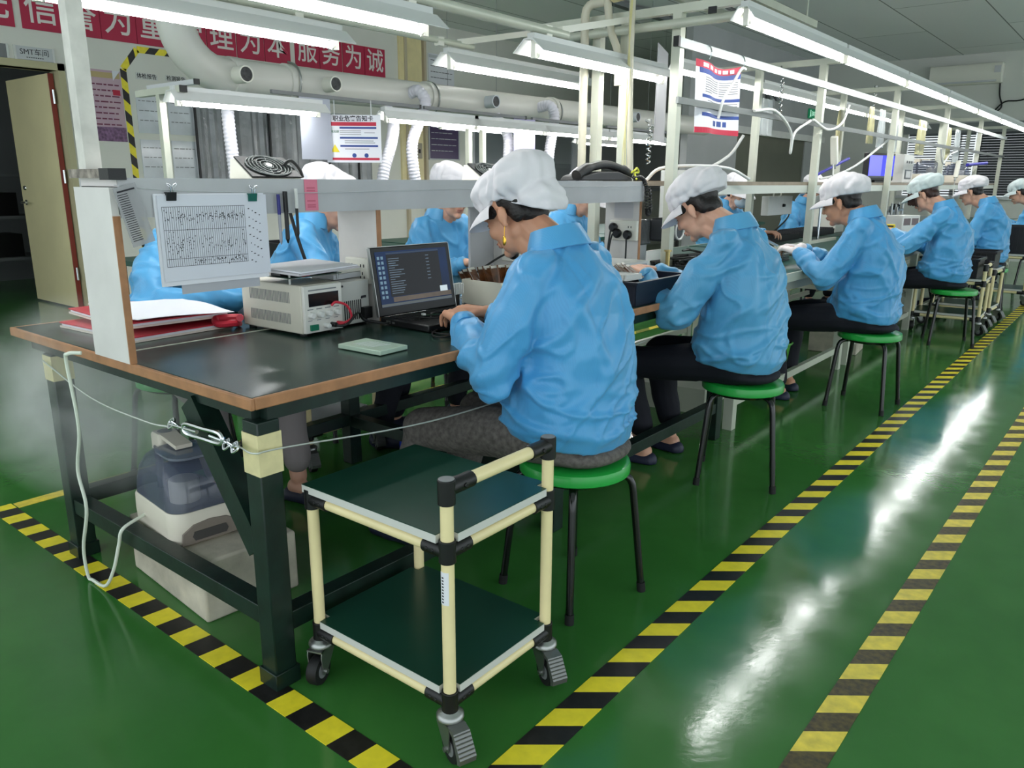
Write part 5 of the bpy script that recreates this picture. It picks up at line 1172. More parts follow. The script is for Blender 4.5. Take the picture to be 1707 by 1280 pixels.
# curled poster on the frame: bent sheet
def curled():
    t = thing('safety_poster', 'curled safety poster with red, blue and white bands hung on the upper rail', 'poster', (-1.955, 4.27, 1.865))
    n = 24; h_ = 0.375
    prof = []
    for i in range(n+1):
        u = i/n; y = -0.21+0.45*u; x = 0.05*math.sin(u*math.pi*0.9)*(-1)+0.12*(max(0, 0.28-u)/0.28)**2*(-0.6)
        prof.append((x, y))
    def strip(z0, z1, u0, u1, off, m, nm):
        mb = MB(); i0, i1 = int(u0*n), int(u1*n)
        for i in range(i0, i1):
            (xa, ya), (xb, yb) = prof[i], prof[i+1]
            d = Vector((xb-xa, yb-ya, 0)); nn = Vector((d.y, -d.x, 0)).normalized()
            sag = lambda u: -0.03*math.sin(math.pi*u)
            qs = []
            for o_ in (off, off-0.001 if off > 0 else -0.0015):
                for (xx, yy, u, z) in ((xa, ya, i/n, z0), (xb, yb, (i+1)/n, z0), (xb, yb, (i+1)/n, z1), (xa, ya, i/n, z1)):
                    zz = z*h_+sag(u)*(1+z); fl = 0.04*(z)*(u-0.3)
                    qs.append((xx+nn.x*o_-0.02*z*(1-u), yy+nn.y*o_-fl, zz))
            mb.add(qs, [(0,1,2,3), (7,6,5,4), (0,4,5,1), (1,5,6,2), (2,6,7,3), (3,7,4,0)])
        mb.obj(nm, m, t, smooth=60)
    strip(-1, 0, 0, 1, 0.0, M_paper, 'sheet')
    strip(-0.1, 0, 0.02, 1, 0.0015, M_red, 'red_band'); strip(-0.17, -0.1, 0.05, 1, 0.0015, M_blue, 'blue_band')
    strip(-0.5, -0.455, 0.1, 1, 0.0015, M_blue, 'blue_band'); strip(-0.76, -0.71, 0.1, 1, 0.0015, M_blue, 'blue_band'); strip(-1.0, -0.92, 0.02, 1, 0.0015, M_red, 'red_band')
    for k in range(7): strip(-0.22-0.033*k, -0.208-0.033*k, 0.13, 0.5 if k < 6 else 0.3, 0.0015, M_grey, 'text_line'); strip(-0.22-0.033*k, -0.208-0.033*k, 0.55, 0.97 if k < 6 else 0.7, 0.0015, M_grey, 'text_line')
    for k in range(4): strip(-0.54-0.033*k, -0.528-0.033*k, 0.2, 0.97-0.2*(k == 3), 0.0015, M_grey, 'text_line')
    for u in (0.4, 0.54, 0.68): strip(-0.88, -0.8, u, u+0.09, 0.0015, M_blue, 'round_symbol')
    for u in range(6): strip(-0.08, -0.025, 0.1+0.14*u, 0.1+0.14*u+0.09, 0.0025, M_paper, 'white_mark')
    c = MB()
    for y in (-0.2, 0.23): c.tube(cr([(0.0, y, -0.01), (0.01, y, 0.02), (0.0, y, 0.05), (-0.015, y, 0.06)]), 0.004, 6)
    objs(c, 'hook', M_chrome, t)
    MB().tube(cr([(0.03, 0.2, -0.02), (0.05, 0.1, -0.03), (0.06, 0.0, -0.1), (0.04, -0.08, -0.2), (0.02, -0.09, -0.3)]), 0.008, 8).obj('white_hose', M_white, t)
curled()

# ---- under the benches
t = trolley('low pipe trolley under the far side of workbench, carrying white sheets', 0.46, 0.38, (-2.93, 2.15, 0), R(0), handle=False, hz=(0.19, 0.5), name='trolley')
tag(MB().box((-2.92, 2.15, 0.2045), (0.38, 0.33, 0.012), R(3)).obj('sheet_stack', M_paper), 'stack of white sheets on the low trolley under the workbench', 'paper')
t = open_box((-2.32, 2.42, 0.002), 0.34, 0.26, 0.18, mat('cobalt_plastic', (20, 52, 170), 0.4), 'cobalt blue plastic bin on the floor under the workbench', 'plastic_bin', R(20), 0.006, 'bin')
t = thing('carton', 'white flat carton on the floor under the second bench, behind the navy trousers', 'box', (-2.0, 4.05, 0.0), R(8))
MB().b2((-0.22, -0.24, 0.0), (0.22, 0.24, 0.14)).obj('box_body', mat('dull_white_card', (190, 192, 176), 0.6), t); MB().b2((-0.224, -0.02, 0.139), (0.224, 0.02, 0.142)).obj('tape_strip', mat('kraft_tape', (170, 150, 110), 0.4), t)
tag(MB().box((-1.74, 6.1, 0.095), (0.34, 0.3, 0.19), R(6)).obj('foam_block', M_foam, bevel=0.006), 'white foam block on the floor behind the third stool', 'block')
# green basket
t = thing('basket', 'bright green slatted waste basket between the second and third workers', 'basket', (-1.72, 4.6, 0))
MB().lathe([(0.105, 0.0), (0.108, 0.004), (0.145, 0.3), (0.152, 0.3), (0.152, 0.29), (0.14, 0.28), (0.104, 0.012), (0.02, 0.012)], n=28).obj('basket_body', mat('lime_plastic', (92, 186, 60), 0.4, var=(50, 0.3)), t)
MB().tube([(0.152*math.cos(R(a)), 0.152*math.sin(R(a)), 0.3) for a in range(0, 360, 15)], 0.006, 8, closed=True).obj('rim', MATS['lime_plastic'], t)
# ================================================================ PEOPLE
M_skin = mat('skin', (224, 172, 146), 0.5, var=(14, 0.08), sub=0.12)
M_skin2 = mat('skin_tan', (208, 152, 122), 0.5, var=(14, 0.08), sub=0.12)
M_hair = mat('dark_hair', (30, 24, 22), 0.45, var=(90, 0.4), bump=(150, 0.5, 0.004))
M_brownhair = mat('brown_hair', (62, 34, 26), 0.4, var=(90, 0.4), bump=(150, 0.5, 0.004))
M_cap = mat('white_cap_cloth', (226, 222, 226), 0.75, var=(8, 0.04), bump=(30, 0.25, 0.004))
M_cap2 = mat('pale_cyan_cap_cloth', (206, 218, 218), 0.75, var=(8, 0.04), bump=(30, 0.25, 0.004))
M_lens = mat('lens', (200, 206, 210), 0.05, alpha=0.25)
def cloth_mat(name, col, col2):
    m = mat(name, col, 0.38, var=(2.6, 0.1), col2=col2, stripes=('Y', 95, 0.16), spec=0.5)
    nt = m.node_tree; L = nt.links.new; b = nt.nodes['Principled BSDF']; b.inputs['Sheen Weight'].default_value = 0.12
    tc = nt.nodes.new('ShaderNodeTexCoord'); mp = nt.nodes.new('ShaderNodeMapping'); mp.inputs['Scale'].default_value = (1, 1, 0.6); L(tc.outputs['Object'], mp.inputs[0])
    hs = []
    for sc, ty in ((5.5, 'RIDGED_MULTIFRACTAL'), (22, 'FBM')):
        n = nt.nodes.new('ShaderNodeTexNoise'); n.noise_type = ty; n.inputs['Scale'].default_value = sc; n.inputs['Detail'].default_value = 2.0; n.inputs['Distortion'].default_value = 0.7
        L(mp.outputs[0], n.inputs['Vector']); hs.append(n)
    a = nt.nodes.new('ShaderNodeMath'); a.operation = 'MULTIPLY_ADD'; a.inputs[1].default_value = 0.25; L(hs[1].outputs[0], a.inputs[0]); L(hs[0].outputs[0], a.inputs[2])
    bp = nt.nodes.new('ShaderNodeBump'); bp.inputs['Strength'].default_value = 0.4; bp.inputs['Distance'].default_value = 0.02
    L(a.outputs[0], bp.inputs['Height']); L(bp.outputs[0], b.inputs['Normal'])
    return m
M_jacket = cloth_mat('blue_smock', (68, 152, 208), (92, 168, 214))
M_jacket2 = cloth_mat('faded_blue_smock', (78, 156, 204), (98, 170, 210))
M_navy = mat('navy_trousers', (16, 18, 30), 0.8, bump=(20, 0.3, 0.01))
M_knit = mat('grey_knit', (110, 104, 100), 0.9, var=(70, 0.3), bump=(120, 0.5, 0.004))
M_lightgrey = mat('light_grey_trousers', (150, 142, 142), 0.85, bump=(20, 0.3, 0.01))
M_shoe = mat('dark_shoe', (34, 38, 60), 0.5)
M_glove = mat('white_glove', (232, 222, 222), 0.8, bump=(60, 0.3, 0.003))
M_sclera = mat('eye_white', (230, 226, 222), 0.3)
M_iris = mat('iris_dark', (30, 20, 16), 0.2)
M_lip = mat('lip', (172, 98, 90), 0.45)
def rdg(n): return math.exp(-(n/0.13)**2)-0.3
def fbm(p, s): return noise.noise(Vector(p)*s)
def blob(name, mb, m, parent, voxel, smooth=5, disp=None, inverse=None):
    """union of overlapping closed shapes -> one continuous skin"""
    me = bpy.data.meshes.new(name); me.from_pydata(mb.v, [], mb.f)
    bm = bmesh.new(); bm.from_mesh(me); bmesh.ops.recalc_face_normals(bm, faces=bm.faces); bm.to_mesh(me); bm.free()
    o = bpy.data.objects.new(name, me); COL.objects.link(o)
    r_ = o.modifiers.new('r', 'REMESH'); r_.mode = 'VOXEL'; r_.voxel_size = voxel; r_.adaptivity = 0.0
    if smooth: s_ = o.modifiers.new('s', 'SMOOTH'); s_.factor = 0.5; s_.iterations = smooth
    dg = bpy.context.evaluated_depsgraph_get(); dg.update()
    me2 = bpy.data.meshes.new_from_object(o.evaluated_get(dg)); o.modifiers.clear(); o.data = me2; bpy.data.meshes.remove(me); me2.name = name
    me2.materials.clear(); me2.materials.append(m)
    if disp:
        n = len(me2.vertices); co = np.empty(n*3); me2.vertices.foreach_get('co', co); co = co.reshape(-1, 3)
        no = np.empty(n*3); me2.vertex_normals.foreach_get('vector', no); no = no.reshape(-1, 3)
        d = disp(co, no); me2.vertices.foreach_set('co', (co+d).ravel()); me2.update()
    me2.shade_smooth()
    if parent: o.parent = parent
    return o
def ell(c, a, b, rot=None, n=28, p=2.0):
    """ellipse ring (x half a, y half b) at c"""
    out = []
    for k in range(n):
        t = 2*math.pi*k/n; ct, st = math.cos(t), math.sin(t)
        v = Vector((a*math.copysign(abs(ct)**(2/p), ct), b*math.copysign(abs(st)**(2/p), st), 0))
        out.append(Vector(c)+(rot @ v if rot is not None else v))
    return out
def hand_prims(mb, w, d, nrm, side, curl=0.6, sc=1.0, spread=0.1, r0=0.0082):
    """five fingered hand: w wrist point, d forearm direction, nrm palm normal (points out of the palm), side +1 thumb along +across"""
    d = Vector(d).normalized(); nrm = Vector(nrm); nrm = (nrm-d*nrm.dot(d)).normalized(); ac = nrm.cross(d)*side
    w = Vector(w)
    kn = []
    for i, (o_, l) in enumerate(((0.031, 0.088), (0.011, 0.092), (-0.010, 0.088), (-0.029, 0.08))):
        k = w+d*(l*sc)+ac*(o_*sc); kn.append(k); mb.cap(w+d*0.012*sc+ac*(o_*0.55*sc), 0.0165*sc, k, 0.0125*sc, 10)
    for i, (k, L_) in enumerate(zip(kn, (0.072, 0.08, 0.075, 0.06))):
        dirn = (d+ac*(spread*(1.5-i))).normalized(); p = k; a = 0
        for j, fr in enumerate((0.46, 0.3, 0.24)):
            a += curl*(0.75, 1.0, 0.7)[j]*(1+0.08*i)
            dd = dirn*math.cos(a)+nrm*math.sin(a); q = p+dd*(L_*fr*sc); mb.cap(p, (r0+0.0012-0.0008*j)*sc, q, (r0-0.0002-0.0008*j)*sc, 10); p = q
    t0 = w+d*0.022*sc+ac*0.02*sc; t1 = t0+(d*0.6+ac*0.65+nrm*0.35).normalized()*0.042*sc
    t2 = t1+(d*0.85+ac*0.1+nrm*0.5).normalized()*0.034*sc; t3 = t2+(d*0.9-ac*0.15+nrm*0.4).normalized()*0.026*sc
    mb.cap(t0, 0.016*sc, t1, 0.0125*sc, 10); mb.cap(t1, 0.0115*sc, t2, 0.0098*sc, 10); mb.cap(t2, 0.0098*sc, t3, 0.0078*sc, 10)
def build_person(spec):
    """seated worker, local frame: +x forward, +y left, z up, origin on the floor under the stool"""
    g = dict(lean=0.0, head=(0.24, 0.0, 1.135), pitch=30, yaw=0, roll=0, elbL=(0.17, 0.23, 0.70), wrL=(0.42, 0.07, 0.825), elbR=(0.17, -0.22, 0.70), wrR=(0.42, -0.07, 0.825),
             kneeL=(0.47, 0.12, 0.475), ankL=(0.42, 0.12, 0.09), kneeR=(0.47, -0.12, 0.475), ankR=(0.40, -0.13, 0.09), jacket=M_jacket, trousers=M_navy, cap=M_cap, skin=M_skin, hair=M_hair,
             voxel=0.006, handv=True, gloves=None, curl=0.6, shoe=M_shoe, seed=1, w=0.86, palm=(0, 0, -1), toe=0, cap_style=0, sandal=False, bare=False, earring=False, mask=False, glasses=False, longhair=False, sleeve=0.9, bulk=0.88)
    g.update(spec); sd = g['seed']*7.3
    vx = g['voxel']; wd = g['w']; lean = g['lean']
    V = Vector
    SL, SR = V((0.075+lean*0.6, 0.165*wd, 0.985)), V((0.075+lean*0.6, -0.165*wd, 0.985))
    C7 = V((0.095+lean*0.8, 0, 1.065)); HC = V(g['head'])
    Mh = Matrix.Translation(HC) @ Matrix.Rotation(R(g['yaw']), 4, 'Z') @ Matrix.Rotation(R(g['pitch']), 4, 'Y') @ Matrix.Rotation(R(g['roll']), 4, 'X') @ Matrix.Scale(0.93, 4)
    # ---- body (skin), one continuous mesh
    b = MB()
    b.loft([ell((0.0, 0, 0.47), 0.08, 0.13), ell((0.0, 0, 0.62), 0.07, 0.11), ell((0.02+lean*0.3, 0, 0.82), 0.08, 0.12), ell((0.06+lean*0.6, 0, 0.98), 0.065, 0.115), ell((0.085+lean*0.75, 0, 1.03), 0.05, 0.07)])
    b.cap(C7+V((-0.01, 0, -0.03)), 0.056, HC+Mh.to_3x3() @ V((-0.03, 0, -0.035)), 0.05)
    b.cap(C7+V((0.02, 0, -0.05)), 0.05, HC+Mh.to_3x3() @ V((0.02, 0, -0.06)), 0.043)
    for s_, S_, E_, W_ in ((1, SL, V(g['elbL']), V(g['wrL'])), (-1, SR, V(g['elbR']), V(g['wrR']))):
        b.cap(S_+V((0, -0.015*s_, -0.015)), 0.034, E_, 0.034); b.cap(E_, 0.036, W_, 0.024)
        f_ = (W_-E_).normalized(); hd = (f_*0.6+V((1, -0.35*s_, -0.25)).normalized()*0.4)
        hand_prims(b, W_, hd, V(g['palm']), s_, g['curl'])
    for s_, K_, A_ in ((1, V(g['kneeL']), V(g['ankL'])), (-1, V(g['kneeR']), V(g['ankR']))):
        b.cap(V((0.0, s_*0.09, 0.51)), 0.07, K_, 0.052); b.cap(K_, 0.05, A_, 0.034)
        fd = V((1, s_*0.12, 0)).normalized()
        b.cap(A_+V((-0.02, 0, -0.045)), 0.034, A_+fd*0.09+V((0, 0, -0.058)), 0.028); b.cap(A_+fd*0.09+V((0, 0, -0.058)), 0.03, A_+fd*0.16+V((0, 0, -0.068)), 0.02)
    b.M = Mh
    b.sph((0.012, 0, 0.055), (0.098, 0.077, 0.088), nu=20, nv=14); b.sph((-0.03, 0, 0.04), (0.075, 0.07, 0.07), nu=16, nv=10)
    b.sph((0.048, 0, -0.01), (0.058, 0.062, 0.08), nu=18, nv=12); b.sph((0.043, 0, -0.058), (0.05, 0.054, 0.05), nu=16, nv=10)
    b.sph((0.084, 0, -0.088), (0.02, 0.022, 0.018)); b.sph((0.0, 0, -0.045), (0.055, 0.06, 0.05))
    for s_ in (-1, 1):
        b.sph((0.068, s_*0.036, -0.018), (0.034, 0.028, 0.03)); b.sph((0.092, s_*0.03, 0.038), (0.018, 0.026, 0.011))
        b.sph((-0.002, s_*0.081, 0.002), (0.018, 0.0085, 0.029), Matrix.Rotation(R(-14), 3, 'Y') @ Matrix.Rotation(R(s_*14), 3, 'Z')); b.sph((0.0, s_*0.08, -0.026), (0.011, 0.008, 0.012))
        b.sph((0.114, s_*0.012, -0.018), (0.01, 0.008, 0.008)); b.sph((0.091, s_*0.031, 0.012), (0.012, 0.016, 0.009))
    b.cap((0.103, 0, 0.026), 0.0095, (0.122, 0, -0.013), 0.0105)
    b.sph((0.103, 0, -0.047), (0.011, 0.023, 0.007)); b.sph((0.101, 0, -0.058), (0.011, 0.02, 0.0075))
    b.M = None
    body = blob('person', b, g['skin'], None, g.get('bvox', min(vx, 0.0055)), 3)
    # lips, eyes
    q = MB(); q.M = Mh; q.sph((0.1045, 0, -0.0475), (0.011, 0.021, 0.0045)); q.sph((0.1025, 0, -0.0575), (0.011, 0.018, 0.005)); q.obj('lips', M_lip, body)
    for s_ in (-1, 1):
        q = MB(); q.M = Mh; q.sph((0.0955, s_*0.031, 0.0105), (0.0085, 0.0125, 0.005)); e_ = q.obj('eye', M_sclera, body)
        q = MB(); q.M = Mh; q.sph((0.1005, s_*0.031, 0.0095), (0.0042, 0.0055, 0.0042)); q.obj('iris', M_iris, e_)
        q = MB(); q.M = Mh; q.tube(cr([(0.104, s_*0.016, 0.042), (0.103, s_*0.032, 0.046), (0.088, s_*0.05, 0.04)], 4), 0.0032, 6); q.obj('eyebrow', M_hair, body)
        q = MB(); q.M = Mh; q.tube(cr([(0.1005, s_*0.018, 0.013), (0.1035, s_*0.031, 0.0155), (0.094, s_*0.045, 0.012)], 4), 0.0022, 6); q.obj('eyelash', M_hair, body)
    # ---- hair
    h = MB(); h.M = Mh
    h.sph((-0.018, 0, 0.052), (0.1, 0.0795, 0.078), nu=20, nv=14); h.sph((-0.062, 0, -0.012), (0.042, 0.064, 0.05))
    for s_ in (-1, 1):
        h.sph((0.045, s_*0.066, 0.045), (0.04, 0.011, 0.032)); h.sph((0.06, s_*0.056, 0.045), (0.028, 0.013, 0.025)); h.sph((-0.045, s_*0.064, 0.0), (0.03, 0.016, 0.04))
    if g['longhair']:
        for s_ in (-1, 1):
            for j in range(5): h.cap((0.06+0.012*j, s_*(0.072-0.006*j), 0.06), 0.012, (0.075+0.016*j, s_*(0.078-0.004*j), -0.06+0.012*j), 0.006)
        for j in range(6): h.cap((0.1, -0.05+0.02*j, 0.075), 0.012, (0.115, -0.052+0.021*j, 0.025), 0.006)
    blob('hair', h, g['hair'], body, 0.006, 3)
    # ---- cap: bouffant crown with gathered folds and a visor
    c = MB(); c.M = Mh
    st = g['cap_style']
    if st == 0:
        c.sph((0.03, 0, 0.105), (0.1, 0.098, 0.07), nu=22, nv=14); c.sph((-0.06, 0, 0.095), (0.12, 0.114, 0.09), nu=22, nv=14); c.sph((-0.1, 0, -0.005), (0.08, 0.09, 0.08), nu=20, nv=12)
        c.loft([ell((0.0, 0, 0.05), 0.115, 0.097), ell((0.0, 0, 0.085), 0.12, 0.102)])
    else:
        c.sph((-0.015, 0, 0.105), (0.13, 0.11, 0.08), nu=22, nv=14); c.sph((-0.085, 0, 0.075), (0.095, 0.104, 0.075), nu=20, nv=12); c.loft([ell((-0.0, 0, 0.048), 0.116, 0.098), ell((-0.0, 0, 0.09), 0.12, 0.104)])
    inv = Mh.inverted()
    def cap_fold(co, no):
        d = np.zeros_like(co)
        for i in range(len(co)):
            l = inv @ V(co[i]); a = math.atan2(l.y, l.x+0.02); k = max(0.0, min(1.0, (0.18-l.z)/0.11))
            f_ = math.sin(a*13+sd+5*fbm(l, 9))*0.0036*k+abs(fbm((l.x*10+sd, l.y*10, l.z*22), 1.0))*0.013-0.005+(0.006 if st == 0 else 0.0)*math.exp(-((l.x*0.8+(l.z-0.1)*0.5+0.015)/0.006)**2)*(-1)
            q_ = V(co[i])+V(no[i])*f_; ql = inv @ q_; zr = 0.052+0.8*min(0, ql.x+0.02) if st == 0 else 0.05+0.2*min(0, ql.x+0.02)
            if ql.z < zr: ql.z = zr+0.1*(ql.z-zr); q_ = Mh @ ql
            d[i] = q_-V(co[i])
        return d
    cp = blob('cap', c, g['cap'], body, 0.006, 3, cap_fold)
    vz = MB(); vz.M = Mh; n = 20; top = []; 
    for lay in (0, 1):
        for i in range(n+1):
            t_ = R(-80+160*i/n)
            for j in range(5):
                u = j/4; rx = 0.104+0.09*u*math.cos(t_)**0.7; ry = 0.09+0.024*u
                z = 0.062-0.026*u*u-0.03*(1-math.cos(t_))*(0.4+0.6*u)-0.003*lay
                top.append((rx*math.cos(t_)**0.9 if math.cos(t_) > 0 else 0, ry*math.sin(t_), z))
    N = (n+1)*5; fs = []
    for i in range(n):
        for j in range(4):
            a = i*5+j; q = (a, a+5, a+6, a+1); fs.append(q); fs.append(tuple(N+w_ for w_ in q[::-1]))
        a = i*5+4; fs.append((a, a+5, N+a+5, N+a)); a = i*5; fs.append((a+5, a, N+a, N+a+5))
    for i in (0, n):
        for j in range(4): a = i*5+j; fs.append((a, a+1, N+a+1, N+a))
    vz.add(top, fs); vz.obj('visor', g['cap'], cp, smooth=60)
    # ---- smock
    j = MB(); bl = g['bulk']; ry = Matrix.Rotation(R(-8), 3, 'Y')
    j.loft([ell((0.055, 0, 0.508), 0.208*bl, 0.222*wd, ry, p=2.3), ell((0.045, 0, 0.56), 0.216*bl, 0.238*wd, ry, p=2.3), ell((0.035+lean*0.1, 0, 0.64), 0.19*bl, 0.228*wd, p=2.3), ell((0.02+lean*0.2, 0, 0.76), 0.172*bl, 0.215*wd, p=2.3), ell((0.028+lean*0.35, 0, 0.88), 0.158*bl, 0.205*wd, p=2.3),
            ell((0.055+lean*0.55, 0, 0.965), 0.128*bl, 0.19*wd, p=2.2), ell((0.08+lean*0.7, 0, 1.015), 0.1, 0.15*wd), ell((0.092+lean*0.78, 0, 1.05), 0.076, 0.095), ell((0.097+lean*0.8, 0, 1.07), 0.066, 0.078)])
    for s_, S_, E_, W_ in ((1, SL, V(g['elbL']), V(g['wrL'])), (-1, SR, V(g['elbR']), V(g['wrR']))):
        j.cap(S_+V((-0.0, -0.02*s_, 0)), 0.07, S_.lerp(E_, 0.55), 0.078*g['sleeve']); j.cap(S_.lerp(E_, 0.5), 0.078*g['sleeve'], E_, 0.07*g['sleeve']); j.cap(E_, 0.07*g['sleeve'], E_.lerp(W_, 0.6), 0.058*g['sleeve']); j.cap(E_.lerp(W_, 0.6), 0.058*g['sleeve'], W_-(W_-E_).normalized()*0.02, 0.036)
        j.cap(S_.lerp(E_, 0.2)+V((-0.02, -0.05*s_, -0.03)), 0.06, S_.lerp(E_, 0.6)+V((0, -0.06*s_, 0.03)), 0.05)
    EL, ER, WL, WR = V(g['elbL']), V(g['elbR']), V(g['wrL']), V(g['wrR'])
    def seg(p, a, b_):
        ab = b_-a; t_ = max(0, min(1, (p-a).dot(ab)/ab.length_squared)); return (p-(a+ab*t_)).length, t_
    def folds(co, no):
        d = np.zeros_like(co)
        for i in range(len(co)):
            p = V(co[i]); f_ = 0.0
            for s_, S_, E_, W_ in ((1, SL, EL, WL), (-1, SR, ER, WR)):
                if p.y*s_ < 0.05: continue
                du, tu = seg(p, S_, E_); df, tf = seg(p, E_, W_); el = (p-E_).length
                if df < 0.095: f_ += 0.0042*math.sin(tf*19+6*fbm(p, 6)+sd)*(0.5+0.5*(1-tf))*max(0, 1-abs(tf-0.45)*1.1)
                # long folds falling from the armpit towards the waist
                if p.x < 0.16:
                    q_ = p.y*s_; v_ = q_*0.9-p.z*0.42; u_ = q_*0.42+p.z*0.9; mk = math.exp(-((q_-0.13)/0.09)**2)*math.exp(-((p.z-0.82)/0.15)**2)
                    f_ += 0.018*rdg(fbm((v_*11+sd*s_, u_*1.6, sd), 1.0))*mk
                if el < 0.13: f_ += 0.0075*math.sin((p.z-E_.z)*70+(p.x-E_.x)*40+sd+4*fbm(p, 5))*(1-el/0.13)
            # diagonal drape over the back plus pooling near the hem
            n1 = fbm((p.x*3+sd, p.y*3.2+p.z*2.2, p.z*2.4), 1.9); n2 = fbm((p.x*5, p.y*7+p.z*5+sd, p.z*4), 1.6); n3 = fbm((p.x*4+sd, p.y*4, p.z*15), 1.0)
            f_ += 0.018*n1+0.011*rdg(n1)+0.008*rdg(n2)
            if p.z < 0.74: f_ += 0.013*rdg(n3)*min(1, (0.72-p.z)/0.14)
            if p.x < 0.1: f_ -= 0.003*math.exp(-((abs(p.y)-0.085-0.05*(1.0-p.z))/0.004)**2)
            if p.z < 0.56: f_ *= max(0.15, (p.z-0.49)/0.07)
            d[i] = no[i]*f_
        return d
    jk = blob('smock', j, g['jacket'], body, max(vx, 0.0065), 5, folds)
    # collar, hem band, cuffs
    cb = MB(); n = 36; vs = []; Cc = V((0.097+lean*0.8, 0, 1.055))
    tilt = Matrix.Rotation(R(16), 3, 'Y'); prof = [(0.072, -0.02), (0.066, 0.025), (0.067, 0.042), (0.075, 0.046), (0.09, 0.012), (0.1, -0.018), (0.094, -0.02), (0.084, 0.008), (0.074, 0.03), (0.078, -0.02)]
    for k in range(n+1):
        t_ = R(30+300*k/n)
        for r_, z in prof: vs.append(Cc+tilt @ V((r_*math.cos(t_)*0.92, r_*math.sin(t_)*1.06, z)))
    m_ = len(prof); fs = []
    for k in range(n):
        for q in range(m_-1): a = k*m_+q; fs.append((a, a+1, a+m_+1, a+m_))
    cb.add(vs, fs); co = cb.obj('collar', g['jacket'], jk, smooth=70)
    sol = co.modifiers.new('solid', 'SOLIDIFY'); sol.thickness = 0.003
    for s_, E_, W_ in ((1, EL, WL), (-1, ER, WR)):
        dd = (W_-E_).normalized(); p0 = W_-dd*0.04
        MB().tube([p0, p0+dd*0.012, p0+dd*0.03, p0+dd*0.038], [0.036, 0.04, 0.039, 0.033], 18).obj('cuff', g['jacket'], jk)
    # ---- trousers
    t = MB(); t.sph((0.02, 0, 0.505), (0.128*bl/0.88, 0.185*wd, 0.085), nu=24, nv=14); t.sph((0.0, 0, 0.466), (0.145*bl/0.88, 0.19*wd, 0.04), nu=24, nv=10)
    for s_, K_, A_ in ((1, V(g['kneeL']), V(g['ankL'])), (-1, V(g['kneeR']), V(g['ankR']))):
        t.cap(V((0.02, s_*0.09, 0.515)), 0.092, K_, 0.068); t.cap(K_, 0.067, K_.lerp(A_, 0.5), 0.064); t.cap(K_.lerp(A_, 0.5), 0.064, A_+V((0, 0, 0.035 if not g['bare'] else 0.07)), 0.054)
    def tf(co, no):
        d = np.zeros_like(co)
        for i in range(len(co)):
            p = V(co[i]); kk = min((p-V(g['kneeL'])).length, (p-V(g['kneeR'])).length)
            f_ = 0.008*fbm((p.x*4+sd, p.y*4, p.z*9), 1.5)+(0.006*math.sin(p.z*60+p.x*30) if kk < 0.12 else 0)*(1-kk/0.12)
            if co[i][2] < 0.437 and -0.14 < p.x < 0.14: f_ = 0
            d[i] = no[i]*f_
            if co[i][2] < 0.4335 and math.hypot(p.x, p.y) < 0.2: d[i][2] += 0.4335-co[i][2]
        return d
    blob('trousers', t, g['trousers'], body, max(vx, 0.008), 4, tf)
    # ---- shoes
    for s_, A_ in ((1, V(g['ankL'])), (-1, V(g['ankR']))):
        fd = V((1, s_*0.12, 0)).normalized(); s = MB()
        base = V((A_.x, A_.y, 0))
        if g['sandal']:
            s.cap(base+fd*(-0.04)+V((0, 0, 0.014)), 0.04, base+fd*0.15+V((0, 0, 0.012)), 0.042)
            s.cap(base+fd*0.07+V((0, 0, A_.z-0.05)), 0.042, base+fd*0.12+V((0, 0, A_.z-0.06)), 0.038)
        else:
            s.cap(base+fd*(-0.03)+V((0, 0, 0.04)), 0.041, base+fd*0.09+V((0, 0, 0.038)), 0.039); s.cap(base+fd*0.09+V((0, 0, 0.036)), 0.04, base+fd*0.165+V((0, 0, 0.03)), 0.031)
        def fl(co, no):
            d = np.zeros_like(co); d[:, 2] = np.maximum(0, 0.003-co[:, 2]); return d
        blob('shoe', s, g['shoe'], body, 0.008, 3, fl)
    if g['gloves']:
        for s_, E_, W_ in ((1, EL, WL), (-1, ER, WR)):
            q = MB(); f_ = (W_-E_).normalized(); hd = (f_*0.6+V((1, -0.35*s_, -0.25)).normalized()*0.4)
            hand_prims(q, W_, hd, V(g['palm']), s_, g['curl'], 1.04, r0=0.0098); q.cap(W_-f_*0.03, 0.034, W_+f_*0.01, 0.031)
            blob('glove', q, g['gloves'], body, 0.0045, 3)
    if g['earring']:
        q = MB(); e0 = Mh @ V((0.0, 0.086, -0.032)); q.tube([e0, e0+V((0.0, 0.002, -0.015)), e0+V((0, 0.002, -0.028))], 0.0012, 6); q.sph(e0+V((0, 0.002, -0.041)), (0.007, 0.003, 0.014)); q.obj('earring', mat('gold', (226, 178, 70), 0.25, metal=1.0), body)
    if g['mask']:
        q = MB(); q.M = Mh; q.sph((0.068, 0, -0.038), (0.066, 0.066, 0.056), nu=18, nv=12); q.obj('face_mask', mat('pale_mask', (196, 208, 216), 0.6), body)
    if g['glasses']:
        q = MB(); q.M = Mh
        for s_ in (-1, 1):
            q.tube([(0.113, s_*0.034+0.021*math.cos(R(k)), 0.008+0.016*math.sin(R(k))) for k in range(0, 360, 20)], 0.0016, 6, closed=True); q.tube([(0.11, s_*0.055, 0.012), (0.06, s_*0.078, 0.014), (0.0, s_*0.088, 0.012)], 0.0014, 6)
        q.tube([(0.113, -0.013, 0.012), (0.113, 0.013, 0.012)], 0.0014, 6); q.obj('glasses', M_black, body)
    body.location = g['loc']; body.rotation_euler = (0, 0, g['rz'])
    tag(body, g['label'], 'person')
    return body
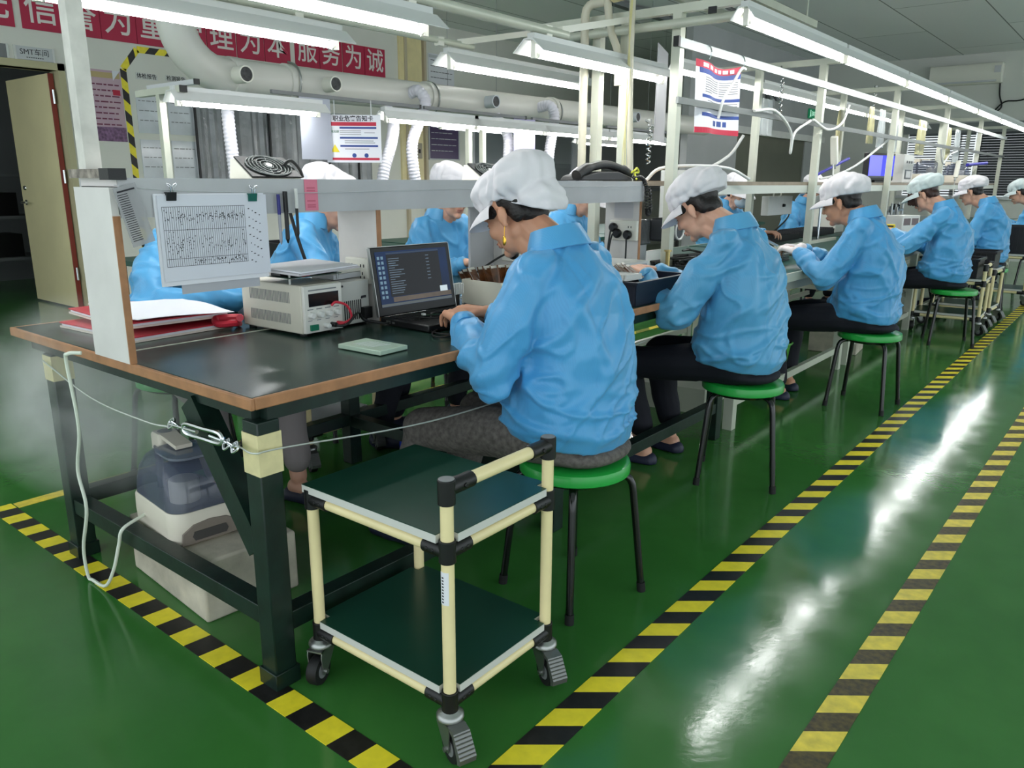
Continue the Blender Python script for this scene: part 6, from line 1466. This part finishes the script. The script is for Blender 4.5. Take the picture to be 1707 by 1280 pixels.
PE = [
 dict(loc=(-1.23, 1.86, 0), rz=R(180), seed=1, voxel=0.006, bvox=0.0045, trousers=M_knit, cap_style=0, skin=M_skin2, earring=True, head=(0.245, 0, 1.13), pitch=28, yaw=0, elbL=(0.14, 0.255, 0.705), wrL=(0.38, 0.10, 0.815), elbR=(0.12, -0.22, 0.7), wrR=(0.42, -0.06, 0.815), kneeL=(0.52, 0.15, 0.45), ankL=(0.6, 0.13, 0.09), kneeR=(0.5, -0.1, 0.46), ankR=(0.62, -0.1, 0.09), w=0.86, bulk=0.88, sleeve=0.98,
      label='worker in blue smock, white cap and grey knit trousers typing at the laptop, nearest'),
 dict(loc=(-1.225, 3.08, 0), rz=R(180), seed=2, voxel=0.0065, bvox=0.0045, head=(0.255, 0, 1.115), pitch=36, elbL=(0.22, 0.25, 0.71), wrL=(0.44, 0.1, 0.85), elbR=(0.2, -0.23, 0.71), wrR=(0.46, -0.04, 0.85), kneeL=(0.5, 0.13, 0.46), ankL=(0.42, 0.1, 0.1), cap_style=1, hair=M_hair, jacket=M_jacket2, bare=True, sandal=True,
      label='worker in faded blue smock and navy trousers bending over the parts bin, second from front'),
 dict(loc=(-1.14, 4.6, 0), rz=R(180), seed=3, voxel=0.007, bvox=0.005, head=(0.215, 0, 1.115), pitch=20, elbL=(0.2, 0.24, 0.735), wrL=(0.40, 0.12, 0.85), elbR=(0.24, -0.22, 0.73), wrR=(0.42, -0.02, 0.86), gloves=M_glove, skin=M_skin2, cap_style=1, kneeL=(0.5, 0.14, 0.47), ankL=(0.43, 0.16, 0.09), ankR=(0.46, -0.08, 0.09), sandal=True,
      label='worker with white gloves in blue smock holding a small clear part, third from front'),
 dict(loc=(-1.19, 6.95, 0), rz=R(180), seed=4, voxel=0.008, bvox=0.0055, head=(0.24, 0, 1.135), pitch=30, hair=M_brownhair, longhair=True, cap=M_cap2, cap_style=1, elbL=(0.28, 0.25, 0.76), wrL=(0.42, 0.12, 0.86),
      label='worker with loose brown hair under a pale cap holding a yellow device, fourth from front'),
 dict(loc=(-1.2, 9.0, 0), rz=R(180), seed=5, voxel=0.01, bvox=0.007, head=(0.24, 0, 1.14), pitch=22, cap_style=1, label='worker in blue smock sitting behind the dark crates, fifth from front'),
 dict(loc=(-1.03, 11.0, 0), rz=R(180), seed=6, voxel=0.01, bvox=0.007, head=(0.24, 0, 1.12), pitch=24, cap=M_cap2, cap_style=1, label='worker in blue smock cut off by the right picture edge, farthest of the right row'),
 dict(loc=(-3.12, 1.62, 0), rz=R(6), seed=7, voxel=0.008, trousers=M_lightgrey, lean=0.16, head=(0.36, 0.0, 0.98), pitch=50, elbL=(0.3, 0.28, 0.78), wrL=(0.52, 0.1, 0.815), elbR=(0.3, -0.28, 0.785), wrR=(0.58, -0.05, 0.815), kneeL=(0.52, 0.12, 0.47), ankL=(0.66, 0.04, 0.1), kneeR=(0.52, -0.24, 0.47), ankR=(0.5, -0.2, 0.1), sandal=True, bare=True, label='worker in blue smock and light grey trousers bent low behind the hanging record form'),
 dict(loc=(-3.08, 2.22, 0), rz=R(38), seed=8, voxel=0.008, head=(0.17, 0, 1.125), pitch=24, elbR=(0.2, -0.27, 0.72), wrR=(0.42, -0.16, 0.83), cap_style=0, label='far-side worker in blue smock seen behind the pens, only a cap above the shelf'),
 dict(loc=(-3.1, 3.16, 0), rz=R(-14), seed=9, voxel=0.008, bvox=0.005, head=(0.19, 0, 1.15), pitch=14, yaw=-6, cap_style=0, glasses=True, label='far-side worker in blue smock with glasses, face seen beneath the shelf behind the laptop'),
 dict(loc=(-3.1, 4.35, 0), rz=0, seed=10, voxel=0.01, bvox=0.007, head=(0.2, 0, 1.13), label='far-side worker in blue smock mostly hidden behind the nearest worker cap'),
 dict(loc=(-3.0, 6.6, 0), rz=R(-20), seed=11, voxel=0.01, bvox=0.006, head=(0.22, 0, 1.13), pitch=22, mask=True, wrR=(0.62, -0.1, 0.84), elbR=(0.3, -0.26, 0.76), label='far-side worker with a pale face mask seen past the second cap'),
 dict(loc=(-2.97, 8.5, 0), rz=R(-25), seed=12, voxel=0.01, bvox=0.006, head=(0.22, 0, 1.14), pitch=18, glasses=True, label='far-side worker with glasses behind the white post at the fan box'),
]
for pz in PE: build_person(pz)
# ================================================================ THINGS ON THE SECOND BENCH AND BEYOND
# crate trolleys beside the fourth and fifth workers
M_crate = mat('black_crate', (30, 28, 32), 0.45)
def crate(loc, sx, sy, sz, label, group):
    t = thing('crate', label, 'crate', loc, 0, group); b = MB()
    b.b2((-sx/2, -sy/2, 0), (sx/2, sy/2, 0.006))
    for s_ in (-1, 1):
        b.b2((s_*sx/2-0.005, -sy/2, 0), (s_*sx/2+0.005, sy/2, sz)); b.b2((-sx/2, s_*sy/2-0.005, 0), (sx/2, s_*sy/2+0.005, sz))
    b.obj('crate_shell', M_crate, t); r_ = MB()
    for s_ in (-1, 1):
        r_.b2((s_*(sx/2+0.008)-0.01, -sy/2-0.018, sz-0.02), (s_*(sx/2+0.008)+0.01, sy/2+0.018, sz)); r_.b2((-sx/2, s_*(sy/2+0.008)-0.01, sz-0.02), (sx/2, s_*(sy/2+0.008)+0.01, sz))
    for k in range(9): r_.b2((-sx/2+sx*(k+0.5)/9-0.004, -sy/2-0.01, 0.01), (-sx/2+sx*(k+0.5)/9+0.004, -sy/2-0.004, sz-0.02))
    r_.obj('rim', M_crate, t); return t
G2 = 'pipe trolleys with black crates'
trolley('pipe trolley with one black crate right behind the fourth stool', 0.5, 0.36, (-1.27, 7.62, 0), R(2), hz=(0.16, 0.46), group=G2)
trolley('pipe trolley with black crate, second one behind the fourth stool', 0.46, 0.36, (-1.25, 8.25, 0), R(-3), handle=False, hz=(0.16, 0.5), group=G2)
trolley('pipe trolley with an upright crate beside the far floor tape at right edge', 0.42, 0.4, (-1.15, 9.85, 0), R(0), hz=(0.16, 0.52), group=G2)
crate((-1.29, 7.62, 0.468), 0.42, 0.3, 0.16, 'black crate on the first crate trolley, beside the fourth worker back', 'black crates')
crate((-1.25, 8.25, 0.508), 0.4, 0.3, 0.14, 'black crate on the second crate trolley', 'black crates')
crate((-1.15, 9.85, 0.528), 0.34, 0.34, 0.28, 'tall black crate on the far trolley at right edge', 'black crates')

ZB = 0.761
# slotted trays down the middle of the second bench
def slot_tray(loc, l, label, n=16):
    t = thing('slot_tray', label, 'tray', loc, 0, 'black slotted trays'); b = MB()
    b.b2((-0.13, -l/2, 0), (0.13, l/2, 0.008)); b.b2((-0.13, -l/2, 0.008), (-0.125, l/2, 0.05)); b.b2((0.125, -l/2, 0.008), (0.13, l/2, 0.05))
    b.obj('tray_base', M_black, t); f = MB()
    for i in range(n): y = -l/2+l*(i+0.5)/n; f.b2((-0.125, y-0.002, 0.008), (0.125, y+0.002, 0.06))
    f.obj('fins', mat('dull_black', (44, 44, 46), 0.45), t); return t
slot_tray((-2.5, 6.45, ZB), 0.9, 'black slotted tray on the bench in front of the masked worker')
slot_tray((-2.5, 7.45, ZB), 0.8, 'black slotted tray on the bench near the far worker with glasses')
tag(MB().box((-2.1, 6.3, ZB+0.012), (0.02, 1.4, 0.024)).obj('divider_strip', M_alu), 'pale metal strip lying along the middle of the second bench', 'strip')
# stack of thin black trays under the gloved hands
for i in range(5):
    tag(MB().box((-1.88+0.004*i, 4.75+0.006*(i % 2), ZB+0.005+0.010*i), (0.26, 0.36, 0.006), R(3*(i % 3)-3)).obj('thin_tray', mat('thin_tray_black', (34, 36, 38), 0.35)), 'thin black tray, %s of the low stack under the white gloves' % ('lowest', 'second from bottom', 'middle one', 'fourth from bottom', 'topmost')[i], 'tray', 'thin black trays')
t = thing('clear_part', 'small clear framed part held in white gloves', 'part', (-1.72, 4.53, ZB+0.13), R(20))
MB().box((0, 0, 0), (0.09, 0.05, 0.006), M=Matrix.Rotation(R(25), 3, 'Y')).obj('plate', mat('clear_part', (196, 206, 204), 0.1, alpha=0.6), t)
q = MB(); q.bar((-0.045, -0.025, 0.03), (0.045, -0.025, -0.015), 0.005, 0.005); q.bar((-0.045, 0.025, 0.03), (0.045, 0.025, -0.015), 0.005, 0.005); q.obj('bright_edge', M_chrome, t)
t = thing('handheld_device', 'small yellow device in the hands of the fourth worker', 'device', (-1.66, 6.9, ZB+0.135), R(10))
MB().box((0, 0, 0), (0.09, 0.04, 0.03)).obj('body', M_yellow, t, bevel=0.004); MB().box((0.0, -0.021, 0.0), (0.07, 0.003, 0.012)).obj('dark_strip', M_black, t)
# tan gloved hand device: brown pouch lying by the tray
tag(MB().sph((-2.28, 6.12, ZB+0.05), (0.05, 0.09, 0.035)).obj('tan_pouch', mat('tan_glove', (190, 160, 110), 0.7)), 'tan padded finger pouch on the bench beside the slotted tray', 'pouch') if False else None
# black wire pile and bin between second worker and post
c = MB(); random.seed(9)
for k in range(9): c.tube(cr([(-1.95+random.uniform(-0.12, 0.12), 3.95+random.uniform(-0.25, 0.35), ZB+0.015+0.01*k) for j in range(6)]), 0.006, 5)
tag(c.obj('cable_heap', M_black), 'heap of black cables on the second bench left of the second worker', 'cable')
t = thing('microscope_arm', 'dark microscope head on a stand behind the second worker face', 'microscope', (-2.2, 4.15, ZB))
MB().lathe([(0.08, 0), (0.08, 0.015), (0.03, 0.02)], n=20).obj('foot', M_blackmetal, t); MB().cyl((0, 0, 0.015), (0, 0, 0.25), 0.012).obj('column', M_steel, t)
MB().b2((-0.05, -0.1, 0.14), (0.06, 0.1, 0.27)).obj('head', mat('dark_lead', (54, 56, 60), 0.4), t, bevel=0.012)
MB().tube([(0.09, 0.05*math.cos(R(k)), 0.2+0.05*math.sin(R(k))) for k in range(0, 360, 20)], 0.006, 8, closed=True).obj('ring_light', M_white, t)
t = thing('grey_bag_unit', 'grey plastic-wrapped unit beyond the thin pvc pipe', 'device', (-2.35, 3.95, ZB))
MB().b2((-0.08, -0.1, 0.12), (0.1, 0.13, 0.26)).obj('wrapped_body', mat('wrap_grey', (104, 106, 108), 0.25, bump=(14, 0.8, 0.03)), t, bevel=0.01)
MB().b2((-0.06, -0.08, 0), (0.08, 0.11, 0.12)).obj('stand', M_lgrey, t)
t = thing('brass_column', 'small brass coloured column stand at the bench edge near the post', 'stand', (-1.93, 3.68, ZB))
MB().lathe([(0.03, 0), (0.03, 0.01), (0.012, 0.014), (0.012, 0.12), (0.02, 0.122), (0.02, 0.13)], n=18).obj('column', mat('brass', (190, 168, 110), 0.3, metal=0.7), t)
# hung white box under the shelf
t = thing('control_box', 'white control box hung under the shelf, seen right of the second cap', 'box', (-2.42, 6.45, 1.05), 0)
MB().b2((-0.03, -0.26, -0.075), (0.03, 0.26, 0.075)).obj('box_body', M_white, t, bevel=0.004)
MB().lathe([(0.014, 0), (0.011, 0.02)], (0.03, 0.05, 0.0), 14, Matrix.Rotation(R(90), 3, 'Y')).obj('knob', M_black, t)
h = MB(); h.b2((-0.004, 0.06, 0.075), (0.004, 0.075, 0.16)); h.b2((-0.004, -0.1, 0.075), (0.004, -0.085, 0.16)); objs(h, 'hanger', M_alu, t)
MB().tube(cr([(0.0, 0.26, 0.05), (0.0, 0.31, 0.02), (0.0, 0.27, -0.1), (0.0, 0.0, -0.2), (0.0, -0.3, -0.27)]), 0.007, 6).obj('cable', M_black, t)
# bench supply with round fan
t = thing('power_supply', 'white instrument with a round black fan beyond the third worker face', 'power supply', (-2.5, 8.1, ZB))
MB().b2((-0.15, -0.12, 0), (0.1, 0.14, 0.26)).obj('case', M_offwhite, t, bevel=0.004)
MB().lathe([(0.055, 0), (0.055, 0.004)], (0.1, 0.02, 0.14), 24, Matrix.Rotation(R(90), 3, 'Y')).obj('fan', M_black, t)
MB().lathe([(0.018, 0.005), (0.016, 0.01)], (0.1, 0.02, 0.14), 16, Matrix.Rotation(R(90), 3, 'Y')).obj('fan_hub', M_lgrey, t)
# red display meter
t = thing('panel_meter', 'white meter with two dark red display windows in front of the fourth worker', 'meter', (-1.76, 7.85, ZB), R(-20))
MB().b2((-0.1, -0.13, 0), (0.06, 0.13, 0.19)).obj('case', M_white, t, bevel=0.004)
for y in (-0.06, 0.06): MB().b2((0.06, y-0.048, 0.105), (0.062, y+0.048, 0.165)).obj('display', mat('dark_red', (60, 20, 24), 0.2), t)
t = thing('dark_box', 'black box standing beside the red meter', 'box', (-1.98, 7.15, ZB))
MB().b2((-0.06, -0.1, 0), (0.06, 0.1, 0.18)).obj('box_body', M_black, t, bevel=0.005); MB().b2((0.06, -0.07, 0.1), (0.062, 0.07, 0.16)).obj('front_plate', mat('charcoal_plate', (50, 50, 54), 0.5), t)
open_box((-1.7, 6.75, ZB), 0.14, 0.16, 0.07, M_bin, 'small dark bin on the bench beside the fourth worker hands', 'small_bin', 0, 0.004, 'bin')
# desk lamp-like white head behind the third cap
t = thing('task_light', 'white flat-headed task light rising behind the third cap', 'lamp', (-2.15, 6.7, ZB))
MB().cyl((0, 0, 0), (0, 0, 0.3), 0.01).obj('stem', M_chrome, t); MB().box((0.05, 0, 0.36), (0.2, 0.3, 0.05), M=Matrix.Rotation(R(-24), 3, 'Y')).obj('head', M_white, t, bevel=0.006); MB().lathe([(0.06, 0), (0.06, 0.012)], n=20).obj('foot', M_steel, t)
MB().box((0.062, 0, 0.33), (0.18, 0.27, 0.01), M=Matrix.Rotation(R(-24), 3, 'Y')).obj('lens', M_black, t)
# metal jigs
for i, (x, y) in enumerate(((-2.1, 8.0), (-2.0, 8.45), (-2.15, 9.1))):
    t = thing('metal_jig', ['metal clamp jig on the bench left of the fourth worker face', 'metal clamp jig beyond the fourth worker', 'metal clamp jig next to the fifth worker'][i], 'jig', (x, y, ZB), R(20*i)); random.seed(20+i)
    MB().b2((-0.09, -0.12, 0), (0.09, 0.12, 0.02)).obj('base', M_steel, t); q = MB()
    for k in range(7): x0, y0 = random.uniform(-0.07, 0.07), random.uniform(-0.1, 0.1); q.cyl((x0, y0, 0.02), (x0, y0, random.uniform(0.12, 0.28)), random.uniform(0.006, 0.014), n=8)
    q.bar((-0.08, -0.1, 0.2), (0.08, 0.1, 0.22), 0.03, 0.02); q.obj('pillars', M_steel, t); MB().lathe([(0.04, 0), (0.045, 0.03), (0.02, 0.04)], (0, 0, 0.22), 14).obj('clamp_wheel', M_blackmetal, t)
# on the upper shelf: monitor, panel unit, two humidifiers
ZU = 1.236
t = thing('monitor', 'monitor with a bright blue screen on the upper shelf', 'monitor', (-2.33, 9.08, ZU), R(-12))
MB().b2((-0.06, -0.28, 0.02), (0, 0.28, 0.3)).obj('case', M_black, t, bevel=0.006)
s_ = MB().b2((0.0, -0.265, 0.05), (0.002, 0.265, 0.275)).obj('display', mat('screen_blue', (10, 10, 235), 0.2, emit=0.6), t)
MB().b2((0.002, -0.265, 0.05), (0.003, 0.0, 0.275)).obj('pale_window', mat('screen_lilac', (100, 100, 215), 0.2, emit=0.4), s_)
MB().b2((0.002, -0.265, 0.05), (0.0035, 0.265, 0.068)).obj('task_bar', mat('task_bar2', (40, 40, 60), 0.2), s_)
MB().b2((-0.12, -0.15, 0), (0.02, 0.15, 0.02)).obj('foot', M_black, t)
t = thing('panel_unit', 'cream control unit with a small screen on upper shelf beside the monitor', 'device', (-2.3, 9.75, ZU))
MB().b2((-0.1, -0.22, 0), (0.08, 0.22, 0.3)).obj('case', M_white, t, bevel=0.005); MB().b2((0.08, -0.14, 0.04), (0.085, 0.14, 0.14)).obj('bezel', mat('bezel_grey', (96, 100, 104), 0.4), t); MB().b2((0.085, -0.1, 0.055), (0.087, 0.1, 0.125)).obj('screen', M_lgrey, t)
q = MB()
for y in (-0.1, 0.0, 0.1): q.lathe([(0.015, 0), (0.012, 0.012)], (0.08, y, 0.22), 12, Matrix.Rotation(R(90), 3, 'Y'))
objs(q, 'button', M_grey, t)
dup(hm, (-2.2, 10.55, ZU), R(-10), 'humidifier with smoky tank on the upper shelf right of the monitor, nearer one')
h2 = dup(hm, (-2.2, 12.3, ZU), R(8), 'humidifier with smoky tank on the upper shelf, farther one in front of the blinds')
# hanging clear and yellow bags
random.seed(4)
M_bagy = mat('yellowed_bag', (206, 200, 150), 0.25, alpha=0.75, var=(6, 0.12)); M_bagc = mat('clear_film_bag', (216, 222, 222), 0.12, alpha=0.5, var=(6, 0.1))
for i, (x, y, z, w_, h_, m_, lb) in enumerate(((-2.5, 6.25, 1.86, 0.22, 0.27, M_bagc, 'clear pouch hanging left of the exit sign'), (-2.48, 8.0, 1.9, 0.1, 0.36, M_bagy, 'yellowed strip bag on the fourth post pair'), (-2.03, 7.4, 1.86, 0.16, 0.3, M_bagy, 'yellowed bag hanging just left of the clear bags'), (-2.03, 7.75, 1.86, 0.2, 0.32, M_bagc, 'clear bag hanging from upper rail, left of a wider one'),
        (-2.03, 8.2, 1.86, 0.3, 0.34, M_bagc, 'wide clear bag hanging from the upper rail'), (-2.03, 9.3, 1.86, 0.34, 0.34, M_bagy, 'large yellowed bag hanging right of the wide clear bag'), (-2.03, 10.6, 1.86, 0.26, 0.36, M_bagy, 'yellowed bag hanging above the nearer shelf humidifier'), (-2.03, 11.1, 1.86, 0.3, 0.38, M_bagc, 'clear bag hanging beside the blinds'), (-2.5, 12.6, 1.9, 0.3, 0.4, M_white, 'white bag hanging in front of the blinds'))):
    mb = MB(); n = 8; ws = [0.012*math.sin(k*1.7+i) for k in range(n+1)]
    vs = []
    for s_ in (0, 1):
        for k in range(n+1):
            for zz in (0, -0.5, -1): vs.append((ws[k]*(1 if zz else 0.3)*(1.2 if s_ else 1)+(0.006 if s_ else 0)*(1 if zz else 0.2), -w_/2+w_*k/n, zz*h_))
    fs = []; N = (n+1)*3
    for k in range(n):
        for q in (0, 1): a = k*3+q; fs.append((a, a+3, a+4, a+1)); fs.append((N+a, N+a+1, N+a+4, N+a+3))
    for k in (0, n):
        for q in (0, 1): a = k*3+q; fs.append((a, a+1, N+a+1, N+a))
    for k in range(n):
        for q in (0, 2): a = k*3+q; fs.append((a, a+3, N+a+3, N+a))
    mb.add(vs, fs); o = mb.obj('hanging_bag', m_, smooth=70); o.location = (x, y, z); tag(o, lb, 'bag', 'bags hanging from the overhead frame')
# air guns and looped hoses on the rails
def air_gun(loc, rz, label, m_=M_offwhite):
    t = thing('air_gun', label, 'tool', loc, rz, 'ionising air guns')
    MB().bar((0, 0, 0), (0.0, 0.07, -0.2), 0.05, 0.04).obj('body', m_, t, bevel=0.006); MB().cyl((0, 0.07, -0.2), (0, 0.082, -0.235), 0.012).obj('nozzle', M_steel, t)
    MB().tube(cr([(0, 0.05, -0.2), (0.01, 0.03, -0.3), (0.0, 0.05, -0.42), (-0.02, 0.02, -0.5)]), 0.006, 6).obj('hose', M_white, t)
air_gun((-1.99, 6.35, 1.57), 0, 'pale air gun hanging below the lower rail near the third cap'); air_gun((-1.99, 11.2, 1.5), R(180), 'pale air gun hanging in front of the blinds')
def rail_hose(pts, label, r_=0.009, m_=M_white): tag(MB().tube(cr(pts), r_, 8).obj('air_hose', m_), label, 'hose', 'thin hoses draped on the overhead rails')
rail_hose([(-1.95, 4.7, 1.64), (-1.94, 5.0, 1.66), (-1.94, 5.3, 1.55), (-1.95, 5.35, 1.42), (-1.95, 5.4, 1.55), (-1.94, 5.65, 1.64)], 'white hose looped in a V below the lower rail next to the poster')
rail_hose([(-1.94, 5.7, 1.65), (-1.93, 6.0, 1.6), (-1.93, 6.3, 1.66), (-1.95, 6.5, 1.8)], 'white hose wound along the lower rail at the third post')
rail_hose([(-2.0, 7.95, 1.62), (-2.05, 7.3, 1.4), (-2.1, 6.9, 1.3), (-2.15, 6.6, 1.26)], 'white hose slanting down from the lower rail to the shelf')
rail_hose([(-1.97, 4.62, 1.5), (-2.05, 4.6, 1.38), (-2.2, 4.5, 1.28), (-2.3, 4.4, 1.24)], 'white hose curving behind the safety poster towards the shelf')
rail_hose([(-2.2, 3.9, 1.24), (-2.15, 3.95, 1.3), (-2.1, 4.2, 1.32), (-2.0, 4.5, 1.31), (-1.99, 4.8, 1.25)], 'white hose arching over the shelf by the orange board')
rail_hose([(-1.95, 9.9, 1.6), (-1.95, 10.1, 1.45), (-1.95, 10.4, 1.55), (-1.95, 10.8, 1.6)], 'grey hose bow below the lower rail beside yellowed bag')
for i, (x, y, z, dz) in enumerate(((-2.3, 6.02, 2.02, 0.3), (-2.2, 8.07, 2.06, 0.3), (-2.42, 4.3, 1.55, 0.22))):
    t = thing('coiled_air_hose', ['coiled silver hose hanging under the second cross beam', 'silver fitting standing on the third cross beam', 'silver hook and coil left of the first white post'][i], 'hose', (x, y, z))
    q = MB(); q.tube([(0.012*math.cos(k*0.8), 0.012*math.sin(k*0.8), -dz*k/60) for k in range(60)], 0.0045, 6); q.obj('coil', M_chrome, t)
    MB().cyl((0, 0, 0.0), (0, 0, 0.04), 0.012).obj('coupling', M_steel, t)
    MB().bar((0, -0.05, 0.03), (0, 0.05, 0.0), 0.01, 0.01).obj('cross_hook', M_steel, t)
tag(MB().cyl((-2.06, 6.15, 1.27), (-2.0, 6.8, 1.42), 0.011).obj('blue_tool', mat('blue_tool', (52, 48, 160), 0.4)), 'slim blue tool tied between two posts', 'tool')
tag(MB().cyl((-1.96, 11.6, 1.46), (-1.9, 12.6, 1.5), 0.02).obj('blue_tool', MATS['blue_tool']), 'blue tube tied to the lower rail in front of the blinds', 'tool')
# desk-top machines on the bench below the duct
for i, (y, s_, lb) in enumerate(((3.0, 0.3, 'black parts tray on the bench below the duct, left of the far worker with glasses'), (4.6, 0.4, 'black parts tray on the bench below the duct, behind the far row'))):
    tray((-4.2, y, 0.751), 0.3, s_, 0.1, M_black, lb)
t = thing('white_cabinet', 'white box with a small grey panel behind the second cap', 'cabinet', (-4.6, 9.2, 0.75)); 
MB().b2((-0.2, -0.35, 0.0), (0.2, 0.35, 0.62)).obj('box_body', M_white, t, bevel=0.01); MB().b2((0.2, 0.4-0.3, 0.35), (0.21, 0.3, 0.55)).obj('grey_panel', M_grey, t)
far_bench(8.6, 9.85, 'short bench under the white cabinet at the end of the duct row')
